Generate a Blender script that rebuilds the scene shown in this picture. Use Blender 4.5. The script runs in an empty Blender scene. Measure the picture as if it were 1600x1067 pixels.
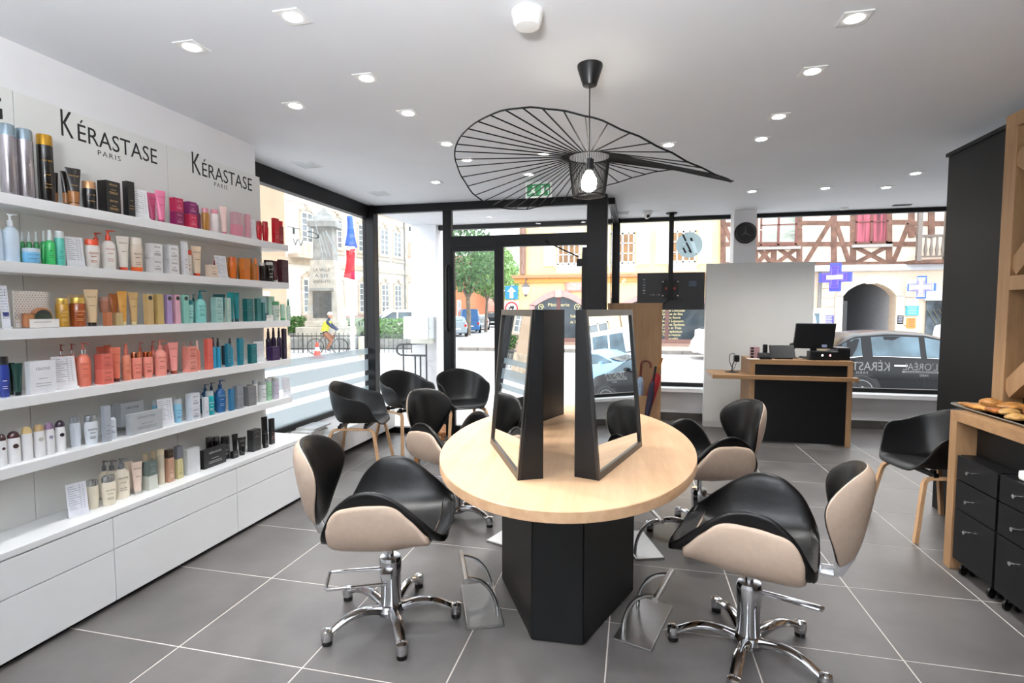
import bpy, bmesh, math, random
from mathutils import Vector, Matrix
PI = math.pi
random.seed(7)
C = bpy.context.scene.collection

# ------------------------------------------------------------------ camera, sky, light, exposure
sc = bpy.context.scene
cd = bpy.data.cameras.new('camera'); cam = bpy.data.objects.new('camera', cd); C.objects.link(cam)
cam.location = (0, 0, 1.45); cam.rotation_euler = (PI/2 - 0.0602, 0, 0.227)
cd.sensor_width = 36; cd.lens = 827.28/1600*36; cd.clip_end = 400; cd.clip_start = 0.05
sc.camera = cam
sc.view_settings.view_transform = 'Standard'; sc.view_settings.look = 'None'
sc.view_settings.gamma = 1; sc.view_settings.use_curve_mapping = False
sc.view_settings.exposure = 1.2
sc.cycles.use_denoising = True
sc.cycles.max_bounces = 10; sc.cycles.diffuse_bounces = 5; sc.cycles.glossy_bounces = 6
sc.cycles.transparent_max_bounces = 24; sc.cycles.caustics_reflective = False; sc.cycles.caustics_refractive = False
sc.cycles.sample_clamp_indirect = 6
w = bpy.data.worlds.new('overcast_sky'); sc.world = w; w.use_nodes = True
nt = w.node_tree; bg = nt.nodes['Background']
tc = nt.nodes.new('ShaderNodeTexCoord'); ns = nt.nodes.new('ShaderNodeTexNoise'); rp = nt.nodes.new('ShaderNodeValToRGB')
ns.inputs['Scale'].default_value = 2.2; ns.inputs['Detail'].default_value = 3
rp.color_ramp.elements[0].position = .3; rp.color_ramp.elements[0].color = (.80, .90, 1, 1)
rp.color_ramp.elements[1].position = .7; rp.color_ramp.elements[1].color = (1, 1, 1, 1)
nt.links.new(tc.outputs['Generated'], ns.inputs['Vector']); nt.links.new(ns.outputs['Fac'], rp.inputs['Fac']); nt.links.new(rp.outputs['Color'], bg.inputs['Color'])
bg.inputs['Strength'].default_value = 1.85

def light(name, kind, loc, energy, color=(1, 1, 1), rot=(0, 0, 0), parent=None, **kw):
    d = bpy.data.lights.new(name, kind); d.energy = energy; d.color = color
    for k, v in kw.items(): setattr(d, k, v)
    o = bpy.data.objects.new(name, d); C.objects.link(o); o.location = loc; o.rotation_euler = rot
    if parent: o.parent = parent
    return o
# the photographer's flash bounced off the ceiling behind the camera
light('bounce_flash', 'AREA', (-0.3, -0.5, 1.75), 160, (.95, .98, 1), (PI, 0, 0), shape='DISK', size=.5)

# ------------------------------------------------------------------ helpers
def lin(h):
    h = h.lstrip('#'); r = []
    for i in (0, 2, 4):
        c = int(h[i:i+2], 16)/255; r.append(c/12.92 if c <= .04045 else ((c+.055)/1.055)**2.4)
    return (*r, 1)
MATS = {}
def M(hexc, rough=.5, metal=0, var=.04, scale=6, bump=0, coat=0, spec=.5, stretch=None, name=None, alpha=1, emit=0):
    key = (hexc, rough, metal, var, scale, bump, coat, spec, stretch, alpha, emit)
    if key in MATS: return MATS[key]
    m = bpy.data.materials.new(name or ('paint_' + hexc.lstrip('#'))); m.use_nodes = True
    n = m.node_tree.nodes; l = m.node_tree.links; p = n['Principled BSDF']
    c = lin(hexc)
    p.inputs['Roughness'].default_value = rough; p.inputs['Metallic'].default_value = metal
    p.inputs['Coat Weight'].default_value = coat; p.inputs['Specular IOR Level'].default_value = spec
    t = n.new('ShaderNodeTexCoord'); no = n.new('ShaderNodeTexNoise'); no.inputs['Scale'].default_value = scale; no.inputs['Detail'].default_value = 4
    src = t.outputs['Object']
    if stretch:
        mp = n.new('ShaderNodeMapping'); mp.inputs['Scale'].default_value = stretch; l.new(src, mp.inputs['Vector']); src = mp.outputs['Vector']
    l.new(src, no.inputs['Vector'])
    r = n.new('ShaderNodeValToRGB')
    r.color_ramp.elements[0].position = .3; r.color_ramp.elements[1].position = .7
    r.color_ramp.elements[0].color = tuple(max(0, x*(1-var*2)) for x in c[:3]) + (1,)
    r.color_ramp.elements[1].color = tuple(min(1, x*(1+var)) for x in c[:3]) + (1,)
    l.new(no.outputs['Fac'], r.inputs['Fac']); l.new(r.outputs['Color'], p.inputs['Base Color'])
    if bump:
        b = n.new('ShaderNodeBump'); b.inputs['Strength'].default_value = bump; b.inputs['Distance'].default_value = .01
        l.new(no.outputs['Fac'], b.inputs['Height']); l.new(b.outputs['Normal'], p.inputs['Normal'])
    if emit:
        l.new(r.outputs['Color'], p.inputs['Emission Color']); p.inputs['Emission Strength'].default_value = emit
    if alpha < 1: p.inputs['Alpha'].default_value = alpha
    MATS[key] = m; return m
def glass_mat(name, tint=(1, 1, 1), ior=1.45, haze=0.0, hazecol=(.6, .68, .72)):
    m = bpy.data.materials.new(name); m.use_nodes = True; n = m.node_tree.nodes; l = m.node_tree.links
    n.remove(n['Principled BSDF']); out = n['Material Output']
    tr = n.new('ShaderNodeBsdfTransparent'); tr.inputs['Color'].default_value = (*tint, 1)
    gl = n.new('ShaderNodeBsdfGlossy'); gl.inputs['Roughness'].default_value = .01
    lw_ = n.new('ShaderNodeLayerWeight'); lw_.inputs['Blend'].default_value = .5     # Schlick, same from both sides of the pane
    pw = n.new('ShaderNodeMath'); pw.operation = 'POWER'; pw.inputs[1].default_value = 5; l.new(lw_.outputs['Facing'], pw.inputs[0])
    fr = n.new('ShaderNodeMath'); fr.operation = 'MULTIPLY_ADD'; fr.inputs[1].default_value = .95; fr.inputs[2].default_value = .022; l.new(pw.outputs[0], fr.inputs[0])
    mx = n.new('ShaderNodeMixShader'); l.new(fr.outputs[0], mx.inputs[0]); l.new(tr.outputs[0], mx.inputs[1]); l.new(gl.outputs[0], mx.inputs[2])
    if haze:
        df = n.new('ShaderNodeBsdfTranslucent'); df.inputs['Color'].default_value = (*hazecol, 1)
        d2 = n.new('ShaderNodeBsdfDiffuse'); d2.inputs['Color'].default_value = (*hazecol, 1)
        a = n.new('ShaderNodeAddShader'); l.new(df.outputs[0], a.inputs[0]); l.new(d2.outputs[0], a.inputs[1])
        m2 = n.new('ShaderNodeMixShader'); m2.inputs[0].default_value = haze
        l.new(mx.outputs[0], m2.inputs[1]); l.new(a.outputs[0], m2.inputs[2]); l.new(m2.outputs[0], out.inputs['Surface'])
    else: l.new(mx.outputs[0], out.inputs['Surface'])
    return m
def wood_mat(name, a, b, rough=.45, axis=1):
    m = bpy.data.materials.new(name); m.use_nodes = True; n = m.node_tree.nodes; l = m.node_tree.links; p = n['Principled BSDF']
    p.inputs['Roughness'].default_value = rough
    t = n.new('ShaderNodeTexCoord'); mp = n.new('ShaderNodeMapping'); s = [9, 9, 9]; s[axis] = .9; mp.inputs['Scale'].default_value = s
    n1 = n.new('ShaderNodeTexNoise'); n1.inputs['Scale'].default_value = 2.0; n1.inputs['Detail'].default_value = 8; n1.inputs['Roughness'].default_value = .62
    n2 = n.new('ShaderNodeTexNoise'); n2.inputs['Scale'].default_value = 2.3; n2.inputs['Detail'].default_value = 3
    mixf = n.new('ShaderNodeMath'); mixf.operation = 'MULTIPLY_ADD'; mixf.inputs[1].default_value = .6
    ad = n.new('ShaderNodeMath'); ad.operation = 'MULTIPLY'; ad.inputs[1].default_value = .4
    l.new(t.outputs['Object'], mp.inputs['Vector']); l.new(mp.outputs[0], n1.inputs['Vector']); l.new(t.outputs['Object'], n2.inputs['Vector'])
    l.new(n2.outputs['Fac'], ad.inputs[0]); l.new(n1.outputs['Fac'], mixf.inputs[0]); l.new(ad.outputs[0], mixf.inputs[2])
    r = n.new('ShaderNodeValToRGB'); r.color_ramp.elements[0].position = .36; r.color_ramp.elements[1].position = .58
    r.color_ramp.elements[0].color = lin(a); r.color_ramp.elements[1].color = lin(b)
    l.new(mixf.outputs[0], r.inputs['Fac']); l.new(r.outputs['Color'], p.inputs['Base Color'])
    return m
def emit_mat(name, col, s):
    m = bpy.data.materials.new(name); m.use_nodes = True; n = m.node_tree.nodes; p = n['Principled BSDF']
    p.inputs['Base Color'].default_value = (*col, 1); p.inputs['Emission Color'].default_value = (*col, 1); p.inputs['Emission Strength'].default_value = s
    return m

def tag(o, label=None, cat=None, group=None, kind=None):
    if label: o['label'] = label
    if cat: o['category'] = cat
    if group: o['group'] = group
    if kind: o['kind'] = kind
    return o
def thing(name, label, cat, loc=(0, 0, 0), rotz=0, group=None, kind=None):
    o = bpy.data.objects.new(name, None); C.objects.link(o); o.location = loc; o.rotation_euler = (0, 0, rotz); o.empty_display_size = .1
    return tag(o, label, cat, group, kind)
def place(name, me, parent=None, loc=None, rot=None, scale=None):
    o = bpy.data.objects.new(name, me); C.objects.link(o)
    if parent: o.parent = parent
    if loc is not None: o.location = loc
    if rot is not None: o.rotation_euler = rot
    if scale is not None: o.scale = scale
    return o
def mesh(name, v, f, mat, smooth=False):
    me = bpy.data.meshes.new(name); me.from_pydata([tuple(x) for x in v], [], f); me.materials.append(mat)
    bm = bmesh.new(); bm.from_mesh(me); bmesh.ops.recalc_face_normals(bm, faces=bm.faces); bm.to_mesh(me); bm.free()
    if smooth:
        for p in me.polygons: p.use_smooth = True
    me.update(); return me
def mk(name, v, f, mat, parent=None, smooth=False): return place(name, mesh(name, v, f, mat, smooth), parent)
class MB:
    """collects shapes that belong to ONE part"""
    def __init__(s): s.v = []; s.f = []
    def add(s, v, f):
        n = len(s.v); s.v += [tuple(x) for x in v]; s.f += [tuple(i+n for i in q) for q in f]; return s
    def box(s, x0, x1, y0, y1, z0, z1):
        return s.add([(x0,y0,z0),(x1,y0,z0),(x1,y1,z0),(x0,y1,z0),(x0,y0,z1),(x1,y0,z1),(x1,y1,z1),(x0,y1,z1)], [(3,2,1,0),(4,5,6,7),(0,1,5,4),(1,2,6,5),(2,3,7,6),(3,0,4,7)])
    def lathe(s, prof, cx=0, cy=0, cz=0, n=20, sx=1, sy=1):
        v = []; f = []
        for r, z in prof:
            for i in range(n):
                a = 2*PI*i/n; v.append((cx+r*sx*math.cos(a), cy+r*sy*math.sin(a), cz+z))
        for j in range(len(prof)-1):
            for i in range(n):
                k = (i+1) % n; f.append((j*n+i, j*n+k, (j+1)*n+k, (j+1)*n+i))
        f.append(tuple(range(n))[::-1]); f.append(tuple(range((len(prof)-1)*n, len(prof)*n)))
        return s.add(v, f)
    def tube(s, pts, r, n=8, closed=False, flat=None):
        pts = [Vector(p) for p in pts]; m = len(pts); rs = r if isinstance(r, (list, tuple)) else [r]*m
        v = []; f = []; up = None
        for i, p in enumerate(pts):
            a = pts[i-1] if (i > 0 or closed) else p; b = pts[(i+1) % m] if (i < m-1 or closed) else p
            t = (b-a).normalized()
            if up is None:
                up = Vector((0, 0, 1)) if abs(t.z) < .9 else Vector((1, 0, 0))
            u = (up - t*up.dot(t)).normalized(); up = u; q = t.cross(u)
            for k in range(n):
                an = 2*PI*(k+.5)/n; e = flat or (1, 1)
                v.append(p + u*(rs[i]*math.cos(an)*e[0]) + q*(rs[i]*math.sin(an)*e[1]))
        mm = m if closed else m-1
        for i in range(mm):
            for k in range(n):
                f.append((i*n+k, i*n+(k+1) % n, ((i+1) % m)*n+(k+1) % n, ((i+1) % m)*n+k))
        if not closed: f.append(tuple(range(n))[::-1]); f.append(tuple(range((m-1)*n, m*n)))
        return s.add(v, f)
    def prism(s, poly, axis, a, b):
        """poly: 2-D outline; axis: extrusion axis index"""
        def P(p, c):
            q = [p[0], p[1]]; q.insert(axis, c); return tuple(q)
        n = len(poly); v = [P(p, a) for p in poly] + [P(p, b) for p in poly]
        f = [tuple(range(n))[::-1], tuple(range(n, 2*n))] + [(i, (i+1) % n, (i+1) % n+n, i+n) for i in range(n)]
        return s.add(v, f)
    def strip(s, quads):
        for q in quads: s.add(q, [(0, 1, 2, 3)])
        return s
    def mesh(s, name, mat, smooth=False, bev=0, ang=None):
        me = mesh(name, s.v, s.f, mat, smooth)
        if bev:
            bm = bmesh.new(); bm.from_mesh(me)
            es = [e for e in bm.edges if len(e.link_faces) == 2 and e.calc_face_angle(0) > .5]
            bmesh.ops.bevel(bm, geom=es, offset=bev, segments=2, profile=.6, affect='EDGES', clamp_overlap=True)
            bm.to_mesh(me); bm.free()
        if smooth:
            me.set_sharp_from_angle(angle=ang or math.radians(38))
        return me
    def build(s, name, mat, parent=None, smooth=False, bev=0, loc=None, rot=None, ang=None):
        return place(name, s.mesh(name, mat, smooth, bev, ang), parent, loc, rot)
def bx(name, X, Y, Z, mat, parent=None, bev=0): return MB().box(*X, *Y, *Z).build(name, mat, parent, bev=bev)
def mods(o, sub=0, solid=0, off=0):
    if solid:
        m = o.modifiers.new('thickness', 'SOLIDIFY'); m.thickness = solid; m.offset = off
    if sub:
        m = o.modifiers.new('smooth', 'SUBSURF'); m.levels = sub; m.render_levels = sub
    return o
def copy_tree(o, parent=None):
    c = o.copy(); C.objects.link(c)
    if parent: c.parent = parent
    for ch in list(KIDS.get(o.name, [])): copy_tree(ch, c)
    return c
KIDS = {}
def kids(root):
    """index children once so that copies can be made in a loop"""
    for o in C.objects:
        if o.parent: KIDS.setdefault(o.parent.name, []); KIDS[o.parent.name].append(o) if o not in KIDS[o.parent.name] else None
TXT = {}
def text_mesh(s, mat, align='CENTER', space=1.0, extrude=.004):
    k = (s, mat.name, align, space, extrude)
    if k in TXT: return TXT[k]
    cu = bpy.data.curves.new('lettering', 'FONT'); cu.body = s; cu.size = 1; cu.align_x = align; cu.align_y = 'BOTTOM_BASELINE'; cu.space_character = space
    cu.extrude = extrude; cu.resolution_u = 3
    o = bpy.data.objects.new('lettering', cu); C.objects.link(o)
    dg = bpy.context.evaluated_depsgraph_get(); me = bpy.data.meshes.new_from_object(o.evaluated_get(dg))
    me.name = 'lettering'; me.materials.clear(); me.materials.append(mat)
    bpy.data.objects.remove(o); bpy.data.curves.remove(cu)
    TXT[k] = me; return me
FX = (PI/2, 0, PI/2)      # lettering that faces +X
FY = (PI/2, 0, 0)         # lettering that faces -Y
FYM = (PI/2, 0, PI)       # lettering that faces +Y
def text(s, mat, parent, loc, size, rot=FX, width=None, align='CENTER', space=1.0, name='lettering', extrude=.004):
    me = text_mesh(s, mat, align, space, extrude)
    xs = [v.co.x for v in me.vertices]; ww = max(xs)-min(xs)
    sx = size if width is None else width/ww
    return place(name, me, parent, loc, rot, (sx, size, size))
def sm(t): t = max(0, min(1, t)); return t*t*(3-2*t)
def lerp(a, b, t): return a+(b-a)*t
def interp(x, xs, ys):
    if x <= xs[0]: return ys[0]
    for i in range(len(xs)-1):
        if x <= xs[i+1]:
            t = (x-xs[i])/(xs[i+1]-xs[i]); return lerp(ys[i], ys[i+1], sm(t)*.5+t*.5)
    return ys[-1]

# ------------------------------------------------------------------ materials
white_paint = M('e6e6e8', .6, var=.015, scale=3, name='white_wall_paint')
ceil_paint = M('e0e3e8', .75, var=.012, scale=2, name='white_ceiling_paint')
panel_white = M('dfe0dd', .35, var=.015, scale=3, name='white_laminate_panel')
lacquer = M('f3f5f7', .28, var=.012, scale=3, name='white_lacquer')
black_alu = M('0c0d0f', .42, var=.06, scale=8, spec=.3, name='black_aluminium')
black_board = M('090a0c', .45, var=.1, scale=9, spec=.35, name='black_board')
black_leather = M('070708', .36, var=.1, scale=40, bump=.08, spec=.28, name='black_leatherette')
beige_leather = M('c6b09d', .42, var=.03, scale=40, bump=.08, name='beige_leatherette')
chrome = M('d8d9dc', .12, metal=1, var=.02, name='chrome')
steel = M('c2c2c2', .28, metal=1, var=.06, scale=30, stretch=(1, 20, 1), name='brushed_steel')
black_plastic = M('0b0b0c', .38, var=.05, name='black_plastic')
shell_plastic = M('0b0c0e', .42, var=.05, name='black_polypropylene')
white_plastic = M('f0f0ee', .35, var=.01, name='white_plastic')
oak = wood_mat('light_oak', 'b8926e', 'd0ac88', .42, 1)
oak_mid = wood_mat('mid_oak', '8d6a4a', 'a58059', .5, 0)
oak_tall = wood_mat('oak_upright', '8f6d4c', 'a8845f', .5, 2)
oak_leg = wood_mat('oak_leg', 'b08862', 'cca680', .45, 2)
grout = M('cfc9c2', .8, var=.03, name='pale_grout')
ink = M('17171a', .6, var=.02, name='black_vinyl_lettering')
glass = glass_mat('window_glass')
frost = glass_mat('frosted_film', haze=.80, hazecol=(.17, .21, .23))
mirror_m = M('f2f4f4', .0, metal=1, var=0, name='mirror_silver')
# ------------------------------------------------------------------ the setting
CZ = 2.65
fl = bx('floor', (-3.1, 4.62), (-3, 7.3), (-.09, -.0012), grout); tag(fl, 'grey floor of large square tiles with pale joints', kind='structure')
def tile_mat():
    m = bpy.data.materials.new('grey_stone_tile'); m.use_nodes = True; n = m.node_tree.nodes; l = m.node_tree.links; p = n['Principled BSDF']
    t = n.new('ShaderNodeTexCoord'); oi = n.new('ShaderNodeObjectInfo'); g = n.new('ShaderNodeNewGeometry')
    no = n.new('ShaderNodeTexNoise'); no.inputs['Scale'].default_value = 2.6; no.inputs['Detail'].default_value = 7; no.inputs['Roughness'].default_value = .6
    l.new(g.outputs['Position'], no.inputs['Vector'])
    r = n.new('ShaderNodeValToRGB'); r.color_ramp.elements[0].position = .3; r.color_ramp.elements[1].position = .72
    r.color_ramp.elements[0].color = lin('565352'); r.color_ramp.elements[1].color = lin('6d6a68'); l.new(no.outputs['Fac'], r.inputs['Fac'])
    mx = n.new('ShaderNodeMix'); mx.data_type = 'RGBA'; mx.blend_type = 'MULTIPLY'; mx.inputs['Factor'].default_value = .12
    l.new(r.outputs['Color'], mx.inputs['A']); l.new(oi.outputs['Random'], mx.inputs['B']); l.new(mx.outputs['Result'], p.inputs['Base Color'])
    rr = n.new('ShaderNodeMapRange'); rr.inputs['To Min'].default_value = .30; rr.inputs['To Max'].default_value = .46; l.new(no.outputs['Fac'], rr.inputs['Value']); l.new(rr.outputs[0], p.inputs['Roughness'])
    return m
tm = tile_mat(); TS = .6; TG = .006
tile_cache = {}
for i in range(-3, 11):
    for j in range(-8, 10):
        x0, x1 = -1.894+i*TS+TG/2, -1.894+(i+1)*TS-TG/2; y0, y1 = 1.82+j*TS+TG/2, 1.82+(j+1)*TS-TG/2
        x0, x1 = max(x0, -3.03), min(x1, 4.58); y0, y1 = max(y0, -2.98), min(y1, 7.27)
        if x1-x0 < .03 or y1-y0 < .03: continue
        if x1 <= -.2 and y1 > 5.72: y1 = 5.72
        if x0 < -.2 < x1 and y0 > 5.7: x0 = -.2
        if y1-y0 < .03: continue
        if x0 > 2.2 and y1 < 4.2: continue
        if y1 < -1.2: continue
        k = (round(x1-x0, 3), round(y1-y0, 3))
        if k not in tile_cache: tile_cache[k] = MB().box(0, k[0], 0, k[1], -.006, 0).mesh('tile', tm, bev=.0006)
        place('tile', tile_cache[k], fl, (x0, y0, 0))
ce = MB().box(-3.12, 4.7, -3, 5.76, CZ, CZ+.2).box(-.3, 4.7, 5.76, 7.3, CZ, CZ+.2).box(-3.12, -.3, 5.76, 7.3, CZ, CZ+.2).build('ceiling', ceil_paint); tag(ce, 'smooth white ceiling with recessed spotlights', kind='structure')
wl = MB().box(-3.1, -2.735, -3, 3.44, -.09, CZ).build('wall_left', white_paint); tag(wl, 'white left wall behind the product shelves', kind='structure')
# laminate panels and the lettering fixed to the left wall
PX = -2.70
for a, b in ((-.6, .55), (.55, 1.85), (1.85, 2.645), (2.645, 3.44)):
    bx('wall_panel', (-2.735, PX), (a+.0015, b-.0015), (0, 2.42), panel_white, wl, .001)
T1a, T1b = (-2.7000, 2.1110, 2.3490)[1], (-2.7000, 2.5700, 2.3450)[1]
K1 = (-2.7000, 2.0440, 2.3300)
for (ya, k0, k1, y0, y1, zb, zt, zp, hp) in (
    (0, (-2.7000, 2.0420, 2.2780), (-2.7000, 2.1220, 2.3960), (-2.7000, 2.1200, 2.2770), (-2.7000, 2.5680, 2.2970), 0, 0, (-2.7000, 2.3070, 2.2440), (-2.7000, 2.3080, 2.2780)),
    (1, (-2.7000, 2.8170, 2.2930), (-2.7000, 2.9070, 2.4160), (-2.7000, 2.8970, 2.2970), (-2.7000, 3.3490, 2.3110), 0, 0, (-2.7000, 3.0790, 2.2600), (-2.7000, 3.0800, 2.2950))):
    base = (k0[2]+y1[2])/2
    hk = k1[2]-k0[2]
    text('K', ink, wl, (PX, k0[1], base), hk*1.55, FX, k1[1]-k0[1]-.022, 'LEFT')
    text('ÉRASTASE', ink, wl, (PX, y0[1], base), hk*1.02, FX, y1[1]-y0[1], 'LEFT')
    text('PARIS', ink, wl, (PX, zp[1]-.02, zp[2]), (hp[2]-zp[2])*1.1, FX, (.125 if ya == 0 else .115), 'CENTER', 1.3)
g_ = (-2.7000, 1.8060, 2.2730); text('G', ink, wl, (PX, g_[1]-.13, g_[2]), .15, FX, .12, 'LEFT')
wb = MB().box(-3.1, 4.62, -3.12, -3, -.09, CZ).build('wall_back', white_paint); tag(wb, 'white wall at the back of the salon', kind='structure')
wr = MB().box(2.16, 2.26, -3, 4.43, 0, 2.53).build('wall_right', black_board); tag(wr, 'black partition wall beside the oak lattice', kind='structure')
bx('wall_cap', (2.145, 2.275), (-3, 4.442), (2.53, 2.555), black_board, wr, .002)
w2 = MB().box(4.58, 4.7, -3, 7.3, 0, CZ).build('wall_far_right', white_paint); tag(w2, 'white side wall beyond the black partition', kind='structure')
wf = MB().box(-.2, 4.62, 7.2, 7.36, -.45, .39).build('wall_front', white_paint); tag(wf, 'low white wall under the shop window', kind='structure')
sl = MB().box(-.2, 4.6, 7.06, 7.26, .39, .44).build('trim_1', lacquer, bev=.003); tag(sl, 'white window sill under the front shop window', kind='structure')
bb = M('4c4946', .5, var=.06)
b1 = MB().box(-.2, 4.58, 7.185, 7.2, 0, .1).build('baseboard_front', bb); tag(b1, 'grey tile skirting under the shop window', kind='structure')
for q in range(8): bx('skirting_tile', (-.19+q*.6, .40+q*.6), (7.181, 7.187), (.003, .098), bb, b1)
# left window, its low sill and the frosted bands
lw = thing('window_1', 'black framed shop window beside the product shelves', None, kind='structure')
WX = -3.05
bx('frame_rail', (WX-.04, WX+.04), (3.44, 5.74), (2.50, CZ), black_alu, lw, .004)
bx('frame_rail', (WX-.04, WX+.04), (3.44, 5.74), (.355, .405), black_alu, lw, .004)
bx('frame_post', (WX-.04, WX+.10), (5.66, 5.78), (.24, CZ), black_alu, lw, .004)
bx('frame_post', (WX-.04, WX+.04), (3.44, 3.5), (.405, 2.50), black_alu, lw, .004)
bx('pane', (WX-.006, WX+.006), (3.5, 5.66), (.405, 2.50), glass, lw)
def band(y0, z0a, z1a, y1, z0b, z1b):
    mk('frosted_film', [(WX+.008, y0, z0a), (WX+.008, y1, z0b), (WX+.008, y1, z1b), (WX+.008, y0, z1a)], [(0, 1, 2, 3)], frost, lw)
for za, zb in ((.93, 1.00), (.74, .87), (.62, .685), (.405, .56)): band(3.5, za, zb, 5.66, za, zb)
decal = glass_mat('grey_decal_film', haze=.8, hazecol=(.30, .36, .38))
def decal_strip(a, b, wd):
    a, b = Vector(a), Vector(b); d = (b-a).normalized(); nrm = Vector((0, -d.z, d.y))*wd/2
    mk('window_decal', [a+nrm, b+nrm, b-nrm, a-nrm], [(0, 1, 2, 3)], decal, lw)
for p, q, wd in (((-3.0400, 4.6040, 2.4240), (-3.0400, 4.7620, 2.0120), .014), ((-3.0400, 4.7620, 2.0120), (-3.0400, 4.7740, 1.7270), .010), ((-3.0400, 4.7240, 2.1970), (-3.0400, 4.8400, 1.9880), .012),
                 ((-3.0400, 4.7800, 2.2240), (-3.0400, 4.8980, 1.9940), .012), ((-3.0400, 4.8260, 2.2430), (-3.0400, 5.0910, 1.9730), .02)): decal_strip(p, q, wd)
dt = M('8fa3ab', .6, var=.02)
text('C T', dt, lw, (-3.0380, 4.4690, 2.1370), .09, (PI/2, 0, -PI/2), .5, 'CENTER', name='window_lettering')
text('VV', dt, lw, (-3.0380, 4.3670, 2.0360), .09, (PI/2, 0, PI/2), .16, 'CENTER', name='window_lettering')
sill = MB().box(WX-.05, -2.74, 3.64, 5.72, .07, .285).box(WX-.05, WX+.01, 3.44, 5.66, .285, .355).build('trim_2', lacquer, bev=.003); tag(sill, 'low white floating ledge under the left shop window', kind='structure')
bx('ledge_plinth', (WX-.03, -2.86), (3.64, 5.70), (0, .07), black_board, sill)
for yy in (3.9, 4.6, 5.3): bx('ledge_foot', (-2.80, -2.77), (yy, yy+.03), (0, .07), chrome, sill)
# entrance facade: fixed side glass, door with an open leaf, transom
DY = 5.70
d1 = thing('door_1', 'black framed glass entrance door with its right leaf open', None, kind='structure')
FR = lambda n, X, Z, y0=DY, y1=DY+.07: bx(n, X, (y0, y1), Z, black_alu, d1, .004)
FR('frame_rail', (-2.95, -.29), (2.56, CZ)); FR('frame_post', (-2.12, -2.02), (0, 2.56)); FR('door_head', (-2.02, -.5), (2.14, 2.27))
bx('frame_column', (-.5, -.29), (DY-.05, DY+.16), (0, CZ), black_alu, d1, .004)
FR('frame_rail', (-2.95, -2.12), (0, .07)); FR('threshold', (-2.02, -.5), (-.02, .012))
bx('side_pane', (-2.95, -2.12), (DY+.03, DY+.04), (.07, 2.56), glass, d1); bx('transom_pane', (-2.02, -.5), (DY+.03, DY+.04), (2.27, 2.56), glass, d1)
lf = thing('door_leaf', None, None); lf.parent = d1
bx('stile', (-2.02, -1.99), (DY+.005, DY+.06), (.02, 2.14), black_alu, lf, .003); bx('stile', (-1.52, -1.42), (DY+.005, DY+.06), (.02, 2.14), black_alu, lf, .003)
bx('rail', (-1.99, -1.52), (DY+.005, DY+.06), (2.10, 2.14), black_alu, lf); bx('rail', (-1.99, -1.52), (DY+.005, DY+.06), (.02, .12), black_alu, lf)
bx('pane', (-1.99, -1.52), (DY+.03, DY+.04), (.12, 2.10), glass, lf)
MB().tube([(-2.055, DY-.02, 1.95), (-2.055, DY-.05, 1.90), (-2.055, DY-.05, 1.25), (-2.055, DY-.02, 1.2)], .016, 8).build('pull_handle', black_alu, d1, True)
rl = thing('open_door_leaf', None, None, (-.53, DY+.07, 0), math.radians(96)); rl.parent = d1
bx('stile', (0, .08), (-.025, .025), (.02, 2.12), black_alu, rl, .003); bx('stile', (.84, .92), (-.025, .025), (.02, 2.12), black_alu, rl, .003)
bx('rail', (.08, .84), (-.025, .025), (2.04, 2.12), black_alu, rl); bx('rail', (.08, .84), (-.025, .025), (.02, .12), black_alu, rl); bx('pane', (.08, .84), (-.005, .005), (.12, 2.04), glass, rl)
bx('door_closer', (.03, .09), (.025, .085), (1.92, 2.0), black_alu, rl, .003)
MB().tube([(-.60, DY+.10, 2.02), (-.75, DY+.06, 2.09), (-.95, DY-.01, 2.19)], .008, 6).build('closer_arm', black_alu, d1)
# glass return between the porch and the front window
w3_ = thing('window_2', 'glass return wall between the entrance porch and the shop window', None, kind='structure')
bx('frame_rail', (-.29, -.22), (DY+.16, 7.2), (2.58, CZ), black_alu, w3_, .003); bx('frame_rail', (-.29, -.22), (DY+.16, 7.2), (0, .08), black_alu, w3_, .003)
bx('pane', (-.26, -.25), (DY+.16, 7.2), (.08, 2.58), glass, w3_)
fw = thing('window_3', 'long front shop window with a thin black frame', None, kind='structure')
FY_ = 7.275
bx('frame_rail', (-.2, 4.6), (FY_-.035, FY_+.035), (2.60, CZ), black_alu, fw, .003); bx('frame_rail', (-.2, 4.6), (FY_-.035, FY_+.035), (.44, .49), black_alu, fw, .003)
bx('frame_post', (-.30, -.2), (FY_-.08, FY_+.035), (-.02, CZ), black_alu, fw, .003)
for xm in (1.26, 4.55): bx('frame_post', (xm, xm+.05), (FY_-.035, FY_+.035), (.49, 2.60), black_alu, fw, .003)
bx('pane', (-.2, 1.26), (FY_-.006, FY_+.006), (.49, 2.60), glass, fw); bx('pane', (1.31, 4.55), (FY_-.006, FY_+.006), (.49, 2.60), glass, fw)
wv = M('dfe3e4', .6, var=.01)
k = (3.0010, 7.2650, 0.7070); text('KÉRASTASE', wv, fw, (k[0]-.27, 7.265, k[2]), .15, FYM, .60, name='window_lettering'); text('PARIS', wv, fw, (k[0]-.27, 7.265, k[2]-.045), .045, FYM, .13, space=1.3, name='window_lettering')
k = (3.3540, 7.2650, 0.7170); text("L'ORÉAL", wv, fw, (k[0], 7.265, k[2]+.005), .12, FYM, .36, name='window_lettering')
bx('window_bar', (k[0]-.19, k[0]+.19), (7.264, 7.268), (k[2]-.03, k[2]-.006), wv, fw); text('PARIS', wv, fw, (k[0]+.04, 7.265, k[2]-.07), .04, FYM, .09, name='window_lettering')
text('PROFESSIONNEL', M('3c4348', .6), fw, (k[0], 7.262, k[2]-.026), .02, FYM, .34, name='window_lettering')
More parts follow.
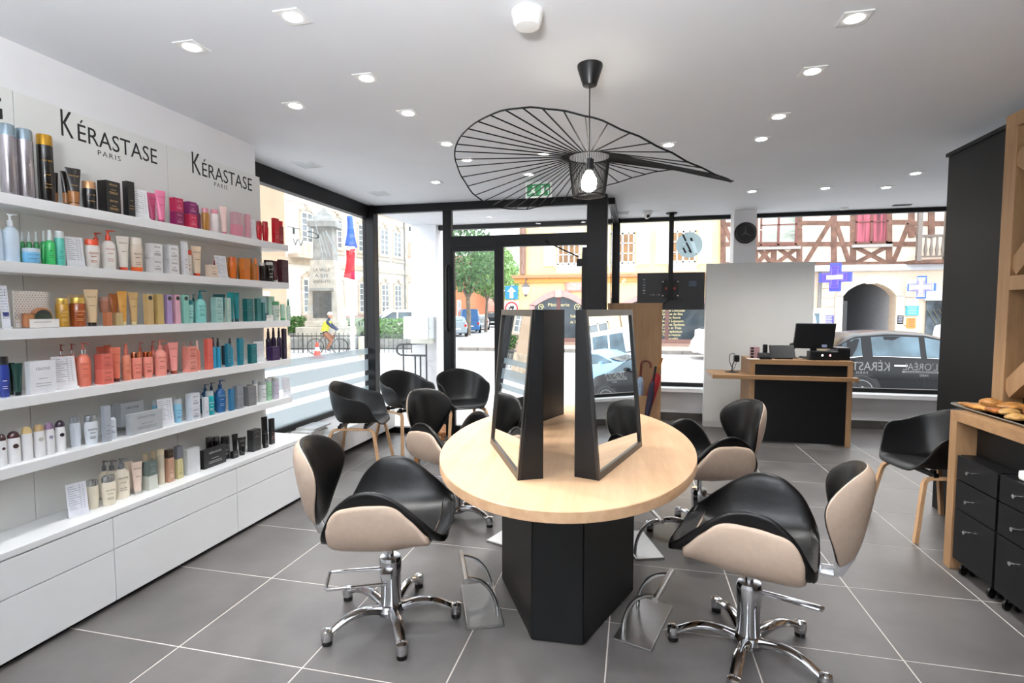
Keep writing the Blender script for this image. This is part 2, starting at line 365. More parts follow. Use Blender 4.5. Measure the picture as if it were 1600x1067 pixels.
# round shop sign stuck to the pane, strokes as on the glass
dc = (0.6790, 7.2680, 2.2860)
blue = M('a9c6cf', .6, var=.02)
MB().lathe([(.165, -.001), (.165, .001)], n=40).build('round_sign', glass_mat('round_sign_film', haze=.9, hazecol=(.27, .345, .37)), fw, loc=dc, rot=(PI/2, 0, 0))
def stroke(pts, wd, mat, y=7.26):
    MB().prism([(p[0]+wd, p[1]) for p in pts]+[(p[0]-wd, p[1]) for p in pts[::-1]], 1, y, y+.003).build('sign_stroke', mat, fw)
def dxz(u, v): return (dc[0]+u*.165, dc[2]+v*.165)
sk = M('26282b', .5); swh = glass_mat('white_sign_film', haze=.95, hazecol=(.6, .62, .63))
stroke([dxz(-.5, .85), dxz(-.25, .3)], .012, sk); stroke([dxz(-.22, .2), dxz(.05, -.35), dxz(.16, -.62)], .012, sk); stroke([dxz(-.05, -.42), dxz(.16, -.62)], .008, sk)
stroke([dxz(.12, .55), dxz(.2, .3)], .014, sk); stroke([dxz(.22, .25), dxz(.42, -.3), dxz(.58, -.72)], .022, swh); stroke([dxz(.2, -.65), dxz(.58, -.72)], .012, swh)
stroke([dxz(-.45, -.2), dxz(-.25, -.62)], .012, sk); stroke([dxz(-.62, -.42), dxz(-.45, -.5)], .008, swh); stroke([dxz(-.45, .05), dxz(-.2, .12)], .006, swh)
# pillar in the room
pl = MB().box(1.165, 1.42, 6.95, 7.2, 0, CZ).build('column_1', white_paint); tag(pl, 'square white pillar by the shop window', kind='structure')
# ------------------------------------------------------------------ porch outside the door
porch = MB().box(-3.4, -.29, 5.77, 7.6, -.45, -.02).build('porch_floor', M('a9a7a3', .7, var=.06)); tag(porch, 'stone floor of the entrance porch', kind='structure')
bm_ = MB().box(-3.2, -.29, 7.22, 7.32, 2.585, CZ).build('trim_3', black_alu); tag(bm_, 'black beam along the outer edge of the porch ceiling', kind='structure')
pc = MB().box(-3.13, -2.75, 7.12, 7.5, -.45, CZ).build('column_2', M('e9eaee', .7, var=.02)); tag(pc, 'white square column at the outer porch corner', kind='structure')
# ------------------------------------------------------------------ floating shelves, drawer units, worktop
XS = -2.50; YE = 3.475; Y0 = -.55
SZ = [1.925, 1.648, 1.370, 1.085, .800]
SN = ['top shelf', 'second shelf', 'third shelf', 'fourth shelf', 'fifth shelf']
for z, nme, extra in zip(SZ, SN, ('with black, pink and red products', 'with green, white and orange products', 'with gold, pastel and teal products', 'with coral and teal products', 'with white and silver products')):
    o = MB().box(PX, XS, Y0, YE, z-.045, z).build('wall_shelf', lacquer, bev=.002)
    tag(o, 'long white floating %s %s' % (nme, extra), 'shelf', 'white floating product shelves')
XC = -2.45; CT = .475
jn = [-.47, .36, 1.185, 2.01, 2.83, 3.63]
for i in range(5):
    a, b = jn[i], jn[i+1]
    r = thing('drawer_unit', ['white drawer unit nearest the camera, out of the frame', 'white drawer unit at the left picture edge', 'white two-drawer unit below the cream bottles', 'white two-drawer unit below the black cartons', 'white two-drawer unit at the window end'][i], 'cabinet', (0, 0, 0), 0, 'white drawer units under the shelves')
    bx('carcass', (PX, XC-.022), (a, b), (.05, CT-.032), lacquer, r)
    bx('plinth', (PX, XC-.04), (a, b), (0, .05), black_board, r)
    for z0, z1 in ((.03, .2825), (.288, CT-.035)): bx('drawer', (XC-.02, XC), (a+.0025, b-.0025), (z0, z1), lacquer, r, .001)
o = MB().box(PX, XC, Y0, 3.63, CT-.028, CT).build('worktop', lacquer, bev=.002); tag(o, 'long white worktop on the drawer units under the shelves', 'worktop')
ro = bx('worktop_return', (WX+.05, PX-.001), (3.46, 3.63), (.2405, CT), lacquer, None, .002); tag(ro, 'short white return of the worktop reaching to the left window', 'worktop')

# ------------------------------------------------------------------ oval styling table with four leaning mirrors
TC = (-.338, 2.826); TA, TB, TR = 1.043, .645, math.radians(2.7)
tb = thing('styling_table', 'large oval oak styling table on a black faceted pedestal', 'table', (TC[0], TC[1], 0), TR)
MB().lathe([(.996, .705), (1, .708), (1, .747), (.997, .75)], n=96, sx=TB, sy=TA).build('tabletop', oak, tb, True)
hw, hl, fw2 = .345, .62, .112
plan = [(-fw2, -hl), (fw2, -hl), (hw, -hl+.50), (hw, hl-.50), (fw2, hl), (-fw2, hl), (-hw, hl-.50), (-hw, -hl+.50)]
MB().prism([(x*.97, y*.97) for x, y in plan], 2, .0, .704).build('pedestal', black_board, tb)
for i in range(8):
    a, b = Vector(plan[i]), Vector(plan[(i+1) % 8]); d = (b-a).normalized(); n_ = Vector((d.y, -d.x))
    a2, b2 = a+d*.004, b-d*.004
    MB().prism([tuple(a2), tuple(b2), tuple(b2-n_*.018), tuple(a2-n_*.018)], 2, .006, .702).build('pedestal_panel', black_board, tb)
frame_m = M('1b1a19', .3, var=.08, name='dark_frame')
mbase = None
def mirror_unit(x, y, rot, label):
    """local: u along +y, mirror looks to -x, inner side is the vertical plane x=0"""
    r = thing('table_mirror', label, 'mirror', (x, y, .75), rot, 'black leaning mirrors on the oval table')
    L, Hh, t0, t1 = .635, .70, .098, .036
    MB().add([(-t0, 0, 0), (0, 0, 0), (0, L, 0), (-t0, L, 0), (-t1, 0, Hh), (0, 0, Hh), (0, L, Hh), (-t1, L, Hh)], [(0, 1, 2, 3), (4, 7, 6, 5), (0, 4, 5, 1), (1, 5, 6, 2), (2, 6, 7, 3), (3, 7, 4, 0)]).build('wedge_body', black_board, r, bev=.002)
    def q(u, z, off): return (-lerp(t0, t1, z/Hh)-off, u, z)
    b = .028; fr = MB()
    for (u0, u1, z0, z1) in ((0, b*.7, 0, Hh), (L-b*.7, L, 0, Hh), (b*.7, L-b*.7, 0, b), (b*.7, L-b*.7, Hh-b, Hh)):
        vs = [q(u, z, o) for o in (0, .012) for (u, z) in ((u0, z0), (u1, z0), (u1, z1), (u0, z1))]
        fr.add(vs, [(0, 1, 2, 3), (7, 6, 5, 4), (0, 4, 5, 1), (1, 5, 6, 2), (2, 6, 7, 3), (3, 7, 4, 0)])
    fr.build('frame', frame_m, r)
    mk('mirror_glass', [q(b*.7, b, .003), q(L-b*.7, b, .003), q(L-b*.7, Hh-b, .003), q(b*.7, Hh-b, .003)], [(0, 1, 2, 3)], mirror_m, r)
    return r
aL = math.radians(25.5); aR = math.atan2(.171, .579)
mirror_unit(-.359, 2.131, aL, 'black leaning mirror reflecting the left shop window')
r_ = mirror_unit(-.237, 2.185, 0, 'black leaning mirror reflecting the parked cars')
def mirror_flip(o):
    for c in C.objects:
        if c.parent == o:
            me = c.data
            for v in me.vertices: v.co.x = -v.co.x
            me.flip_normals()
mirror_flip(r_); r_.rotation_euler = (0, 0, -aR)
r3 = mirror_unit(-.452+.0, 3.506, 0, 'black leaning mirror seen from behind, back left of the table')
for c in C.objects:
    if c.parent == r3:
        for v in c.data.vertices: v.co.y = -v.co.y
        c.data.flip_normals()
r3.rotation_euler = (0, 0, -math.atan2(.22, .60))
r4 = mirror_unit(-.255, 3.50, 0, 'black leaning mirror hidden behind the right front mirror')
for c in C.objects:
    if c.parent == r4:
        for v in c.data.vertices: v.co.y = -v.co.y; v.co.x = -v.co.x
r4.rotation_euler = (0, 0, math.atan2(.13, .60))

# ------------------------------------------------------------------ hydraulic styling chairs
def smooth_grid(rows, closed_u=True, caps=True):
    n = len(rows[0]); v = [p for r in rows for p in r]; f = []
    for j in range(len(rows)-1):
        for i in range(n if closed_u else n-1):
            k = (i+1) % n; f.append((j*n+i, j*n+k, (j+1)*n+k, (j+1)*n+i))
    if caps:
        f.append(tuple(range(n))[::-1]); f.append(tuple(range((len(rows)-1)*n, len(rows)*n)))
    return v, f
def arm_top(s): return interp(s, [0, .05, .12, .20, .30, .42, .54, .65, .78, .92, 1], [.475, .535, .610, .660, .695, .705, .690, .652, .592, .522, .492])
def shell_top(s): return interp(s, [.06, .09, .14, .20, .36, .54, .62, .73, .86, .90], [.50, .575, .618, .636, .650, .652, .640, .585, .512, .494])
def seat_bot(s): return interp(s, [0, .12, .5, .8, 1], [.425, .402, .40, .425, .468])
SLEN0, SLEN1 = -.255, .295
def seat_rows(kind):
    rows = []; N = 19
    for j in range(N):
        s = j/(N-1)
        if kind == 'shell': s = .06 + s*.82
        x = lerp(SLEN0, SLEN1, s); zb = seat_bot(s)
        e = math.sqrt(max(0, 1-(abs(s-.5)/.5)**6)); e = .80+.20*e           # ends draw in a little
        W = .285*e; zi = .475 - .02*math.sin(PI*s)
        if kind == 'pad':
            zt = arm_top(s); q = max(0, zt-zi)
            half = [(0, zb+.012), (W*.50, zb+.016), (W*.76, zb+.04), (W*.90, zb+.4*(zt-zb)), (W*.985, zt-.03), (W*1.0, zt-.012), (W*.985, zt), (W*.93, zt+.004), (W*.87, zt-.02), (W*.80, zi+q*.55), (W*.70, zi+q*.18), (W*.52, zi+.004), (0, zi)]
        else:
            zt = shell_top(s); e2 = .013*min(1, max(.1, min(s-.05, .92-s)*12))
            half = [(0, zb-e2*.8), (W*.50, zb-e2*.7), (W*.78+e2, zb+.03), (W*.91+e2, zb+.4*(zt-zb)), (W*.985+e2, zt-.03), (W*.985+e2*.8, zt-.004), (W*.985, zt), (W*.96, zt-.012), (W*.885, zb+.4*(zt-zb)), (W*.74, zb+.05), (W*.48, zb+.02), (0, zb+.015)]
        ring = [(x, y, z) for y, z in half] + [(x, -y, z) for y, z in half[-2:0:-1]]
        rows.append(ring)
    return rows
def pad_outline(t):
    """closed outline of the back pad, t in 0..1; returns (y, z)"""
    a = 2*PI*t; c, s = math.cos(a), math.sin(a)
    z = .665 + .205*math.copysign(abs(s)**.86, s)
    k = (z-.46)/.41
    hwid = lerp(.12, .225, sm(k*1.25))
    return hwid*math.copysign(abs(c)**.72, c), z
def back_surface(y, z):
    k = (z-.46)/.41
    return -.325 - .075*k + 2.5*y*y
def back_mesh(front):
    nr, nt = 7, 36; v = []; f = []
    def pt(t, rho, face):
        y, z = pad_outline(t); y *= rho; z = .665+(z-.665)*rho
        x = back_surface(y, z); th = math.sqrt(max(0, 1-rho**3.5))
        if front: return (x + (.006+.030*th if face == 0 else -.003), y, z)
        return (x + (.002 - .048*th if face == 0 else .004), y, z)
    for face in (0, 1):
        o = len(v); k = 1 if face == 0 else .985
        for j in range(1, nr+1):
            for i in range(nt): v.append(pt(i/nt, k*j/nr, face))
        v.append(pt(0, 0, face)); c = len(v)-1
        for i in range(nt): f.append((c, o+i, o+(i+1) % nt))
        for j in range(nr-1):
            for i in range(nt): f.append((o+j*nt+i, o+(j+1)*nt+i, o+(j+1)*nt+(i+1) % nt, o+j*nt+(i+1) % nt))
    n1 = nr*nt+1
    for i in range(nt): a, b = (nr-1)*nt+i, (nr-1)*nt+(i+1) % nt; f.append((a, b, b+n1, a+n1))
    return v, f
def styling_chair(x, y, face, label, base_rot=0, dz=0, lever=1):
    r = thing('styling_chair', label, 'chair', (x, y, 0), face, 'black and beige hydraulic styling chairs')
    if 'pad' not in MC:
        MC['pad'] = mesh('seat', *smooth_grid(seat_rows('pad')), black_leather, True); MC['shell'] = mesh('seat_shell', *smooth_grid(seat_rows('shell')), beige_leather, True)
        MC['bp'] = mesh('backrest', *back_mesh(True), black_leather, True); MC['bs'] = mesh('backrest_shell', *back_mesh(False), beige_leather, True)
        b = MB().box(-.30, -.13, -.035, .035, .418, .428).tube([(-.26, 0, .425), (-.315, 0, .435), (-.345, 0, .50), (-.36, 0, .56)], .022, 8, flat=(1.2, .35)); MC['br'] = b.mesh('back_bracket', chrome, True)
        MC['rod'] = MB().lathe([(.016, .28), (.016, .41)], n=16).lathe([(.07, .396), (.08, .404), (.08, .41)], n=20).mesh('piston', chrome, True)
        MC['col'] = MB().lathe([(.05, .058), (.048, .075), (.046, .20), (.048, .205), (.05, .235), (.052, .29), (.046, .305), (.02, .307)], n=28).mesh('gas_column', chrome, True)
        MC['hub'] = MB().lathe([(.03, .028), (.062, .04), (.068, .06), (.055, .082), (.048, .086)], n=28).mesh('hub', chrome, True)
        rows = []
        for i in range(11):
            t = i/10; xx = lerp(.045, .30, t); zc = .062+.030*math.sin(PI*min(1, t*1.05)*.9)-.024*t**3; wd = lerp(.027, .021, t); ht = lerp(.022, .014, t)
            rows.append([(xx, wd*math.cos(a), zc+ht*math.sin(a)) for a in [2*PI*(k+.5)/10 for k in range(10)]])
        v, f = smooth_grid(rows); L = MB().add(v, f).lathe([(.020, .018), (.025, .024), (.027, .045), (.024, .066), (.012, .072)], .302, 0, 0, n=14); MC['leg'] = L.mesh('leg', chrome, True)
        MC['foot'] = MB().lathe([(.016, 0), (.022, .002), (.022, .02)], .302, 0, 0, n=14).mesh('foot', black_plastic, True)
        MC['lev'] = MB().tube([(.03, -.02, .262), (.03, -.26, .250), (.035, -.27, .247), (.095, -.27, .205), (.10, -.262, .203), (.10, 0, .222)], .0075, 8).box(.02, .11, -.02, .02, .242, .272).mesh('pump_lever', chrome, True)
    mods(place('seat', MC['pad'], r, (0, 0, dz)), 1); mods(place('seat_shell', MC['shell'], r, (0, 0, dz)), 1)
    mods(place('backrest', MC['bp'], r, (0, 0, dz)), 1); mods(place('backrest_shell', MC['bs'], r, (0, 0, dz)), 1)
    place('back_bracket', MC['br'], r, (0, 0, dz)); place('piston', MC['rod'], r, (0, 0, dz*.9)); place('gas_column', MC['col'], r)
    br = (0, 0, base_rot-face)
    place('hub', MC['hub'], r, rot=br)
    for k in range(5):
        a = base_rot-face+k*2*PI/5; l = place('leg', MC['leg'], r, rot=(0, 0, a)); place('foot', MC['foot'], l)
    place('pump_lever', MC['lev'], r, rot=(0, 0, lever))
    return r
MC = {}
styling_chair(-1.093, 2.214, math.radians(14), 'black and beige styling chair between the white drawers and the table', math.radians(16), 0, math.radians(-88))
styling_chair(.487, 2.336, math.radians(180-18), 'black and beige styling chair in front of the black desk drawers', math.radians(106), 0, math.radians(-87))
styling_chair(.42, 3.52, math.radians(180+24), 'black and beige styling chair in front of the reception desk', math.radians(110), 0, math.radians(-114))
styling_chair(-1.20, 3.46, math.radians(-28), 'black and beige styling chair in front of the black tub chairs', math.radians(48), 0, math.radians(-90))

# ------------------------------------------------------------------ footrests
def footrest(x, y, rot, label):
    r = thing('footrest', label, 'footrest', (x, y, 0), rot, 'steel footrests round the pedestal')
    bx('base_plate', (-.085, .085), (-.195, .195), (0, .010), steel, r, .004)
    MB().tube([(-.085, -.15, .205), (-.085, .15, .205)], .013, 12).build('bar', steel, r, True)
    for s in (-1, 1):
        pts = [(lerp(-.08, .065, math.sin(t*PI/2)), s*.11, .008+.195*math.cos(t*PI/2)) for t in [i/9 for i in range(10)]]
        MB().tube(pts, .009, 8).build('curved_support', steel, r, True)
    return r
footrest(-.715, 2.42, math.radians(23), 'steel footrest left of the pedestal by the front left chair')
footrest(.065, 2.45, math.radians(180-17), 'steel footrest right of the pedestal by the front right chair')
footrest(.05, 3.28, math.radians(180+18), 'steel footrest behind the pedestal on the reception side')
footrest(-.74, 3.27, math.radians(-20), 'steel footrest behind the pedestal on the window side')

# ------------------------------------------------------------------ black tub chairs on oak legs
def tub_shell():
    nt, nr = 56, 12; v = [(0, 0, .435)]; f = []
    for j in range(1, nr+1):
        k = j/nr
        for i in range(nt):
            a = -PI+2*PI*i/nt; aa = abs(a)
            Hh = 0 if aa < .5 else (sm((aa-.5)/.75)*.215 if aa < 1.25 else .215+.135*sm((aa-1.25)/(PI-1.25)))
            c, s = math.cos(a), math.sin(a)
            Rx = .255 if c > 0 else .235; sq = (abs(c)**3+abs(s)**3)**(-1/3)*.94
            rr = (k/.6)*.80 if k < .6 else .80+.20*math.sin((k-.6)/.4*PI/2)
            flare = 1+.10*max(0, (k-.6)/.4)*(1 if aa > 1 else .5)
            zz = .018*(k/.6)**2 if k < .6 else .018+Hh*((k-.6)/.4)**1.25
            if aa < .9: zz -= .03*max(0, (k-.55)/.45)**2
            v.append((c*sq*Rx*rr*flare+.01, s*sq*.262*rr*flare, .435+zz))
    for i in range(nt): f.append((0, 1+i, 1+(i+1) % nt))
    for j in range(nr-1):
        for i in range(nt): f.append((1+j*nt+i, 1+(j+1)*nt+i, 1+(j+1)*nt+(i+1) % nt, 1+j*nt+(i+1) % nt))
    return mesh('seat_shell', v, f, shell_plastic, True)
TUB = {}
def tub_chair(x, y, face, label):
    r = thing('tub_chair', label, 'chair', (x, y, 0), face, 'black tub chairs on oak legs')
    if not TUB:
        TUB['s'] = tub_shell()
        def arch(s):
            pts = [(.255, s*.245, 0), (.195, s*.205, .33), (.185, s*.197, .365), (.165, s*.19, .385), (.13, s*.187, .392), (-.13, s*.187, .392), (-.165, s*.19, .385), (-.185, s*.197, .365), (-.195, s*.205, .33), (-.255, s*.245, 0)]
            return MB().tube(pts, .0165, 4, flat=(1, 1.15)).mesh('leg_frame', oak_leg)
        TUB['a'] = arch(-1); TUB['b'] = arch(1)
        TUB['p'] = MB().box(-.13, -.10, -.2, .2, .400, .425).box(.10, .13, -.2, .2, .400, .425).box(-.12, -.10, -.18, -.15, .39, .44).box(.10, .12, -.18, -.15, .39, .44).box(-.12, -.10, .15, .18, .39, .44).box(.10, .12, .15, .18, .39, .44).mesh('crossbar', black_plastic)
    mods(place('seat_shell', TUB['s'], r), 1, .011, 0)
    place('leg_frame', TUB['a'], r); place('leg_frame', TUB['b'], r); place('crossbar', TUB['p'], r)
    return r
tub_chair(-2.45, 4.37, math.radians(12), 'black tub chair on oak legs beside the magazine stack')
tub_chair(-2.33, 5.16, math.radians(-30), 'black tub chair on oak legs in the window corner')
tub_chair(-1.79, 5.39, math.radians(-52), 'black tub chair on oak legs in front of the door frame')
tub_chair(1.93, 3.98, math.radians(190), 'black tub chair on oak legs beside the black partition')
st = thing('wooden_stool', 'small brown wooden stool mostly hidden behind a styling chair', 'stool', (-1.86, 4.62, 0), math.radians(20))
bw = M('8a5a30', .5, var=.12, scale=12)
bx('seat', (-.15, .15), (-.17, .17), (.30, .335), bw, st, .008)
for sx in (-1, 1):
    for sy in (-1, 1): bx('leg', (sx*.12-.018, sx*.12+.018), (sy*.145-.018, sy*.145+.018), (0, .30), bw, st, .003)

# ------------------------------------------------------------------ magazines on the ledge
mg = [('f4f4f2', 'white magazine at the bottom of the stack on the window ledge', -.02, .004), ('c9ced3', 'grey magazine above the bottom one on the window ledge', .0, .05), ('3a3c42', 'dark covered magazine in the middle of the ledge stack', .04, -.06), ('eef0f3', 'white magazine near the top of the ledge stack', .03, .08), ('e9edf2', 'glossy white magazine topmost on the ledge stack', .10, .02)]
for k, (cx, lb, dy, a) in enumerate(mg):
    r = thing('magazine', lb, 'magazine', (-2.925, 4.27+dy, .2855+k*.016), a, 'magazines on the window ledge')
    bx('cover', (-.095, .10), (-.14, .14), (.0145, .0155), M(cx, .25, var=.08, scale=9), r); bx('pages', (-.095, .099), (-.139, .139), (.0005, .0145), M('e8e6e0', .7), r)
r = thing('magazine', 'single blue and white magazine alone near the window corner', 'magazine', (-2.90, 5.2, .2855), .3, 'magazines on the window ledge')
bx('cover', (-.09, .09), (-.13, .13), (.006, .007), M('b9c6de', .25, var=.15, scale=8), r); bx('pages', (-.09, .09), (-.13, .13), (.0005, .006), M('e8e6e0', .7), r)

# ------------------------------------------------------------------ pendant lamp with the wide wire brim
pdn = thing('pendant_lamp', 'black wire pendant lamp with a wide wavy brim over the table', 'lamp', (-.23, 2.70, 0))
MB().lathe([(.062, CZ), (.062, CZ-.012), (.034, CZ-.098), (.030, CZ-.10)], n=28).build('ceiling_rose', black_plastic, pdn, True)
MB().tube([(0, 0, CZ-.095), (0, 0, 2.19)], .0035, 8).build('cord', black_plastic, pdn)
MB().lathe([(.014, 2.20), (.022, 2.195), (.022, 2.145), (.018, 2.14)], n=16).build('lamp_holder', black_plastic, pdn, True)
MB().lathe([(.010, 2.145), (.018, 2.135), (.037, 2.10), (.040, 2.075), (.034, 2.05), (.012, 2.036)], n=20).build('bulb', emit_mat('bulb_glow', (1, .93, .8), 9), pdn, True)
light('bulb_light', 'POINT', (0, 0, 2.07), 9, (1, .88, .72), parent=pdn, shadow_soft_size=.045)
wire = M('060606', .6, var=.02, spec=.15, name='black_wire')
ZB, ZT, RB, RT = 2.015, 2.205, .080, .103
bk = MB()
for i in range(60):
    a = 2*PI*i/60; c, s = math.cos(a), math.sin(a); bk.tube([(RB*c, RB*s, ZB), (RT*c, RT*s, ZT)], .0016, 4)
for r_, z_ in ((RB, ZB), (RT, ZT)): bk.tube([(r_*math.cos(a), r_*math.sin(a), z_) for a in [2*PI*i/40 for i in range(40)]], .0028, 5, True)
bk.build('basket', wire, pdn)
RIM = [(0.0000, 2.050), (0.2793, 2.110), (0.5061, 2.168), (0.6981, 2.215), (0.8727, 2.250), (1.0472, 2.258), (1.2217, 2.248), (1.4486, 2.220), (1.6755, 2.175), (1.9024, 2.129), (2.0944, 2.090), (2.2689, 2.060), (2.4784, 2.050), (2.6878, 2.056), (2.8972, 2.085), (3.1067, 2.140), (3.3161, 2.185), (3.5779, 2.210), (3.8048, 2.228), (4.0143, 2.240), (4.2412, 2.245), (4.4331, 2.232), (4.6077, 2.205), (4.8171, 2.165), (5.0265, 2.108), (5.2360, 2.055), (5.4280, 2.016), (5.6723, 1.996), (5.9341, 2.005)]
def rimz(a):
    a = a % (2*PI); n = len(RIM)
    for i in range(n):
        a0, z0 = RIM[i]; a1, z1 = RIM[(i+1) % n]
        if i == n-1: a1 += 2*PI
        aa = a if a >= a0 or i < n-1 else a
        if a0 <= aa <= a1: t = (aa-a0)/(a1-a0); return lerp(z0, z1, .5*t+.5*sm(t))
    a0, z0 = RIM[-1]; a1, z1 = RIM[0]; t = (a+2*PI-a0)/(a1+2*PI-a0); return lerp(z0, z1, t)
RR = .665
MB().tube([(RR*math.cos(a), RR*math.sin(a), rimz(a)) for a in [2*PI*i/120 for i in range(120)]], .0036, 6, True).build('brim_ring', wire, pdn)
for i in range(50):
    a = 2*PI*i/50; c, s = math.cos(a), math.sin(a); z1 = rimz(a)
    pts = [(lerp(RT, RR, t)*c, lerp(RT, RR, t)*s, lerp(ZT, z1, t)) for t in (0, 1)]
    MB().tube(pts, .0031, 4).build('brim_spoke', wire, pdn)

# ------------------------------------------------------------------ ceiling fixtures
trim = M('e2e2e2', .4, var=.01); led = emit_mat('led_disc', (1, .98, .95), 14)
SP = [(-1.381,1.987,'first of the row over the left chairs'), (-1.37,2.58,''), (-1.364,3.085,''), (-1.342,3.705,''), (-1.324,4.128,''), (-.698,4.109,''), (-.928,4.691,''), (-1.841,4.775,''), (-1.988,2.103,''), (-1.961,2.825,''), (.867,2.516,''), (.856,3.012,''), (.857,3.657,''), (.853,4.10,''), (.225,4.091,''), (1.144,5.863,''), (1.82,5.87,''), (2.391,5.971,''), (2.395,5.419,'')]
LB = ['square white ceiling spotlight nearest the camera, left of the smoke detector', 'ceiling spotlight second from the camera in the row left of the pendant', 'ceiling spotlight third from the camera in the row left of the pendant', 'ceiling spotlight left of the wire brim, fourth in its row', 'ceiling spotlight seen through the left rim of the wire brim', 'ceiling spotlight seen through the spokes above the exit sign', 'ceiling spotlight seen through the spokes beside the wire basket', 'ceiling spotlight nearest the corner of the left window', 'ceiling spotlight over the shelves above the large lettering', 'ceiling spotlight over the window end of the shelves', 'square ceiling spotlight nearest the camera on the lattice side', 'ceiling spotlight second from the camera on the lattice side', 'ceiling spotlight third from the camera on the lattice side', 'ceiling spotlight fourth from the camera on the lattice side', 'ceiling spotlight just above the right tip of the wire brim', 'ceiling spotlight above the clock pillar', 'ceiling spotlight above the reception desk monitor', 'ceiling spotlight over the front window near the partition', 'ceiling spotlight nearest the end of the black partition']
for y in (.9, -.4, -1.6):  # spotlights outside the view, added to light the room
    for x in (-1.4, .86): SP.append((x, y, '')); LB.append('unseen ceiling spotlight added for light, row %s, %s column' % ({.9: 'one', -.4: 'two', -1.6: 'three'}[y], 'shelf-side' if x < 0 else 'lattice-side'))
for yy in (1.3,): SP.append((-1.99, yy, '')); LB.append('unseen ceiling spotlight added for light over the shelves')  # one more unseen spotlight, added to light the shelf side
for (x, y, _), lb in zip(SP, LB):
    r = thing('ceiling_spotlight', lb, 'spotlight', (x, y, CZ), 0, 'square recessed ceiling spotlights')
    MB().prism([(-.055, -.055), (.055, -.055), (.055, .055), (-.055, .055)], 2, -.005, 0).build('trim_plate', trim, r, bev=.001)
    MB().lathe([(.034, -.007), (.036, -.0052)], n=24).build('lens', led, r)
    light('beam', 'SPOT', (0, 0, -.02), 23*(1.35 if x < -1.3 and y < 3.3 else 1), (1, .985, .965), (0, math.radians(-30) if x < -1.3 and y < 3.3 else 0, 0), parent=r, spot_size=math.radians(118), spot_blend=.8, shadow_soft_size=.035)
vent = M('cdd3d6', .5, var=.03)
for x, y, lb in ((-2.666, 3.978, 'square ceiling vent over the left window'), (-2.591, 5.113, 'square ceiling vent nearest the window corner'), (-.161, 6.816, 'square ceiling vent beside the camera dome')):
    r = thing('ceiling_vent', lb, 'vent', (x, y, CZ), 0, 'square ceiling vents'); bx('frame', (-.09, .09), (-.09, .09), (-.006, 0), trim, r, .001)
    for k in range(5): bx('slat', (-.075, .075), (-.07+k*.032, -.052+k*.032), (-.010, -.006), vent, r)
sd = thing('smoke_detector', 'large round white smoke detector on the ceiling', 'detector', (-.437, 2.17, CZ))
MB().lathe([(.064, 0), (.064, -.016), (.060, -.020)], n=32).build('base', white_plastic, sd, True)
MB().lathe([(.060, -.021), (.058, -.045), (.048, -.060), (.02, -.064)], n=32).build('cover', white_plastic, sd, True)
bx('indicator', (-.012, .012), (-.05, -.046), (-.054, -.05), M('b8b8b8', .4), sd)
cmr = thing('dome_camera', 'small white dome security camera on the ceiling', 'camera', (.135, 6.80, CZ))
MB().lathe([(.055, 0), (.055, -.03), (.05, -.04)], n=24).build('housing', white_plastic, cmr, True); MB().lathe([(.042, -.035), (.040, -.06), (.025, -.08), (.008, -.086)], n=20).build('eyeball', white_plastic, cmr, True)
MB().lathe([(.02, -.02), (.02, .01)], n=14).build('lens', black_plastic, cmr, loc=(.012, -.036, -.062), rot=(PI/2.3, 0, 0))
s2 = thing('ceiling_speaker', 'small dark slot fitting in the ceiling near the partition', 'fitting', (2.969, 7.0, CZ)); bx('plate', (-.09, .09), (-.03, .03), (-.012, 0), black_plastic, s2, .002); bx('rim', (-.1, .1), (-.04, .04), (-.004, 0), trim, s2)
s2 = thing('ceiling_sensor', 'small round sensor on the ceiling behind the clock pillar', 'sensor', (2.39, 7.08, CZ)); MB().lathe([(.06, 0), (.055, -.012)], n=20).build('plate', trim, s2); MB().lathe([(.03, -.012), (.02, -.022)], n=16).build('eye', white_plastic, s2)
# exit sign, hung under the ceiling before the door head
ex = thing('exit_sign', 'green running-man exit sign above the entrance door', 'sign', (-.888, 4.95, 2.555))
bx('plate', (-.125, .125), (-.006, .006), (-.062, .085), M('eef2ee', .4), ex, .001)
gr = M('1f9152', .45, var=.02); wh = M('f3f8f4', .4)
bx('green_panel', (-.108, .108), (-.009, -.006), (-.045, .062), gr, ex)
bx('doorway', (-.005, .055), (-.011, -.009), (-.035, .05), M('2aa861', .4), ex)
MB().box(-.055, -.035, -.0125, -.009, .025, .045).prism([(-.06, -.005), (-.03, .02), (-.045, .03), (-.075, .012)], 1, -.0125, -.009).prism([(-.06, .0), (-.04, .01), (-.02, -.03), (-.035, -.035)], 1, -.0125, -.009).prism([(-.06, .0), (-.05, -.012), (-.09, -.035), (-.095, -.025)], 1, -.0125, -.009).build('running_figure', wh, ex)
MB().prism([(.09, -.035), (.09, -.01), (.068, .012), (.085, .03), (.1, .03), (.1, -.035)], 1, -.0125, -.009).prism([(.0, -.035), (.055, -.035), (.055, .045), (.025, .045), (.025, -.02)], 1, -.0125, -.011).build('door_symbol', wh, ex)
bx('bracket', (-.01, .01), (-.004, .004), (.085, .085+.001), trim, ex)
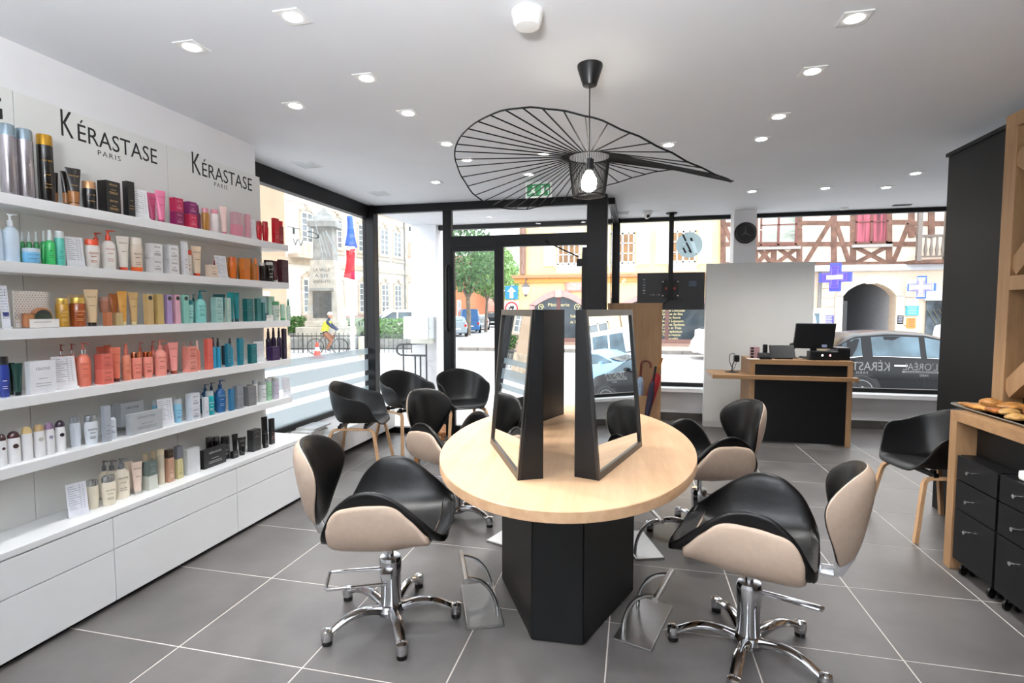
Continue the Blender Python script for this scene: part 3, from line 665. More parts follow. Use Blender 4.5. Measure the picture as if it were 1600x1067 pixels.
# ------------------------------------------------------------------ reception: partition, desk and what stands on it
pt = thing('display_partition', 'free-standing plain white partition behind the reception desk', 'partition', (1.45, 6.92, 0))
bx('panel', (-.60, .60), (-.05, .05), (.06, 2.01), panel_white, pt, .003); bx('foot_rail', (-.60, .60), (-.045, .045), (0, .06), panel_white, pt)
dk = thing('reception_desk', 'oak and black reception desk with a long lower ledge', 'desk', (1.73, 6.15, 0))
X0, X1 = -.50, .50
bx('side_panel', (X0, X0+.05), (0, .5), (0, .86), oak_tall, dk, .002); bx('side_panel', (X1-.05, X1), (0, .5), (0, .86), oak_tall, dk, .002)
bx('counter_top', (X0, X1), (0, .5), (.86, .91), oak_mid, dk, .002)
bx('front_panel', (X0+.05, X1-.05), (.015, .035), (.02, .70), black_board, dk); bx('upper_panel', (X0+.05, X1-.05), (.015, .035), (.742, .86), black_board, dk)
bx('ledge', (-.89, .535), (-.06, .015), (.70, .742), oak_mid, dk, .002); bx('ledge_wing', (-.89, X0), (.015, .46), (.70, .742), oak_mid, dk, .002)
DZ = .91
tv_b = M('0e0f11', .35, var=.05)
mo = thing('checkout_monitor', 'large black monitor seen from behind on the reception desk', 'monitor', (1.94, 6.46, DZ))
bx('foot', (-.12, .12), (-.08, .08), (0, .02), tv_b, mo, .004); bx('stem', (-.03, .03), (-.01, .03), (.02, .16), tv_b, mo, .003)
MB().prism([(-.212, .11), (.19, .11), (.215, .385), (-.185, .385)], 1, -.02, .012).build('housing', tv_b, mo, bev=.004)
bx('top_edge', (-.185, .213), (-.02, .012), (.385, .39), M('8d9094', .4), mo); bx('sticker', (.075, .125), (-.0225, -.02), (.125, .155), M('8f97b5', .5), mo)
pr = thing('receipt_printer', 'small black receipt printer with two lit lamps below the monitor', 'printer', (1.97, 6.24, DZ))
bx('body', (-.14, .14), (-.04, .08), (0, .095), tv_b, pr, .008)
MB().lathe([(.011, 0), (.009, .006)], n=14, sx=.7).build('white_lamp', emit_mat('white_lamp', (1, .85, .8), 4), pr, loc=(-.02, -.041, .055), rot=(PI/2, 0, 0))
MB().lathe([(.011, 0), (.009, .006)], n=14, sx=.7).build('red_lamp', emit_mat('red_lamp', (1, .25, .25), 4), pr, loc=(.055, -.041, .055), rot=(PI/2, 0, 0))
sp = thing('card_printer', 'black box-shaped printer at the right end of the reception desk', 'printer', (2.17, 6.36, DZ)); bx('body', (-.06, .06), (-.12, .12), (0, .125), tv_b, sp, .008); bx('lid', (-.058, .058), (-.11, .11), (.125, .134), M('24262a', .3), sp, .003); bx('slot', (-.045, .045), (-.1215, -.12), (.045, .052), M('050505', .4), sp)
tl = thing('tilted_display', 'low tilted black display in the middle of the reception desk', 'display', (1.595, 6.30, DZ)); bx('foot', (-.09, .09), (-.03, .08), (0, .02), tv_b, tl, .004); MB().prism([(-.035, .012), (.0, .012), (.065, .145), (.035, .15)], 0, -.135, .115).build('screen_housing', tv_b, tl, bev=.004)
mp = thing('desk_microphone', 'round black desk speaker behind the tilted display', 'speaker', (1.725, 6.45, DZ)); MB().lathe([(.035, 0), (.035, .012), (.012, .018), (.012, .10)], n=18).build('stand', tv_b, mp, True); MB().lathe([(.005, .095), (.028, .105), (.036, .135), (.03, .16), (.008, .172)], n=20).build('head', tv_b, mp, True)
ct = thing('card_terminal', 'sloping black card terminal beside the pink boxes', 'terminal', (1.40, 6.25, DZ)); MB().prism([(-.06, 0), (.07, 0), (.07, .065), (-.06, .025)], 0, -.065, .055).build('body', tv_b, ct, bev=.004)
for i in range(3):
    for j in range(3): bx('key', (-.045+i*.03, -.025+i*.03), (-.05+j*.028, -.033+j*.028), (.034+j*.009, .040+j*.009), M('55585c', .5), ct)
ph = thing('cordless_phone', 'slim black cordless phone standing behind the card terminal', 'phone', (1.435, 6.42, DZ)); bx('cradle', (-.035, .035), (-.03, .03), (0, .025), tv_b, ph, .004); bx('handset', (-.024, .024), (-.012, .012), (.025, .15), tv_b, ph, .006)
for k in range(4):
    r = thing('pink_box', ['lowest', 'second lowest', 'second highest', 'topmost'][k] + ' small pink and black box in the stack on the desk', 'box', (1.315, 6.36, DZ+k*.031), 0, 'pink boxes stacked on the reception desk')
    bx('carton', (-.045, .045), (-.03, .03), (.0005, .0305), M('b58f93', .5), r, .001); bx('black_end', (-.0455, -.015), (-.0305, -.0300), (.004, .027), M('1a1416', .5), r)
pz = MB().box(-.06, .06, -.05, .05, .0005, .006).build('paper_stack', M('e8e4de', .7), loc=(1.27, 6.22, DZ)); tag(pz, 'small white paper stack at the left end of the desk top', 'paper')
kb = thing('cable_tangle', 'tangle of pale cables on the desk under the monitor', 'cable', (1.78, 6.32, DZ))
for q in range(3): MB().tube([(-.06+.03*i+.01*math.sin(i*2+q), -.02+.025*math.sin(i*1.7+q*2), .008+.006*(i % 2)) for i in range(6)], .005, 6).build('cable', M(['2a2a2c', 'b9b9b6', '8a8a88'][q], .5), kb, True)
ld = thing('table_lamp_stand', 'small black swan-neck stand on the left ledge of the desk', 'lamp', (1.085, 6.38, .742))
MB().lathe([(.075, 0), (.075, .006), (.02, .016), (.008, .022)], n=26).build('foot', black_plastic, ld, True)
MB().tube([(0, 0, .015), (.005, 0, .08), (.02, 0, .12), (.03, 0, .17)], .006, 8).tube([(-.005, 0, .06), (-.03, 0, .13), (-.025, 0, .20), (.0, 0, .215), (.03, 0, .205)], .004, 8).build('neck', black_plastic, ld, True)
MB().box(.015, .075, -.03, .03, .12, .195).build('head', black_plastic, ld, bev=.012); MB().tube([(.05, 0, .13), (.035, .02, .06), (.01, .03, .01)], .003, 6).build('cord', black_plastic, ld)

# ------------------------------------------------------------------ screen hung on a pole from the ceiling, back towards the room
tv = thing('ceiling_screen', 'black screen seen from behind, hung on a ceiling pole', 'screen', (.435, 6.95, 0))
MB().lathe([(.07, CZ), (.07, CZ-.012), (.03, CZ-.03)], n=20).build('ceiling_plate', black_alu, tv, True); bx('pole', (-.028, .028), (-.028, .028), (1.62, CZ-.01), black_alu, tv, .004)
bx('housing', (-.40, .415), (.05, .09), (1.45, 1.915), M('1d1f23', .4, var=.05), tv, .008); bx('bezel', (-.405, .42), (.09, .105), (1.445, 1.92), black_plastic, tv, .003)
bx('mount_plate', (-.10, .10), (-.0, .05), (1.60, 1.82), M('0b0b0c', .5), tv, .003); bx('mount_arm', (-.03, .03), (-.03, .02), (1.58, 1.72), black_alu, tv)
for sx in (-.09, .09):
    for z in (1.625, 1.80): MB().lathe([(.009, 0), (.007, .004)], n=10).build('screw', white_plastic, tv, loc=(sx, -.001, z), rot=(PI/2, 0, 0))
for sx in (-.05, .05): MB().lathe([(.017, 0), (.014, .01)], n=16).build('red_knob', M('a8402c', .45), tv, loc=(sx, -.001, 1.715), rot=(PI/2, 0, 0))
bx('sticker', (.225, .315), (.0485, .05), (1.74, 1.81), M('4d5a6c', .5), tv); bx('sticker', (.11, .15), (.047, .05), (1.545, 1.60), black_plastic, tv)
for i in range(6): bx('port', (-.335, -.305), (.048, .05), (1.65+i*.035, 1.665+i*.035), M(['707478', 'c9ccd0', '707478', '8b8f92', '5b6064', '8b8f92'][i], .5), tv)
for i in range(4): bx('port', (-.25+i*.035, -.23+i*.035), (.048, .05), (1.632, 1.642), M(['8b8f92', 'b5b8bb', 'a04a48', 'c0c3c6'][i], .5), tv)
MB().tube([(-.01, .03, 1.61), (-.03, .035, 1.56), (-.07, .04, 1.52), (-.12, .045, 1.51)], .007, 6).build('cable', black_plastic, tv, True)
ck = thing('wall_clock', 'round black wall clock on the white pillar', 'clock', (1.295, 6.95, 2.375), 0)
MB().lathe([(.128, 0), (.128, .022), (.118, .032), (.108, .028), (.106, .018)], n=48).build('rim', black_plastic, ck, True, rot=(PI/2, 0, 0))
MB().lathe([(.107, .004), (.107, .014)], n=40).build('dial', M('23221f', .5), ck, rot=(PI/2, 0, 0)); MB().tube([(.106*math.cos(a), -.024, .106*math.sin(a)) for a in [2*PI*i/40 for i in range(40)]], .0022, 6, True).build('chrome_ring', M('8f8d88', .3, metal=1), ck)
hand = M('6b6961', .5)
def ray_poly(a, l, wd): c, s = math.sin(a), math.cos(a); return [(-s*wd, c*wd), (c*l-s*wd*.4, s*l+c*wd*.4), (c*l+s*wd*.4, s*l-c*wd*.4), (s*wd, -c*wd)]
for a, l, nm in ((0, .085, 'minute_hand'), (2.1, .07, 'hour_hand'), (4.25, .055, 'second_hand')): MB().prism(ray_poly(a, l, .005), 1, -.019, -.016).build(nm, hand, ck)
for i in range(12): MB().prism(ray_poly(i*PI/6, .006, .0018), 1, -.0155, -.0142).build('hour_mark', hand, ck, loc=(.088*math.sin(i*PI/6), 0, .088*math.cos(i*PI/6)))

# ------------------------------------------------------------------ oak panel with the umbrella bin
up = thing('umbrella_stand', 'tall oak panel with a half-round umbrella bin', 'stand', (0, 6.40, 0))
bx('panel', (-.31, .315), (0, .06), (0, 1.525), oak_tall, up, .002); bx('cap', (-.312, .317), (-.003, .063), (1.49, 1.527), oak_tall, up, .001)
vb = []; n = 14
for k in range(n+1):
    a = PI+PI*k/n; vb.append((.12+.105*math.cos(a), .105*math.sin(a)*1.2))
inn = [(.12+.092*math.cos(PI+PI*k/n), .092*math.sin(PI+PI*k/n)*1.2) for k in range(n+1)]
MB().prism(vb+inn[::-1], 2, .02, .45).build('bin', oak_tall, up, True); MB().prism(vb, 2, .0, .02).build('bin_floor', oak_tall, up)
def umb(name, label, x, y, tilt, body, bl, hcol, hook, hl=.25, fat=1):
    r = thing('umbrella', label, 'umbrella', (x, y, .025), 0, 'umbrellas in the oak bin'); r.rotation_euler = (0, tilt, 0)
    b = M(body, .6, var=.15, scale=14)
    v = []; rows = []
    for z, rr in ((.0, .008), (.05, .018), (bl*.5, .034), (bl*.8, .036), (bl*.95, .03), (bl, .014)):
        rr *= fat; rows.append([(rr*(1+.16*math.cos(5*a))*math.cos(a), rr*(1+.16*math.cos(5*a))*math.sin(a), z) for a in [2*PI*i/24 for i in range(24)]])
    MB().add(*smooth_grid(rows)).build('canopy', b, r, True)
    h = M(hcol, .35, var=.15, scale=20)
    pts = [(0, 0, bl-.02), (0, 0, bl+hl)]
    if hook: pts += [(.055-.055*math.cos(a), 0, bl+hl+.055*math.sin(a)) for a in [PI*i/10 for i in range(1, 11)]] + [(.11, 0, bl+hl-.03)]
    MB().tube(pts, .0125 if hook else [.010, .015], 10).build('handle', h, r, True)
    return r
umb('u', 'pale blue umbrella with a hooked brown handle', .055, 6.345, math.radians(2), '9fb4cd', .64, '6a2a1c', True, .14)
umb('u', 'red folded umbrella with a straight orange wooden handle', .085, 6.33, math.radians(15), 'a3151c', .71, 'b5742c', False, .19, 1.35)
umb('u', 'dark navy umbrella with a black handle leaning on the red one', .125, 6.29, math.radians(9), '241d35', .60, '15131a', False, .18)

# ------------------------------------------------------------------ right wall: oak lattice, oak desk, drawer trolleys, pastries
lt = thing('wall_lattice', 'oak lattice with diagonal braces on the black wall', 'lattice', (2.06, 0, 0))
def lb_(n, y0, y1, z0, z1): bx(n, (0, .10), (y0, y1), (z0, z1), oak_tall, lt, .002)
ys = [3.66, 3.02, 2.38, 1.74]
for y in ys: lb_('upright', y-.10, y, .89, 2.47)
lb_('rail', 1.64, 3.66, 2.47, 2.55)
for i in range(3):
    a, b = ys[i]-.10, ys[i+1]
    lb_('rail', b, a, 1.56, 1.64)
    for z0, z1 in ((1.64, 2.47), (.89, 1.56)):
        zm = (z0+z1)/2; ww = .05
        for p, q in (((a, z1-.16), (b, zm-.12)), ((a, z0+.04), (b, zm+.12))) if z0 > 1 else (((a, z0+.10), (b, zm+.22)),):
            d = Vector((q[0]-p[0], q[1]-p[1])).normalized(); n_ = Vector((-d.y, d.x))*ww
            MB().prism([(p[0]+n_.x, p[1]+n_.y), (q[0]+n_.x, q[1]+n_.y), (q[0]-n_.x, q[1]-n_.y), (p[0]-n_.x, p[1]-n_.y)], 0, .005+.006*(q[1] > p[1]), .085-.004*(q[1] > p[1])).build('diagonal_brace', oak_tall, lt)
od = thing('work_desk', 'oak side desk along the black wall above the trolleys', 'desk', (0, 0, 0))
bx('desktop', (1.74, 2.145), (1.35, 3.43), (.835, .888), oak_mid, od, .002); bx('end_panel', (1.74, 2.145), (3.365, 3.43), (0, .835), oak_tall, od, .002); bx('end_panel', (1.74, 2.145), (1.35, 1.415), (0, .835), oak_tall, od, .002)
bx('back_panel', (1.84, 1.86), (1.415, 3.365), (.30, .80), black_board, od)
knob_p = None
for k, (ya, yb) in enumerate(((3.01, 3.345), (2.66, 2.995), (2.31, 2.645))):
    r = thing('drawer_trolley', ['black drawer trolley nearest the oak end panel', 'black drawer trolley second from the oak end panel', 'black drawer trolley farthest from the oak end panel'][k], 'trolley', (1.74, ya, 0), 0, 'black drawer trolleys under the oak desk')
    wd = yb-ya; bx('carcass', (.018, .095), (0, wd), (.075, .655), black_board, r)
    zz = [(.078, .36), (.364, .52), (.524, .655)]
    for z0, z1 in zz:
        d = bx('drawer', (0, .016), (.002, wd-.002), (z0, z1-.002), black_board, r, .0015)
        zk = {.078: .275, .364: .437, .524: .592}[z0]
        MB().lathe([(.005, 0), (.005, .024), (.010, .025), (.010, .034)], n=12).build('knob', chrome, d, True, loc=(0, wd*.55, zk), rot=(0, -PI/2, 0))
    for yy in (.05, wd-.05):
        for xx in (.03, .075): MB().lathe([(.028, -.009), (.03, -.005), (.03, .005), (.028, .009)], xx, 0, 0, n=16).build('castor', black_plastic, r, True, loc=(0, yy, .031), rot=(PI/2, 0, 0)) if 0 else MB().lathe([(.024, -.008), (.030, -.005), (.030, .005), (.024, .008)], n=16).build('castor', black_plastic, r, True, loc=(xx, yy, .0305), rot=(PI/2, 0, .5))
        bx('castor_fork', (.025, .08), (yy-.012, yy+.012), (.045, .075), chrome, r)
tw = bx('towel', (1.765, 1.835), (2.70, 2.92), (.6555, .70), M('eeeeec', .9, var=.02, bump=.2, scale=60), None, .012); tag(tw, 'folded white towel on the trolley under the oak desk', 'towel')
try_ = thing('serving_tray', 'grey serving tray of pastries on the oak desk', 'tray', (2.0, 3.28, .888), 0)
tray_m = M('7d776c', .35, var=.06); L = MB()
def rr(x0, x1, y0, y1, r, n=6):
    p = []
    for cx, cy, a0 in ((x1-r, y1-r, 0), (x0+r, y1-r, PI/2), (x0+r, y0+r, PI), (x1-r, y0+r, 3*PI/2)):
        for i in range(n+1): p.append((cx+r*math.cos(a0+PI/2*i/n), cy+r*math.sin(a0+PI/2*i/n)))
    return p
o1, o2 = rr(-.17, .12, -.42, .30, .06), rr(-.20, .13, -.45, .33, .08)
v = [(x, y, 0) for x, y in o1]+[(x, y, .018) for x, y in o2]; n = len(o1)
L.add(v, [tuple(range(n))[::-1]]+[(i, (i+1) % n, n+(i+1) % n, n+i) for i in range(n)])
o = mods(L.build('dish', tray_m, try_, True), 0, .004, 1)
pastry = M('c98a45', .55, var=.35, scale=18, bump=.5); pastry2 = M('d9a862', .55, var=.3, scale=22, bump=.5); pastry3 = M('a8632a', .5, var=.4, scale=16, bump=.5)
def blob(name, label, x, y, l, wd, h, rot, mat, kind):
    b = MB(); rows = []
    N = 12
    if kind == 'twist':
        for j in range(N+1):
            t = j/N; rr_ = math.sin(PI*min(.97, max(.03, t)))**.45
            rows.append([(lerp(-l/2, l/2, t), wd/2*rr_*math.cos(a)*(1+.18*math.sin(a*2+t*22)), h/2+h/2*rr_*math.sin(a)*(1+.18*math.sin(a*2+t*22))) for a in [2*PI*k/14 for k in range(14)]])
        b.add(*smooth_grid(rows))
    elif kind == 'roll':
        pts = []; rs = []
        for j in range(34):
            t = j/33; a = t*4.6*PI; q = lerp(.006, l/2-.012, t); pts.append((q*math.cos(a), q*math.sin(a)*wd/l, h*.5+.012*(1-t))); rs.append(h*.42)
        b.tube(pts, rs, 8)
    elif kind == 'croissant':
        pts = []; rs = []
        for j in range(15):
            t = j/14; a = lerp(-1.2, 1.2, t); pts.append((l*.55*math.sin(a), -wd*.6*(1-math.cos(a)), h*.45)); rs.append(h*.5*(math.sin(PI*lerp(.1, .9, t)))*(1+.14*math.cos(j*PI)))
        b.tube(pts, rs, 12)
    else:
        for j in range(N+1):
            t = j/N; an = lerp(-PI/2, PI/2, t); c, s = math.cos(an), math.sin(an)
            rows.append([(l/2*max(.02, c)*math.cos(a)*(1+.07*math.sin(5*a)), wd/2*max(.02, c)*math.sin(a)*(1+.07*math.cos(4*a)), h*.45+h*.5*s*(1 if s > 0 else .8)) for a in [2*PI*k/18 for k in range(18)]])
        b.add(*smooth_grid(rows))
    o = b.build(name, mat, None, True, loc=(x, y, .893), rot=(0, 0, rot)); tag(o, label, 'pastry', 'pastries on the serving tray'); return o
blob('pastry', 'long thin golden pastry twist at the partition end of the tray', 1.865, 3.44, .23, .045, .032, math.radians(-80), pastry, 'twist')
blob('pastry', 'second pastry twist lying behind the long thin one', 1.895, 3.33, .18, .045, .032, math.radians(-70), pastry3, 'twist')
blob('pastry', 'spiral pastry roll standing out behind the long twist', 1.97, 3.50, .115, .10, .052, .3, pastry, 'roll')
blob('pastry', 'pale oval bun in front of the spiral roll', 1.925, 3.27, .12, .08, .042, .5, pastry2, 'bun')
blob('pastry', 'wide flat golden turnover behind the pale bun', 2.04, 3.44, .15, .11, .05, .2, pastry, 'bun')
blob('pastry', 'croissant on top of the pastries at the wall side', 2.02, 3.27, .14, .08, .058, .9, pastry3, 'croissant')
blob('pastry', 'small round bun at the front edge of the tray', 1.87, 3.12, .10, .08, .04, .1, pastry2, 'bun')
blob('pastry', 'golden croissant in the middle of the tray', 1.93, 3.06, .15, .09, .055, 1.4, pastry, 'croissant')
blob('pastry', 'brown turnover near the wall on the tray', 2.07, 3.16, .13, .10, .05, .8, pastry3, 'bun')
blob('pastry', 'pastry twist lying across the near part of the tray', 1.94, 2.95, .17, .05, .04, .3, pastry, 'twist')
wm_ = thing('white_mug', 'white cup standing behind the pastries by the wall', 'cup', (2.115, 3.22, .888)); MB().lathe([(.028, 0), (.034, .02), (.036, .085), (.033, .085), (.031, .02)], n=20).build('cup', white_plastic, wm_, True); MB().tube([(.034, 0, .07), (.055, 0, .06), (.055, 0, .035), (.034, 0, .025)], .005, 6).build('handle', white_plastic, wm_, True)
# ------------------------------------------------------------------ products on the shelves and the worktop
SH_Z = SZ + [CT]; SH_N = ['top shelf', 'second shelf', 'third shelf', 'fourth shelf', 'fifth shelf', 'white worktop']
CATS = {'can': 'bottle', 'tube': 'tube', 'jar': 'jar', 'box': 'carton', 'card': 'price card', 'spray': 'bottle', 'bottle': 'bottle', 'pump': 'bottle', 'pouch': 'gift set', 'dome': 'bottle'}
NAMES = {'can': 'spray_can', 'tube': 'cream_tube', 'jar': 'cream_jar', 'box': 'product_carton', 'card': 'price_card', 'spray': 'spray_bottle', 'bottle': 'shampoo_bottle', 'pump': 'pump_bottle', 'pouch': 'gift_set', 'dome': 'domed_bottle'}
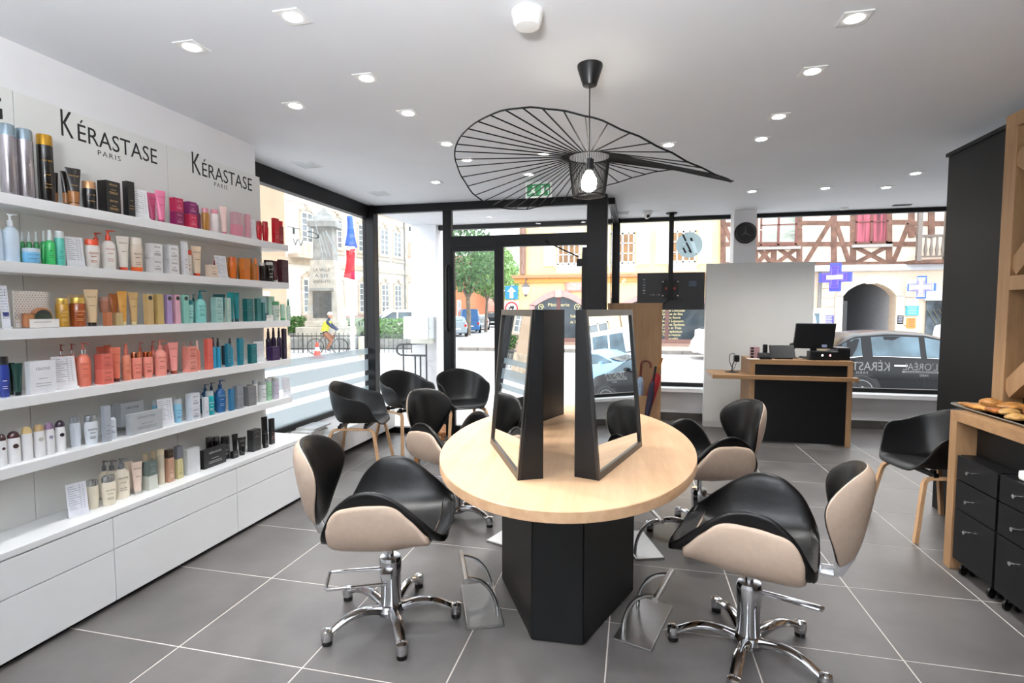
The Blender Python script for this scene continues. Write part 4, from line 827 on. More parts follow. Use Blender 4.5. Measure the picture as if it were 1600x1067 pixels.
# kind, shelf, y, x, width, depth, height, lift, body colour, cap colour, description, extras
PRODUCTS = [
 ('can', 0, 1.719, -2.555, 0.0546, 0.0546, 0.292, 0, 'a9a3a8', '8fa0ab', 'tall silver spray can nearest the picture edge', {}),
 ('can', 0, 1.783, -2.555, 0.0591, 0.0591, 0.292, 0, 'aaa4a9', '8fa0ab', 'tall silver spray can beside the black and gold one', {}),
 ('can', 0, 1.864, -2.555, 0.058, 0.058, 0.294, 0, '14110f', 'b98a2e', 'black spray can with a gold cap', {'ink': 'b98a2e'}),
 ('tube', 0, 1.9481, -2.62, 0.0273, 0.0273, 0.157, 0, '1b1410', '8a5a34', 'black and bronze tube', {'low': '9b6636'}),
 ('tube', 0, 1.9809, -2.6, 0.0366, 0.0366, 0.169, 0, '1b1410', '8a5a34', 'black and bronze tube', {'low': '9b6636'}),
 ('tube', 0, 1.982, -2.555, 0.0601, 0.0601, 0.181, 0, '1b1410', 'c08a63', 'black and bronze tube', {'low': '9b6636', 'ink': 'c9a56a'}),
 ('jar', 0, 2.0535, -2.555, 0.0555, 0.0555, 0.135, 0, '151416', 'c79a72', 'black jar with a rose gold lid', {'ink': 'c9a56a'}),
 ('box', 0, 2.1435, -2.5425, 0.073, 0.055, 0.079, 0.0766, '121214', '', 'black carton resting on another one', {'ink': 'c9a56a'}),
 ('box', 0, 2.1435, -2.5425, 0.073, 0.055, 0.076, 0, '121214', '', 'black carton below another one', {'ink': 'c9a56a'}),
 ('box', 0, 2.2385, -2.5311, 0.039, 0.0323, 0.177, 0, '101012', '', 'tall black carton', {'ink': 'c9a56a'}),
 ('card', 0, 2.3225, -2.555, 0.0779, 0.0779, 0.158, 0, 'f4f4f6', '', 'white price card beside the tall black carton', {}),
 ('tube', 0, 2.4525, -2.62, 0.0472, 0.0472, 0.17, 0, 'd55c86', 'a32255', 'pink tube behind another one', {'ink': '8a2348'}),
 ('tube', 0, 2.448, -2.555, 0.0532, 0.0532, 0.179, 0, 'e0739a', 'a32255', 'glossy pink tube in front', {'ink': '8a2348'}),
 ('box', 0, 2.5335, -2.5352, 0.0552, 0.0403, 0.076, 0.0766, 'b0174a', '', 'magenta carton on a purple one', {'ink': 'e7a1ba'}),
 ('box', 0, 2.5335, -2.5352, 0.0552, 0.0403, 0.076, 0, '7d1450', '', 'purple carton below a magenta one', {'ink': 'e7a1ba'}),
 ('box', 0, 2.6285, -2.5347, 0.056, 0.0394, 0.071, 0.0786, '7a1660', '', 'purple carton on a red one', {'ink': 'e7a1ba'}),
 ('box', 0, 2.6285, -2.5347, 0.056, 0.0394, 0.078, 0, 'c01f48', '', 'crimson carton below a purple one', {'ink': 'e7a1ba'}),
 ('spray', 0, 2.702, -2.555, 0.033, 0.033, 0.149, 0, '6a1244', '6a1244', 'small purple spray bottle', {}),
 ('bottle', 0, 2.7605, -2.555, 0.0474, 0.0474, 0.14, 0, 'b98138', 'd892a0', 'amber bottle with a pink cap', {}),
 ('bottle', 0, 2.834, -2.555, 0.0523, 0.0523, 0.146, 0, 'f0e6e6', 'd892a0', 'white bottle with a pink cap', {}),
 ('tube', 0, 2.9055, -2.645, 0.0571, 0.0571, 0.131, 0, 'f0c9c2', 'd8a0a4', 'pale pink tube in the back row', {}),
 ('tube', 0, 2.9085, -2.555, 0.0466, 0.0466, 0.178, 0, 'f3d3cc', 'd06a80', 'pale pink tube in front', {}),
 ('box', 0, 2.998, -2.5355, 0.0664, 0.0409, 0.079, 0.0756, 'c9a0a8', '', 'greyish pink carton on a pink one', {}),
 ('box', 0, 2.998, -2.5355, 0.0664, 0.0409, 0.075, 0, 'd98b9b', '', 'pink carton below a greyish one', {}),
 ('box', 0, 3.087, -2.5254, 0.0348, 0.0209, 0.158, 0, 'd39aa6', '', 'narrow tall pink carton', {}),
 ('card', 0, 3.163, -2.555, 0.059, 0.059, 0.139, 0, 'efeff3', '', 'white price card beside the red products', {}),
 ('bottle', 0, 3.2355, -2.555, 0.0403, 0.0403, 0.137, 0, 'c01226', '9c0d1c', 'red bottle beside the price card', {}),
 ('bottle', 0, 3.2985, -2.555, 0.0453, 0.0453, 0.145, 0, 'b8101f', '9c0d1c', 'red bottle with a wide red cap', {}),
 ('jar', 0, 3.386, -2.645, 0.0675, 0.0675, 0.065, 0.083, 'b31222', 'd0a058', 'wide red jar behind the red bottles', {}),
 ('box', 0, 3.3733, -2.5283, 0.0487, 0.0267, 0.179, 0, 'bb0f22', '', 'tall bright red carton', {'ink': 'e7b09a'}),
 ('tube', 0, 3.4664, -2.555, 0.0388, 0.0388, 0.177, 0, 'c8182a', '8e0d1a', 'shiny red tube', {'ink': 'e2a03a'}),
 ('box', 0, 3.4223, -2.5276, 0.0477, 0.0251, 0.129, 0, '8c1020', '', 'dark red carton at the window end', {'ink': 'd77a7a'}),
 ('pump', 1, 1.6725, -2.555, 0.021, 0.021, 0.187, 0, 'cfe0f2', 'eef4fa', 'pale blue pump bottle cut by the picture edge', {}),
 ('pump', 1, 1.7137, -2.555, 0.057, 0.057, 0.201, 0, 'd3e4f4', 'eef4fa', 'pale blue pump bottle beside the green droppers', {}),
 ('spray', 1, 1.8067, -2.63, 0.0188, 0.0188, 0.143, 0, '2f8a4c', 'e6efee', 'small green clear-capped bottle', {}),
 ('spray', 1, 1.8274, -2.62, 0.0211, 0.0211, 0.145, 0, '2f8a4c', 'e6efee', 'small green clear-capped bottle', {}),
 ('spray', 1, 1.8495, -2.61, 0.0214, 0.0214, 0.148, 0, '2f8a4c', 'e6efee', 'small green clear-capped bottle', {}),
 ('spray', 1, 1.8728, -2.6, 0.0238, 0.0238, 0.155, 0, '34a258', 'e6efee', 'small green clear-capped bottle', {}),
 ('spray', 1, 1.866, -2.555, 0.0369, 0.0369, 0.157, 0, '3fbf69', 'e6efee', 'bright green bottle with a clear cap', {'ink': '1d6a3a'}),
 ('jar', 1, 1.7737, -2.535, 0.0614, 0.0614, 0.064, 0, '7fc4ea', 'c6d6e2', 'round sky blue jar in front of the green bottles', {'ink': '2f6aa0'}),
 ('bottle', 1, 1.9065, -2.555, 0.0378, 0.0378, 0.157, 0, '5cc4b4', 'e8f2f0', 'turquoise bottle with a clear cap', {'ink': '1f7a70', 'cyl': 1}),
 ('card', 1, 1.973, -2.555, 0.0695, 0.0695, 0.14, 0, 'f2f2f6', '', 'white price card beside the turquoise bottle', {}),
 ('pump', 1, 2.149, -2.645, 0.0534, 0.0534, 0.187, 0, 'f3efe9', 'e0492a', 'white orange-topped pump bottle in the back row', {}),
 ('bottle', 1, 2.0545, -2.555, 0.0631, 0.0631, 0.138, 0, 'f5f1ea', 'e2502c', 'squat white bottle with an orange lid', {'ink': 'b0432a'}),
 ('pump', 1, 2.1375, -2.555, 0.0635, 0.0635, 0.194, 0, 'f5f1ea', 'e0492a', 'white pump bottle with an orange pump in front', {'ink': 'b0432a'}),
 ('tube', 1, 2.2135, -2.555, 0.0582, 0.0582, 0.176, 0, 'f2ece0', 'e2502c', 'cream tube on an orange cap', {'ink': '6b2a20'}),
 ('bottle', 1, 2.2885, -2.555, 0.0605, 0.0605, 0.178, 0, 'efe0cd', 'f1e7da', 'cream bottle with an orange foot', {'foot': 'ef6a2c', 'ink': '6b3a20'}),
 ('box', 1, 2.379, -2.539, 0.0616, 0.0479, 0.08, 0.0766, 'eeeef0', '', 'white carton on another one, left stack', {'ink': '555555'}),
 ('box', 1, 2.379, -2.539, 0.0616, 0.0479, 0.076, 0, 'eeeef0', '', 'white carton under another one, left stack', {'ink': '555555'}),
 ('box', 1, 2.485, -2.5378, 0.0612, 0.0455, 0.079, 0.0796, 'eeeef0', '', 'white carton on another one, right stack', {'ink': '555555'}),
 ('box', 1, 2.485, -2.5378, 0.0612, 0.0455, 0.079, 0, 'eeeef0', '', 'white carton under another one, right stack', {'ink': '555555'}),
 ('box', 1, 2.5965, -2.645, 0.0437, 0.0322, 0.183, 0, 'e6e6e9', '', 'tall white carton behind the stacked ones', {}),
 ('box', 1, 2.5665, -2.5261, 0.0309, 0.0223, 0.192, 0, 'ededf0', '', 'tall narrow white carton', {'ink': '8a3038'}),
 ('bottle', 1, 2.622, -2.555, 0.0417, 0.0417, 0.15, 0, 'f1ece3', 'e2502c', 'small white bottle with an orange lid', {'ink': 'b0432a'}),
 ('tube', 1, 2.718, -2.645, 0.0333, 0.0333, 0.156, 0, 'efdcc2', 'd9b48a', 'cream tube in the back row', {}),
 ('tube', 1, 2.6815, -2.555, 0.0593, 0.0593, 0.179, 0, 'f0d9bd', 'e0492a', 'peach tube on an orange cap', {'ink': '6b2a20'}),
 ('box', 1, 2.7725, -2.5345, 0.0585, 0.0391, 0.074, 0, 'f1dcc6', '', 'low peach carton', {'ink': '8a6a50'}),
 ('card', 1, 2.875, -2.555, 0.0747, 0.0747, 0.141, 0, 'eef0f4', '', 'white price card before the orange products', {}),
 ('bottle', 1, 2.926, -2.645, 0.0253, 0.0253, 0.12, 0, '8a2030', '8a2030', 'dark red bottle behind the price card', {}),
 ('bottle', 1, 2.9735, -2.555, 0.048, 0.048, 0.142, 0, 'e0711c', 'd2601a', 'translucent orange bottle', {}),
 ('bottle', 1, 3.041, -2.645, 0.0377, 0.0377, 0.148, 0, 'c8802c', 'b0762c', 'gold-capped amber bottle in the back row', {}),
 ('bottle', 1, 3.0965, -2.645, 0.0346, 0.0346, 0.151, 0, 'c8802c', 'b0762c', 'gold-capped amber bottle in the back row', {}),
 ('bottle', 1, 3.1475, -2.645, 0.0313, 0.0313, 0.154, 0, 'c8802c', 'b0762c', 'gold-capped amber bottle in the back row', {}),
 ('bottle', 1, 3.197, -2.645, 0.0319, 0.0319, 0.156, 0, 'c8802c', 'b0762c', 'gold-capped amber bottle in the back row', {}),
 ('bottle', 1, 3.251, -2.645, 0.0365, 0.0365, 0.162, 0, 'c8802c', 'b0762c', 'gold-capped amber bottle in the back row', {}),
 ('box', 1, 3.0565, -2.5317, 0.0551, 0.0333, 0.072, 0.0686, 'cf7a2e', '', 'orange carton on another one', {}),
 ('box', 1, 3.0565, -2.5317, 0.0551, 0.0333, 0.068, 0, 'd9782a', '', 'orange carton under another one', {}),
 ('box', 1, 3.135, -2.5256, 0.0359, 0.0212, 0.113, 0, 'b5702c', '', 'narrow amber carton', {}),
 ('spray', 1, 3.1895, -2.555, 0.0359, 0.0359, 0.155, 0, 'ef6f14', 'f07a1c', 'small bright orange bottle', {}),
 ('can', 1, 3.2535, -2.555, 0.0367, 0.0367, 0.13, 0, '15120f', 'c9c7c2', 'black bottle with a silver cap', {}),
 ('can', 1, 3.331, -2.555, 0.0501, 0.0501, 0.141, 0, '15120f', 'c9c7c2', 'black bottle with a silver cap and white print', {'ink': 'd8d8d8'}),
 ('box', 1, 3.4198, -2.645, 0.037, 0.0206, 0.166, 0, '251519', '', 'dark plum carton in the back row', {}),
 ('box', 1, 3.4602, -2.645, 0.0424, 0.0232, 0.168, 0, '2a171c', '', 'dark plum carton in the back row', {}),
 ('tube', 1, 3.3944, -2.555, 0.0428, 0.0428, 0.154, 0, '4a1520', 'c9c9c9', 'dark red tube beside the plum cartons', {}),
 ('box', 1, 3.4536, -2.5345, 0.0739, 0.039, 0.167, 0, '3f1a22', '', 'wide dark plum carton at the window end', {'ink': '8a5a62'}),
 ('card', 2, 1.676, -2.555, 0.0269, 0.0269, 0.179, 0, 'edf0f8', '', 'white notice with a dark blue block', {'blue': 1}),
 ('pouch', 2, 1.733, -2.6, 0.02, 0.02, 0.15, 0, 'e5ded6', 'a86f4a', 'dotted gift set behind the front one', {}),
 ('pouch', 2, 1.7975, -2.555, 0.14, 0.14, 0.16, 0, 'ece6de', 'a86f4a', 'large clear gift set with a dotted back', {}),
 ('bottle', 2, 1.904, -2.555, 0.0515, 0.0515, 0.131, 0, 'b5852a', 'd8b45c', 'yellow gold bottle with a gold cap', {'ink': 'f0d890', 'cyl': 1}),
 ('bottle', 2, 1.973, -2.555, 0.063, 0.063, 0.136, 0, '8a3e14', 'd8b45c', 'amber brown bottle with a gold cap', {'ink': 'e8b070', 'cyl': 1}),
 ('tube', 2, 2.0195, -2.645, 0.0405, 0.0405, 0.151, 0, 'dcc09a', 'b89a6a', 'beige tube in the back row', {}),
 ('tube', 2, 2.059, -2.645, 0.0317, 0.0317, 0.153, 0, 'd2b088', 'b89a6a', 'beige tube in the back row', {}),
 ('tube', 2, 2.039, -2.555, 0.0581, 0.0581, 0.176, 0, 'e2c69c', '2a2018', 'large beige tube with a dark cap', {'ink': '6b4a2a'}),
 ('box', 2, 2.094, -2.5274, 0.0282, 0.0248, 0.067, 0, 'b8704a', '', 'low copper carton', {}),
 ('box', 2, 2.1475, -2.5293, 0.0332, 0.0286, 0.064, 0, 'b9a070', '', 'low golden carton', {}),
 ('jar', 2, 2.177, -2.645, 0.0416, 0.0416, 0.079, 0.065, 'cf9078', 'd9a890', 'copper pink jar in the back row', {}),
 ('tube', 2, 2.207, -2.62, 0.0423, 0.0423, 0.161, 0, 'b5682a', '8a4a1c', 'copper tube in the back row', {}),
 ('tube', 2, 2.1985, -2.555, 0.0449, 0.0449, 0.174, 0, 'd39a44', 'e6d6a0', 'golden orange tube', {'ink': '7a4a1c'}),
 ('tube', 2, 2.259, -2.555, 0.0463, 0.0463, 0.17, 0, 'cdaa72', 'e6d6a0', 'pale gold tube', {'ink': '5a3a1c'}),
 ('box', 2, 2.3235, -2.5291, 0.0353, 0.0281, 0.161, 0, 'c9aa74', '', 'pale gold carton with a black seal', {'seal': 1}),
 ('box', 2, 2.386, -2.5293, 0.0369, 0.0286, 0.164, 0, 'c4a768', '', 'plain pale gold carton', {}),
 ('box', 2, 2.4445, -2.5268, 0.0311, 0.0236, 0.161, 0, 'b49acb', '', 'lilac carton with a black seal', {'seal': 1}),
 ('box', 2, 2.499, -2.5269, 0.0323, 0.0239, 0.163, 0, 'e3aebf', '', 'pink carton with a black seal', {'seal': 1}),
 ('box', 2, 2.556, -2.5271, 0.0335, 0.0242, 0.163, 0, '8fd0c0', '', 'mint carton with a black seal', {'seal': 1}),
 ('pump', 2, 2.682, -2.645, 0.0396, 0.0396, 0.17, 0, '6cc0bc', '1d7a80', 'aqua pump bottle in the back row', {}),
 ('pump', 2, 2.7415, -2.645, 0.0372, 0.0372, 0.173, 0, '6cc0bc', '1d7a80', 'aqua pump bottle in the back row', {}),
 ('bottle', 2, 2.6165, -2.555, 0.0451, 0.0451, 0.135, 0, 'a4e0da', '1f8086', 'squat aqua bottle with a dark teal lid', {'ink': '1f5a60'}),
 ('pump', 2, 2.6985, -2.555, 0.0667, 0.0667, 0.193, 0, '93dcd6', '1d8a90', 'large aqua pump bottle', {'ink': '1f5a60'}),
 ('box', 2, 2.8065, -2.5348, 0.06, 0.0396, 0.08, 0.0756, 'a8cfca', '', 'pale teal carton on another one', {'ink': '3a7a78'}),
 ('box', 2, 2.8065, -2.5348, 0.06, 0.0396, 0.075, 0, 'a0cac4', '', 'pale teal carton under another one', {'ink': '3a7a78'}),
 ('box', 2, 2.887, -2.5251, 0.0314, 0.0201, 0.155, 0, 'b7d3c8', '', 'narrow tall pale teal carton', {'ink': '2f5a50'}),
 ('tube', 2, 2.9515, -2.645, 0.0807, 0.0807, 0.18, 0, '0f6a70', '0c4a50', 'dark teal tube in the back row', {}),
 ('tube', 2, 2.9455, -2.555, 0.0477, 0.0477, 0.191, 0, '158a90', '0c4a50', 'shiny teal tube beside the pale cartons', {}),
 ('tube', 2, 2.997, -2.555, 0.0412, 0.0412, 0.189, 0, '128088', '0c4a50', 'shiny teal tube beside the dark teal cartons', {}),
 ('box', 2, 3.0775, -2.5329, 0.0595, 0.0357, 0.078, 0.0736, '1f6a6c', '', 'dark teal carton on another one', {'ink': '4fa0a0'}),
 ('box', 2, 3.0775, -2.5329, 0.0595, 0.0358, 0.073, 0, '1c6466', '', 'dark teal carton under another one', {'ink': '4fa0a0'}),
 ('box', 2, 3.165, -2.5268, 0.0403, 0.0236, 0.155, 0, '26706f', '', 'tall dark teal carton', {'ink': '4fa0a0'}),
 ('box', 2, 3.2125, -2.5215, 0.0226, 0.013, 0.129, 0, '2a6f70', '', 'narrow dark teal carton at the end of its row', {}),
 ('pouch', 2, 3.2805, -2.555, 0.0825, 0.0825, 0.172, 0, '9fc0c6', '5a8a90', 'pale blue gift set', {'plain': 1}),
 ('bottle', 2, 3.39, -2.555, 0.0598, 0.0598, 0.14, 0, 'd7e8dc', '4f9a6a', 'mint white bottle with a green cap', {'ink': '2f6a4a'}),
 ('box', 2, 3.44, -2.645, 0.0657, 0.0353, 0.177, 0, 'b2d8c8', '', 'mint carton in the back row', {}),
 ('bottle', 2, 3.469, -2.555, 0.0438, 0.0438, 0.119, 0, 'bfe0cc', 'b9dcc8', 'pale green bottle with a green foot', {'foot': '4fa070'}),
 ('spray', 2, 3.533, -2.555, 0.0313, 0.0313, 0.159, 0, 'cfe4d8', '4f9a78', 'small spray bottle with a green nozzle at the window end', {'ink': '2f6a4a'}),
 ('bottle', 3, 1.659, -2.555, 0.0384, 0.0384, 0.17, 0, '1c2f7a', '0c0c10', 'dark blue bottle with a black cap', {'ink': 'd0d4e8'}),
 ('tube', 3, 1.715, -2.6, 0.0258, 0.0258, 0.137, 0, '0d2a26', '0a1614', 'iridescent black green tube', {}),
 ('tube', 3, 1.709, -2.555, 0.0377, 0.0377, 0.137, 0, '0f332c', '0a1614', 'iridescent black green tube in front', {}),
 ('box', 3, 1.7825, -2.53, 0.1036, 0.03, 0.141, 0, 'eceef4', '', 'large square white box with fine print', {'ink': '9a9aa4', 'flat': 1}),
 ('card', 3, 1.899, -2.555, 0.0898, 0.0898, 0.15, 0, 'f3f3f7', '', 'large white price card beside the square box', {}),
 ('pump', 3, 1.9455, -2.63, 0.039, 0.039, 0.2, 0, 'cf6c58', '8e4a44', 'coral pump bottle behind the price card', {'ring': 1}),
 ('pump', 3, 1.986, -2.62, 0.0377, 0.0377, 0.202, 0, 'cf6c58', 'a8574c', 'coral pump bottle behind the price card', {'ring': 1}),
 ('pump', 3, 1.9885, -2.555, 0.0592, 0.0592, 0.207, 0, 'd4735e', 'a8574c', 'large coral pump bottle in front', {'ring': 1, 'ink': '8a3a30'}),
 ('box', 3, 2.0735, -2.5399, 0.0538, 0.048, 0.075, 0.0726, 'd2685a', '', 'coral carton on another one beside the pump bottle', {'ink': '8a3a30'}),
 ('box', 3, 2.0735, -2.5399, 0.0558, 0.0497, 0.072, 0, 'dd7466', '', 'coral carton under another one beside the pump bottle', {'ink': '8a3a30'}),
 ('tube', 3, 2.1445, -2.645, 0.0334, 0.0334, 0.176, 0, 'd8705c', '5a2018', 'coral tube in the back row', {}),
 ('tube', 3, 2.1835, -2.645, 0.0315, 0.0315, 0.182, 0, 'd8705c', '5a2018', 'coral tube in the back row', {}),
 ('tube', 3, 2.1495, -2.555, 0.0466, 0.0466, 0.175, 0, 'e07c64', '5a1c14', 'coral tube on a dark cap', {'ink': '8a3a30'}),
 ('spray', 3, 2.2065, -2.555, 0.0401, 0.0401, 0.189, 0, 'd98468', 'c96a55', 'coral spray bottle', {'ink': '8a3a30'}),
 ('bottle', 3, 2.2615, -2.555, 0.055, 0.055, 0.141, 0, 'ec8f7c', 'c87a5a', 'coral bottle with a shiny copper cap', {'ink': '7a2a28', 'metal': 1}),
 ('bottle', 3, 2.3295, -2.555, 0.0512, 0.0512, 0.138, 0, 'ee9584', 'b5603c', 'coral bottle with a dark copper cap', {'ink': '7a2a28', 'metal': 1}),
 ('pump', 3, 2.368, -2.645, 0.0374, 0.0374, 0.183, 0, 'e08a7c', 'd5756a', 'coral pump bottle in the back row', {}),
 ('pump', 3, 2.4455, -2.645, 0.0418, 0.0418, 0.188, 0, 'e08a7c', 'd5756a', 'coral pump bottle in the back row', {}),
 ('pump', 3, 2.4085, -2.555, 0.0619, 0.0619, 0.195, 0, 'ef9a8c', 'dd8476', 'pale coral pump bottle with dark print', {'ink': '8a2228'}),
 ('tube', 3, 2.5355, -2.645, 0.0342, 0.0342, 0.163, 0, 'e58c84', 'a04838', 'coral tube in the back row behind the pale tube', {}),
 ('tube', 3, 2.4935, -2.555, 0.0552, 0.0552, 0.179, 0, 'f09c94', '8a3a28', 'pale coral tube on a brown cap', {'ink': '7a2a28'}),
 ('box', 3, 2.5895, -2.5377, 0.0635, 0.0453, 0.075, 0.0726, 'dc8a7c', '', 'pale coral carton on another one', {'ink': '9a2a30'}),
 ('box', 3, 2.5895, -2.5377, 0.0635, 0.0454, 0.072, 0, 'e09488', '', 'pale coral carton under another one', {'ink': '9a2a30'}),
 ('spray', 3, 2.6595, -2.645, 0.0263, 0.0263, 0.166, 0, 'e08a7c', 'f0c4b8', 'pale-capped coral bottle at the back', {}),
 ('spray', 3, 2.707, -2.645, 0.0268, 0.0268, 0.168, 0, 'e08a7c', 'f0c4b8', 'pale-capped coral bottle at the back', {}),
 ('spray', 3, 2.6635, -2.555, 0.0297, 0.0297, 0.18, 0, 'dd8270', 'f0c4b8', 'slim coral bottle with a pale cap', {}),
 ('box', 3, 2.7205, -2.5286, 0.0401, 0.0273, 0.188, 0, 'd5665a', '', 'tall coral carton', {'ink': '8a2a28'}),
 ('spray', 3, 2.7855, -2.555, 0.0347, 0.0347, 0.191, 0, '2a9ac0', '0d1a22', 'teal spray bottle beside the tall coral carton', {}),
 ('spray', 3, 2.827, -2.555, 0.0282, 0.0282, 0.186, 0, '2a9ac0', '0d1a22', 'teal spray bottle beside the narrow teal carton', {}),
 ('box', 3, 2.875, -2.5251, 0.0314, 0.0202, 0.148, 0, '1d6f86', '', 'teal carton between the spray bottles', {'ink': '7ac0d0'}),
 ('spray', 3, 2.928, -2.555, 0.033, 0.033, 0.179, 0, '2ea0c4', '0d1a22', 'teal spray bottle between two teal cartons', {}),
 ('box', 3, 2.982, -2.5253, 0.0333, 0.0207, 0.177, 0, '15788c', '', 'tall teal carton', {'ink': '7ac0d0'}),
 ('box', 3, 2.989, -2.645, 0.0392, 0.0251, 0.127, 0, '0e3a4a', '', 'dark blue carton in the back row', {}),
 ('tube', 3, 3.0315, -2.555, 0.0343, 0.0343, 0.167, 0, '2f95a8', '0d2a34', 'teal tube on a dark cap', {'ink': 'a0d8e0'}),
 ('box', 3, 3.102, -2.5309, 0.0535, 0.0319, 0.065, 0.0656, '15696e', '', 'low teal carton on another one', {'ink': '5ab0b4'}),
 ('box', 3, 3.102, -2.5309, 0.0535, 0.0319, 0.065, 0, '176e72', '', 'low teal carton under another one', {'ink': '5ab0b4'}),
 ('card', 3, 3.202, -2.555, 0.0727, 0.0727, 0.143, 0, 'eaecf2', '', 'white price card before the purple bottles', {}),
 ('spray', 3, 3.3835, -2.62, 0.0385, 0.0385, 0.226, 0, '241238', '141018', 'dark purple bottle with a silver ring', {}),
 ('spray', 3, 3.4405, -2.62, 0.0392, 0.0392, 0.229, 0, '241238', '141018', 'dark purple bottle with a silver ring', {}),
 ('spray', 3, 3.5025, -2.62, 0.0355, 0.0355, 0.228, 0, '241238', '141018', 'dark purple bottle with a silver ring', {}),
 ('box', 3, 3.3295, -2.5373, 0.0804, 0.0446, 0.097, 0, '2c1644', '', 'low dark purple carton', {'ink': '6a4a8a'}),
 ('spray', 3, 3.4708, -2.555, 0.0395, 0.0395, 0.225, 0, '4f2290', '2c1454', 'shiny violet bottle', {}),
 ('box', 3, 3.4326, -2.5243, 0.0353, 0.0185, 0.223, 0, '1c0e2c', '', 'tall black purple carton at the window end', {'ink': '8a6ab0'}),
 ('dome', 4, 1.64, -2.555, 0.0267, 0.0267, 0.133, 0, 'f2f2f4', '3b1a1c', 'white bottle with a brown domed lid cut by the picture edge', {'dot': '3b1a1c'}),
 ('dome', 4, 1.681, -2.555, 0.0451, 0.0451, 0.136, 0, 'f4f4f6', '3b1418', 'white bottle with a brown domed lid and brown dot', {'dot': '3b2a26'}),
 ('dome', 4, 1.731, -2.555, 0.0406, 0.0406, 0.145, 0, 'f4f4f6', 'dcbf84', 'white bottle with a pale gold domed lid', {}),
 ('dome', 4, 1.7795, -2.555, 0.0419, 0.0419, 0.145, 0, 'f4f4f6', 'b59a6e', 'white bottle with a bronze gold domed lid', {'dot': 'b8b4ae'}),
 ('dome', 4, 1.8225, -2.555, 0.0367, 0.0367, 0.144, 0, 'f4f4f6', '8d6d8d', 'white bottle with a lilac domed lid', {'dot': '9a9ab0'}),
 ('dome', 4, 1.868, -2.555, 0.0399, 0.0399, 0.144, 0, 'f4f4f6', '2f1a30', 'white bottle with a dark purple domed lid', {'dot': '2a1c2c'}),
 ('dome', 4, 1.7075, -2.645, 0.0278, 0.0278, 0.088, 0, 'f0f0f0', 'd8b87c', 'white bottle with a gold lid in the back row', {}),
 ('dome', 4, 1.7475, -2.645, 0.0306, 0.0306, 0.098, 0, 'f0f0f0', 'a4876a', 'white bottle with a tan lid in the back row', {}),
 ('dome', 4, 1.7795, -2.645, 0.0271, 0.0271, 0.103, 0, 'f0f0f0', '9c8a70', 'white bottle with a taupe lid in the back row', {}),
 ('dome', 4, 1.8145, -2.645, 0.0256, 0.0256, 0.09, 0, 'f0f0f0', 'a8967c', 'white bottle with a beige lid in the back row', {}),
 ('dome', 4, 1.8955, -2.645, 0.0359, 0.0359, 0.105, 0, 'f0f0f0', '2a1828', 'white bottle with a blackish lid in the back row', {}),
 ('bottle', 4, 1.9183, -2.63, 0.0367, 0.0367, 0.118, 0, 'e6eef6', 'aeb4ba', 'silver-capped white bottle in the back row', {}),
 ('bottle', 4, 1.9537, -2.59, 0.0324, 0.0324, 0.14, 0, 'e4ecf5', 'aeb4ba', 'white bottle with a silver cap', {}),
 ('bottle', 4, 1.9618, -2.58, 0.033, 0.033, 0.141, 0, 'e4ecf5', 'aeb4ba', 'white bottle with a silver cap', {}),
 ('bottle', 4, 2.0092, -2.555, 0.0601, 0.0601, 0.139, 0, 'e8eff7', 'aeb4ba', 'broad white bottle with a silver cap and black print', {'ink': '2a2a30'}),
 ('box', 4, 2.0625, -2.5283, 0.0297, 0.0266, 0.177, 0, 'a2a8b0', '', 'tall silver grey carton', {'ink': '5a6068'}),
 ('spray', 4, 2.1115, -2.555, 0.0409, 0.0409, 0.158, 0, 'dfe7f2', '7f868f', 'white spray bottle with a grey nozzle', {'ink': '3a4048'}),
 ('box', 4, 2.2715, -2.63, 0.1315, 0.055, 0.123, 0.035, 'b4bac0', '', 'long silver carton in the back row', {'ink': '5a6068'}),
 ('box', 4, 2.2735, -2.53, 0.1891, 0.03, 0.109, 0, 'adb2b7', '', 'long silver carton in front', {'ink': '777d84', 'flat': 1}),
 ('bottle', 4, 2.4425, -2.645, 0.027, 0.027, 0.135, 0, '8fcfe6', 'c2ccd2', 'sky blue bottle in the back row', {}),
 ('bottle', 4, 2.484, -2.645, 0.0275, 0.0275, 0.118, 0, 'dfe6ec', 'c2ccd2', 'white bottle in the back row behind the price card', {}),
 ('card', 4, 2.428, -2.555, 0.0809, 0.0809, 0.151, 0, 'eef0f6', '', 'white price card before the sky blue bottle', {}),
 ('bottle', 4, 2.5085, -2.555, 0.0466, 0.0466, 0.137, 0, '9ad2ec', 'bfc8ce', 'sky blue bottle with a silver cap in front', {'ink': '2f5a80'}),
 ('box', 4, 2.598, -2.5369, 0.0615, 0.0438, 0.08, 0.0766, 'dfe3ea', '', 'pale grey carton on another one', {'ink': '3a4a6a'}),
 ('box', 4, 2.598, -2.5369, 0.0615, 0.0438, 0.076, 0, 'dbe0e8', '', 'pale grey carton under another one', {'ink': '3a4a6a'}),
 ('box', 4, 2.679, -2.5257, 0.0309, 0.0214, 0.121, 0, 'e0e4ea', '', 'narrow pale grey carton', {'ink': '3a4a6a'}),
 ('can', 4, 2.7629, -2.645, 0.0347, 0.0347, 0.113, 0, '1d5a66', 'b9c2c8', 'dark teal bottle with a silver lid in the back row', {}),
 ('bottle', 4, 2.745, -2.555, 0.0515, 0.0515, 0.147, 0, '0fa0a8', 'bcc4c8', 'bright turquoise bottle with a silver lid', {'ink': 'd0f0f0', 'cyl': 1}),
 ('pump', 4, 2.8071, -2.645, 0.0521, 0.0521, 0.177, 0, '174a78', '174a78', 'blue pump bottle behind the turquoise one', {}),
 ('pump', 4, 2.859, -2.645, 0.0465, 0.0465, 0.182, 0, '174f82', '174a78', 'blue pump bottle behind the large blue one', {}),
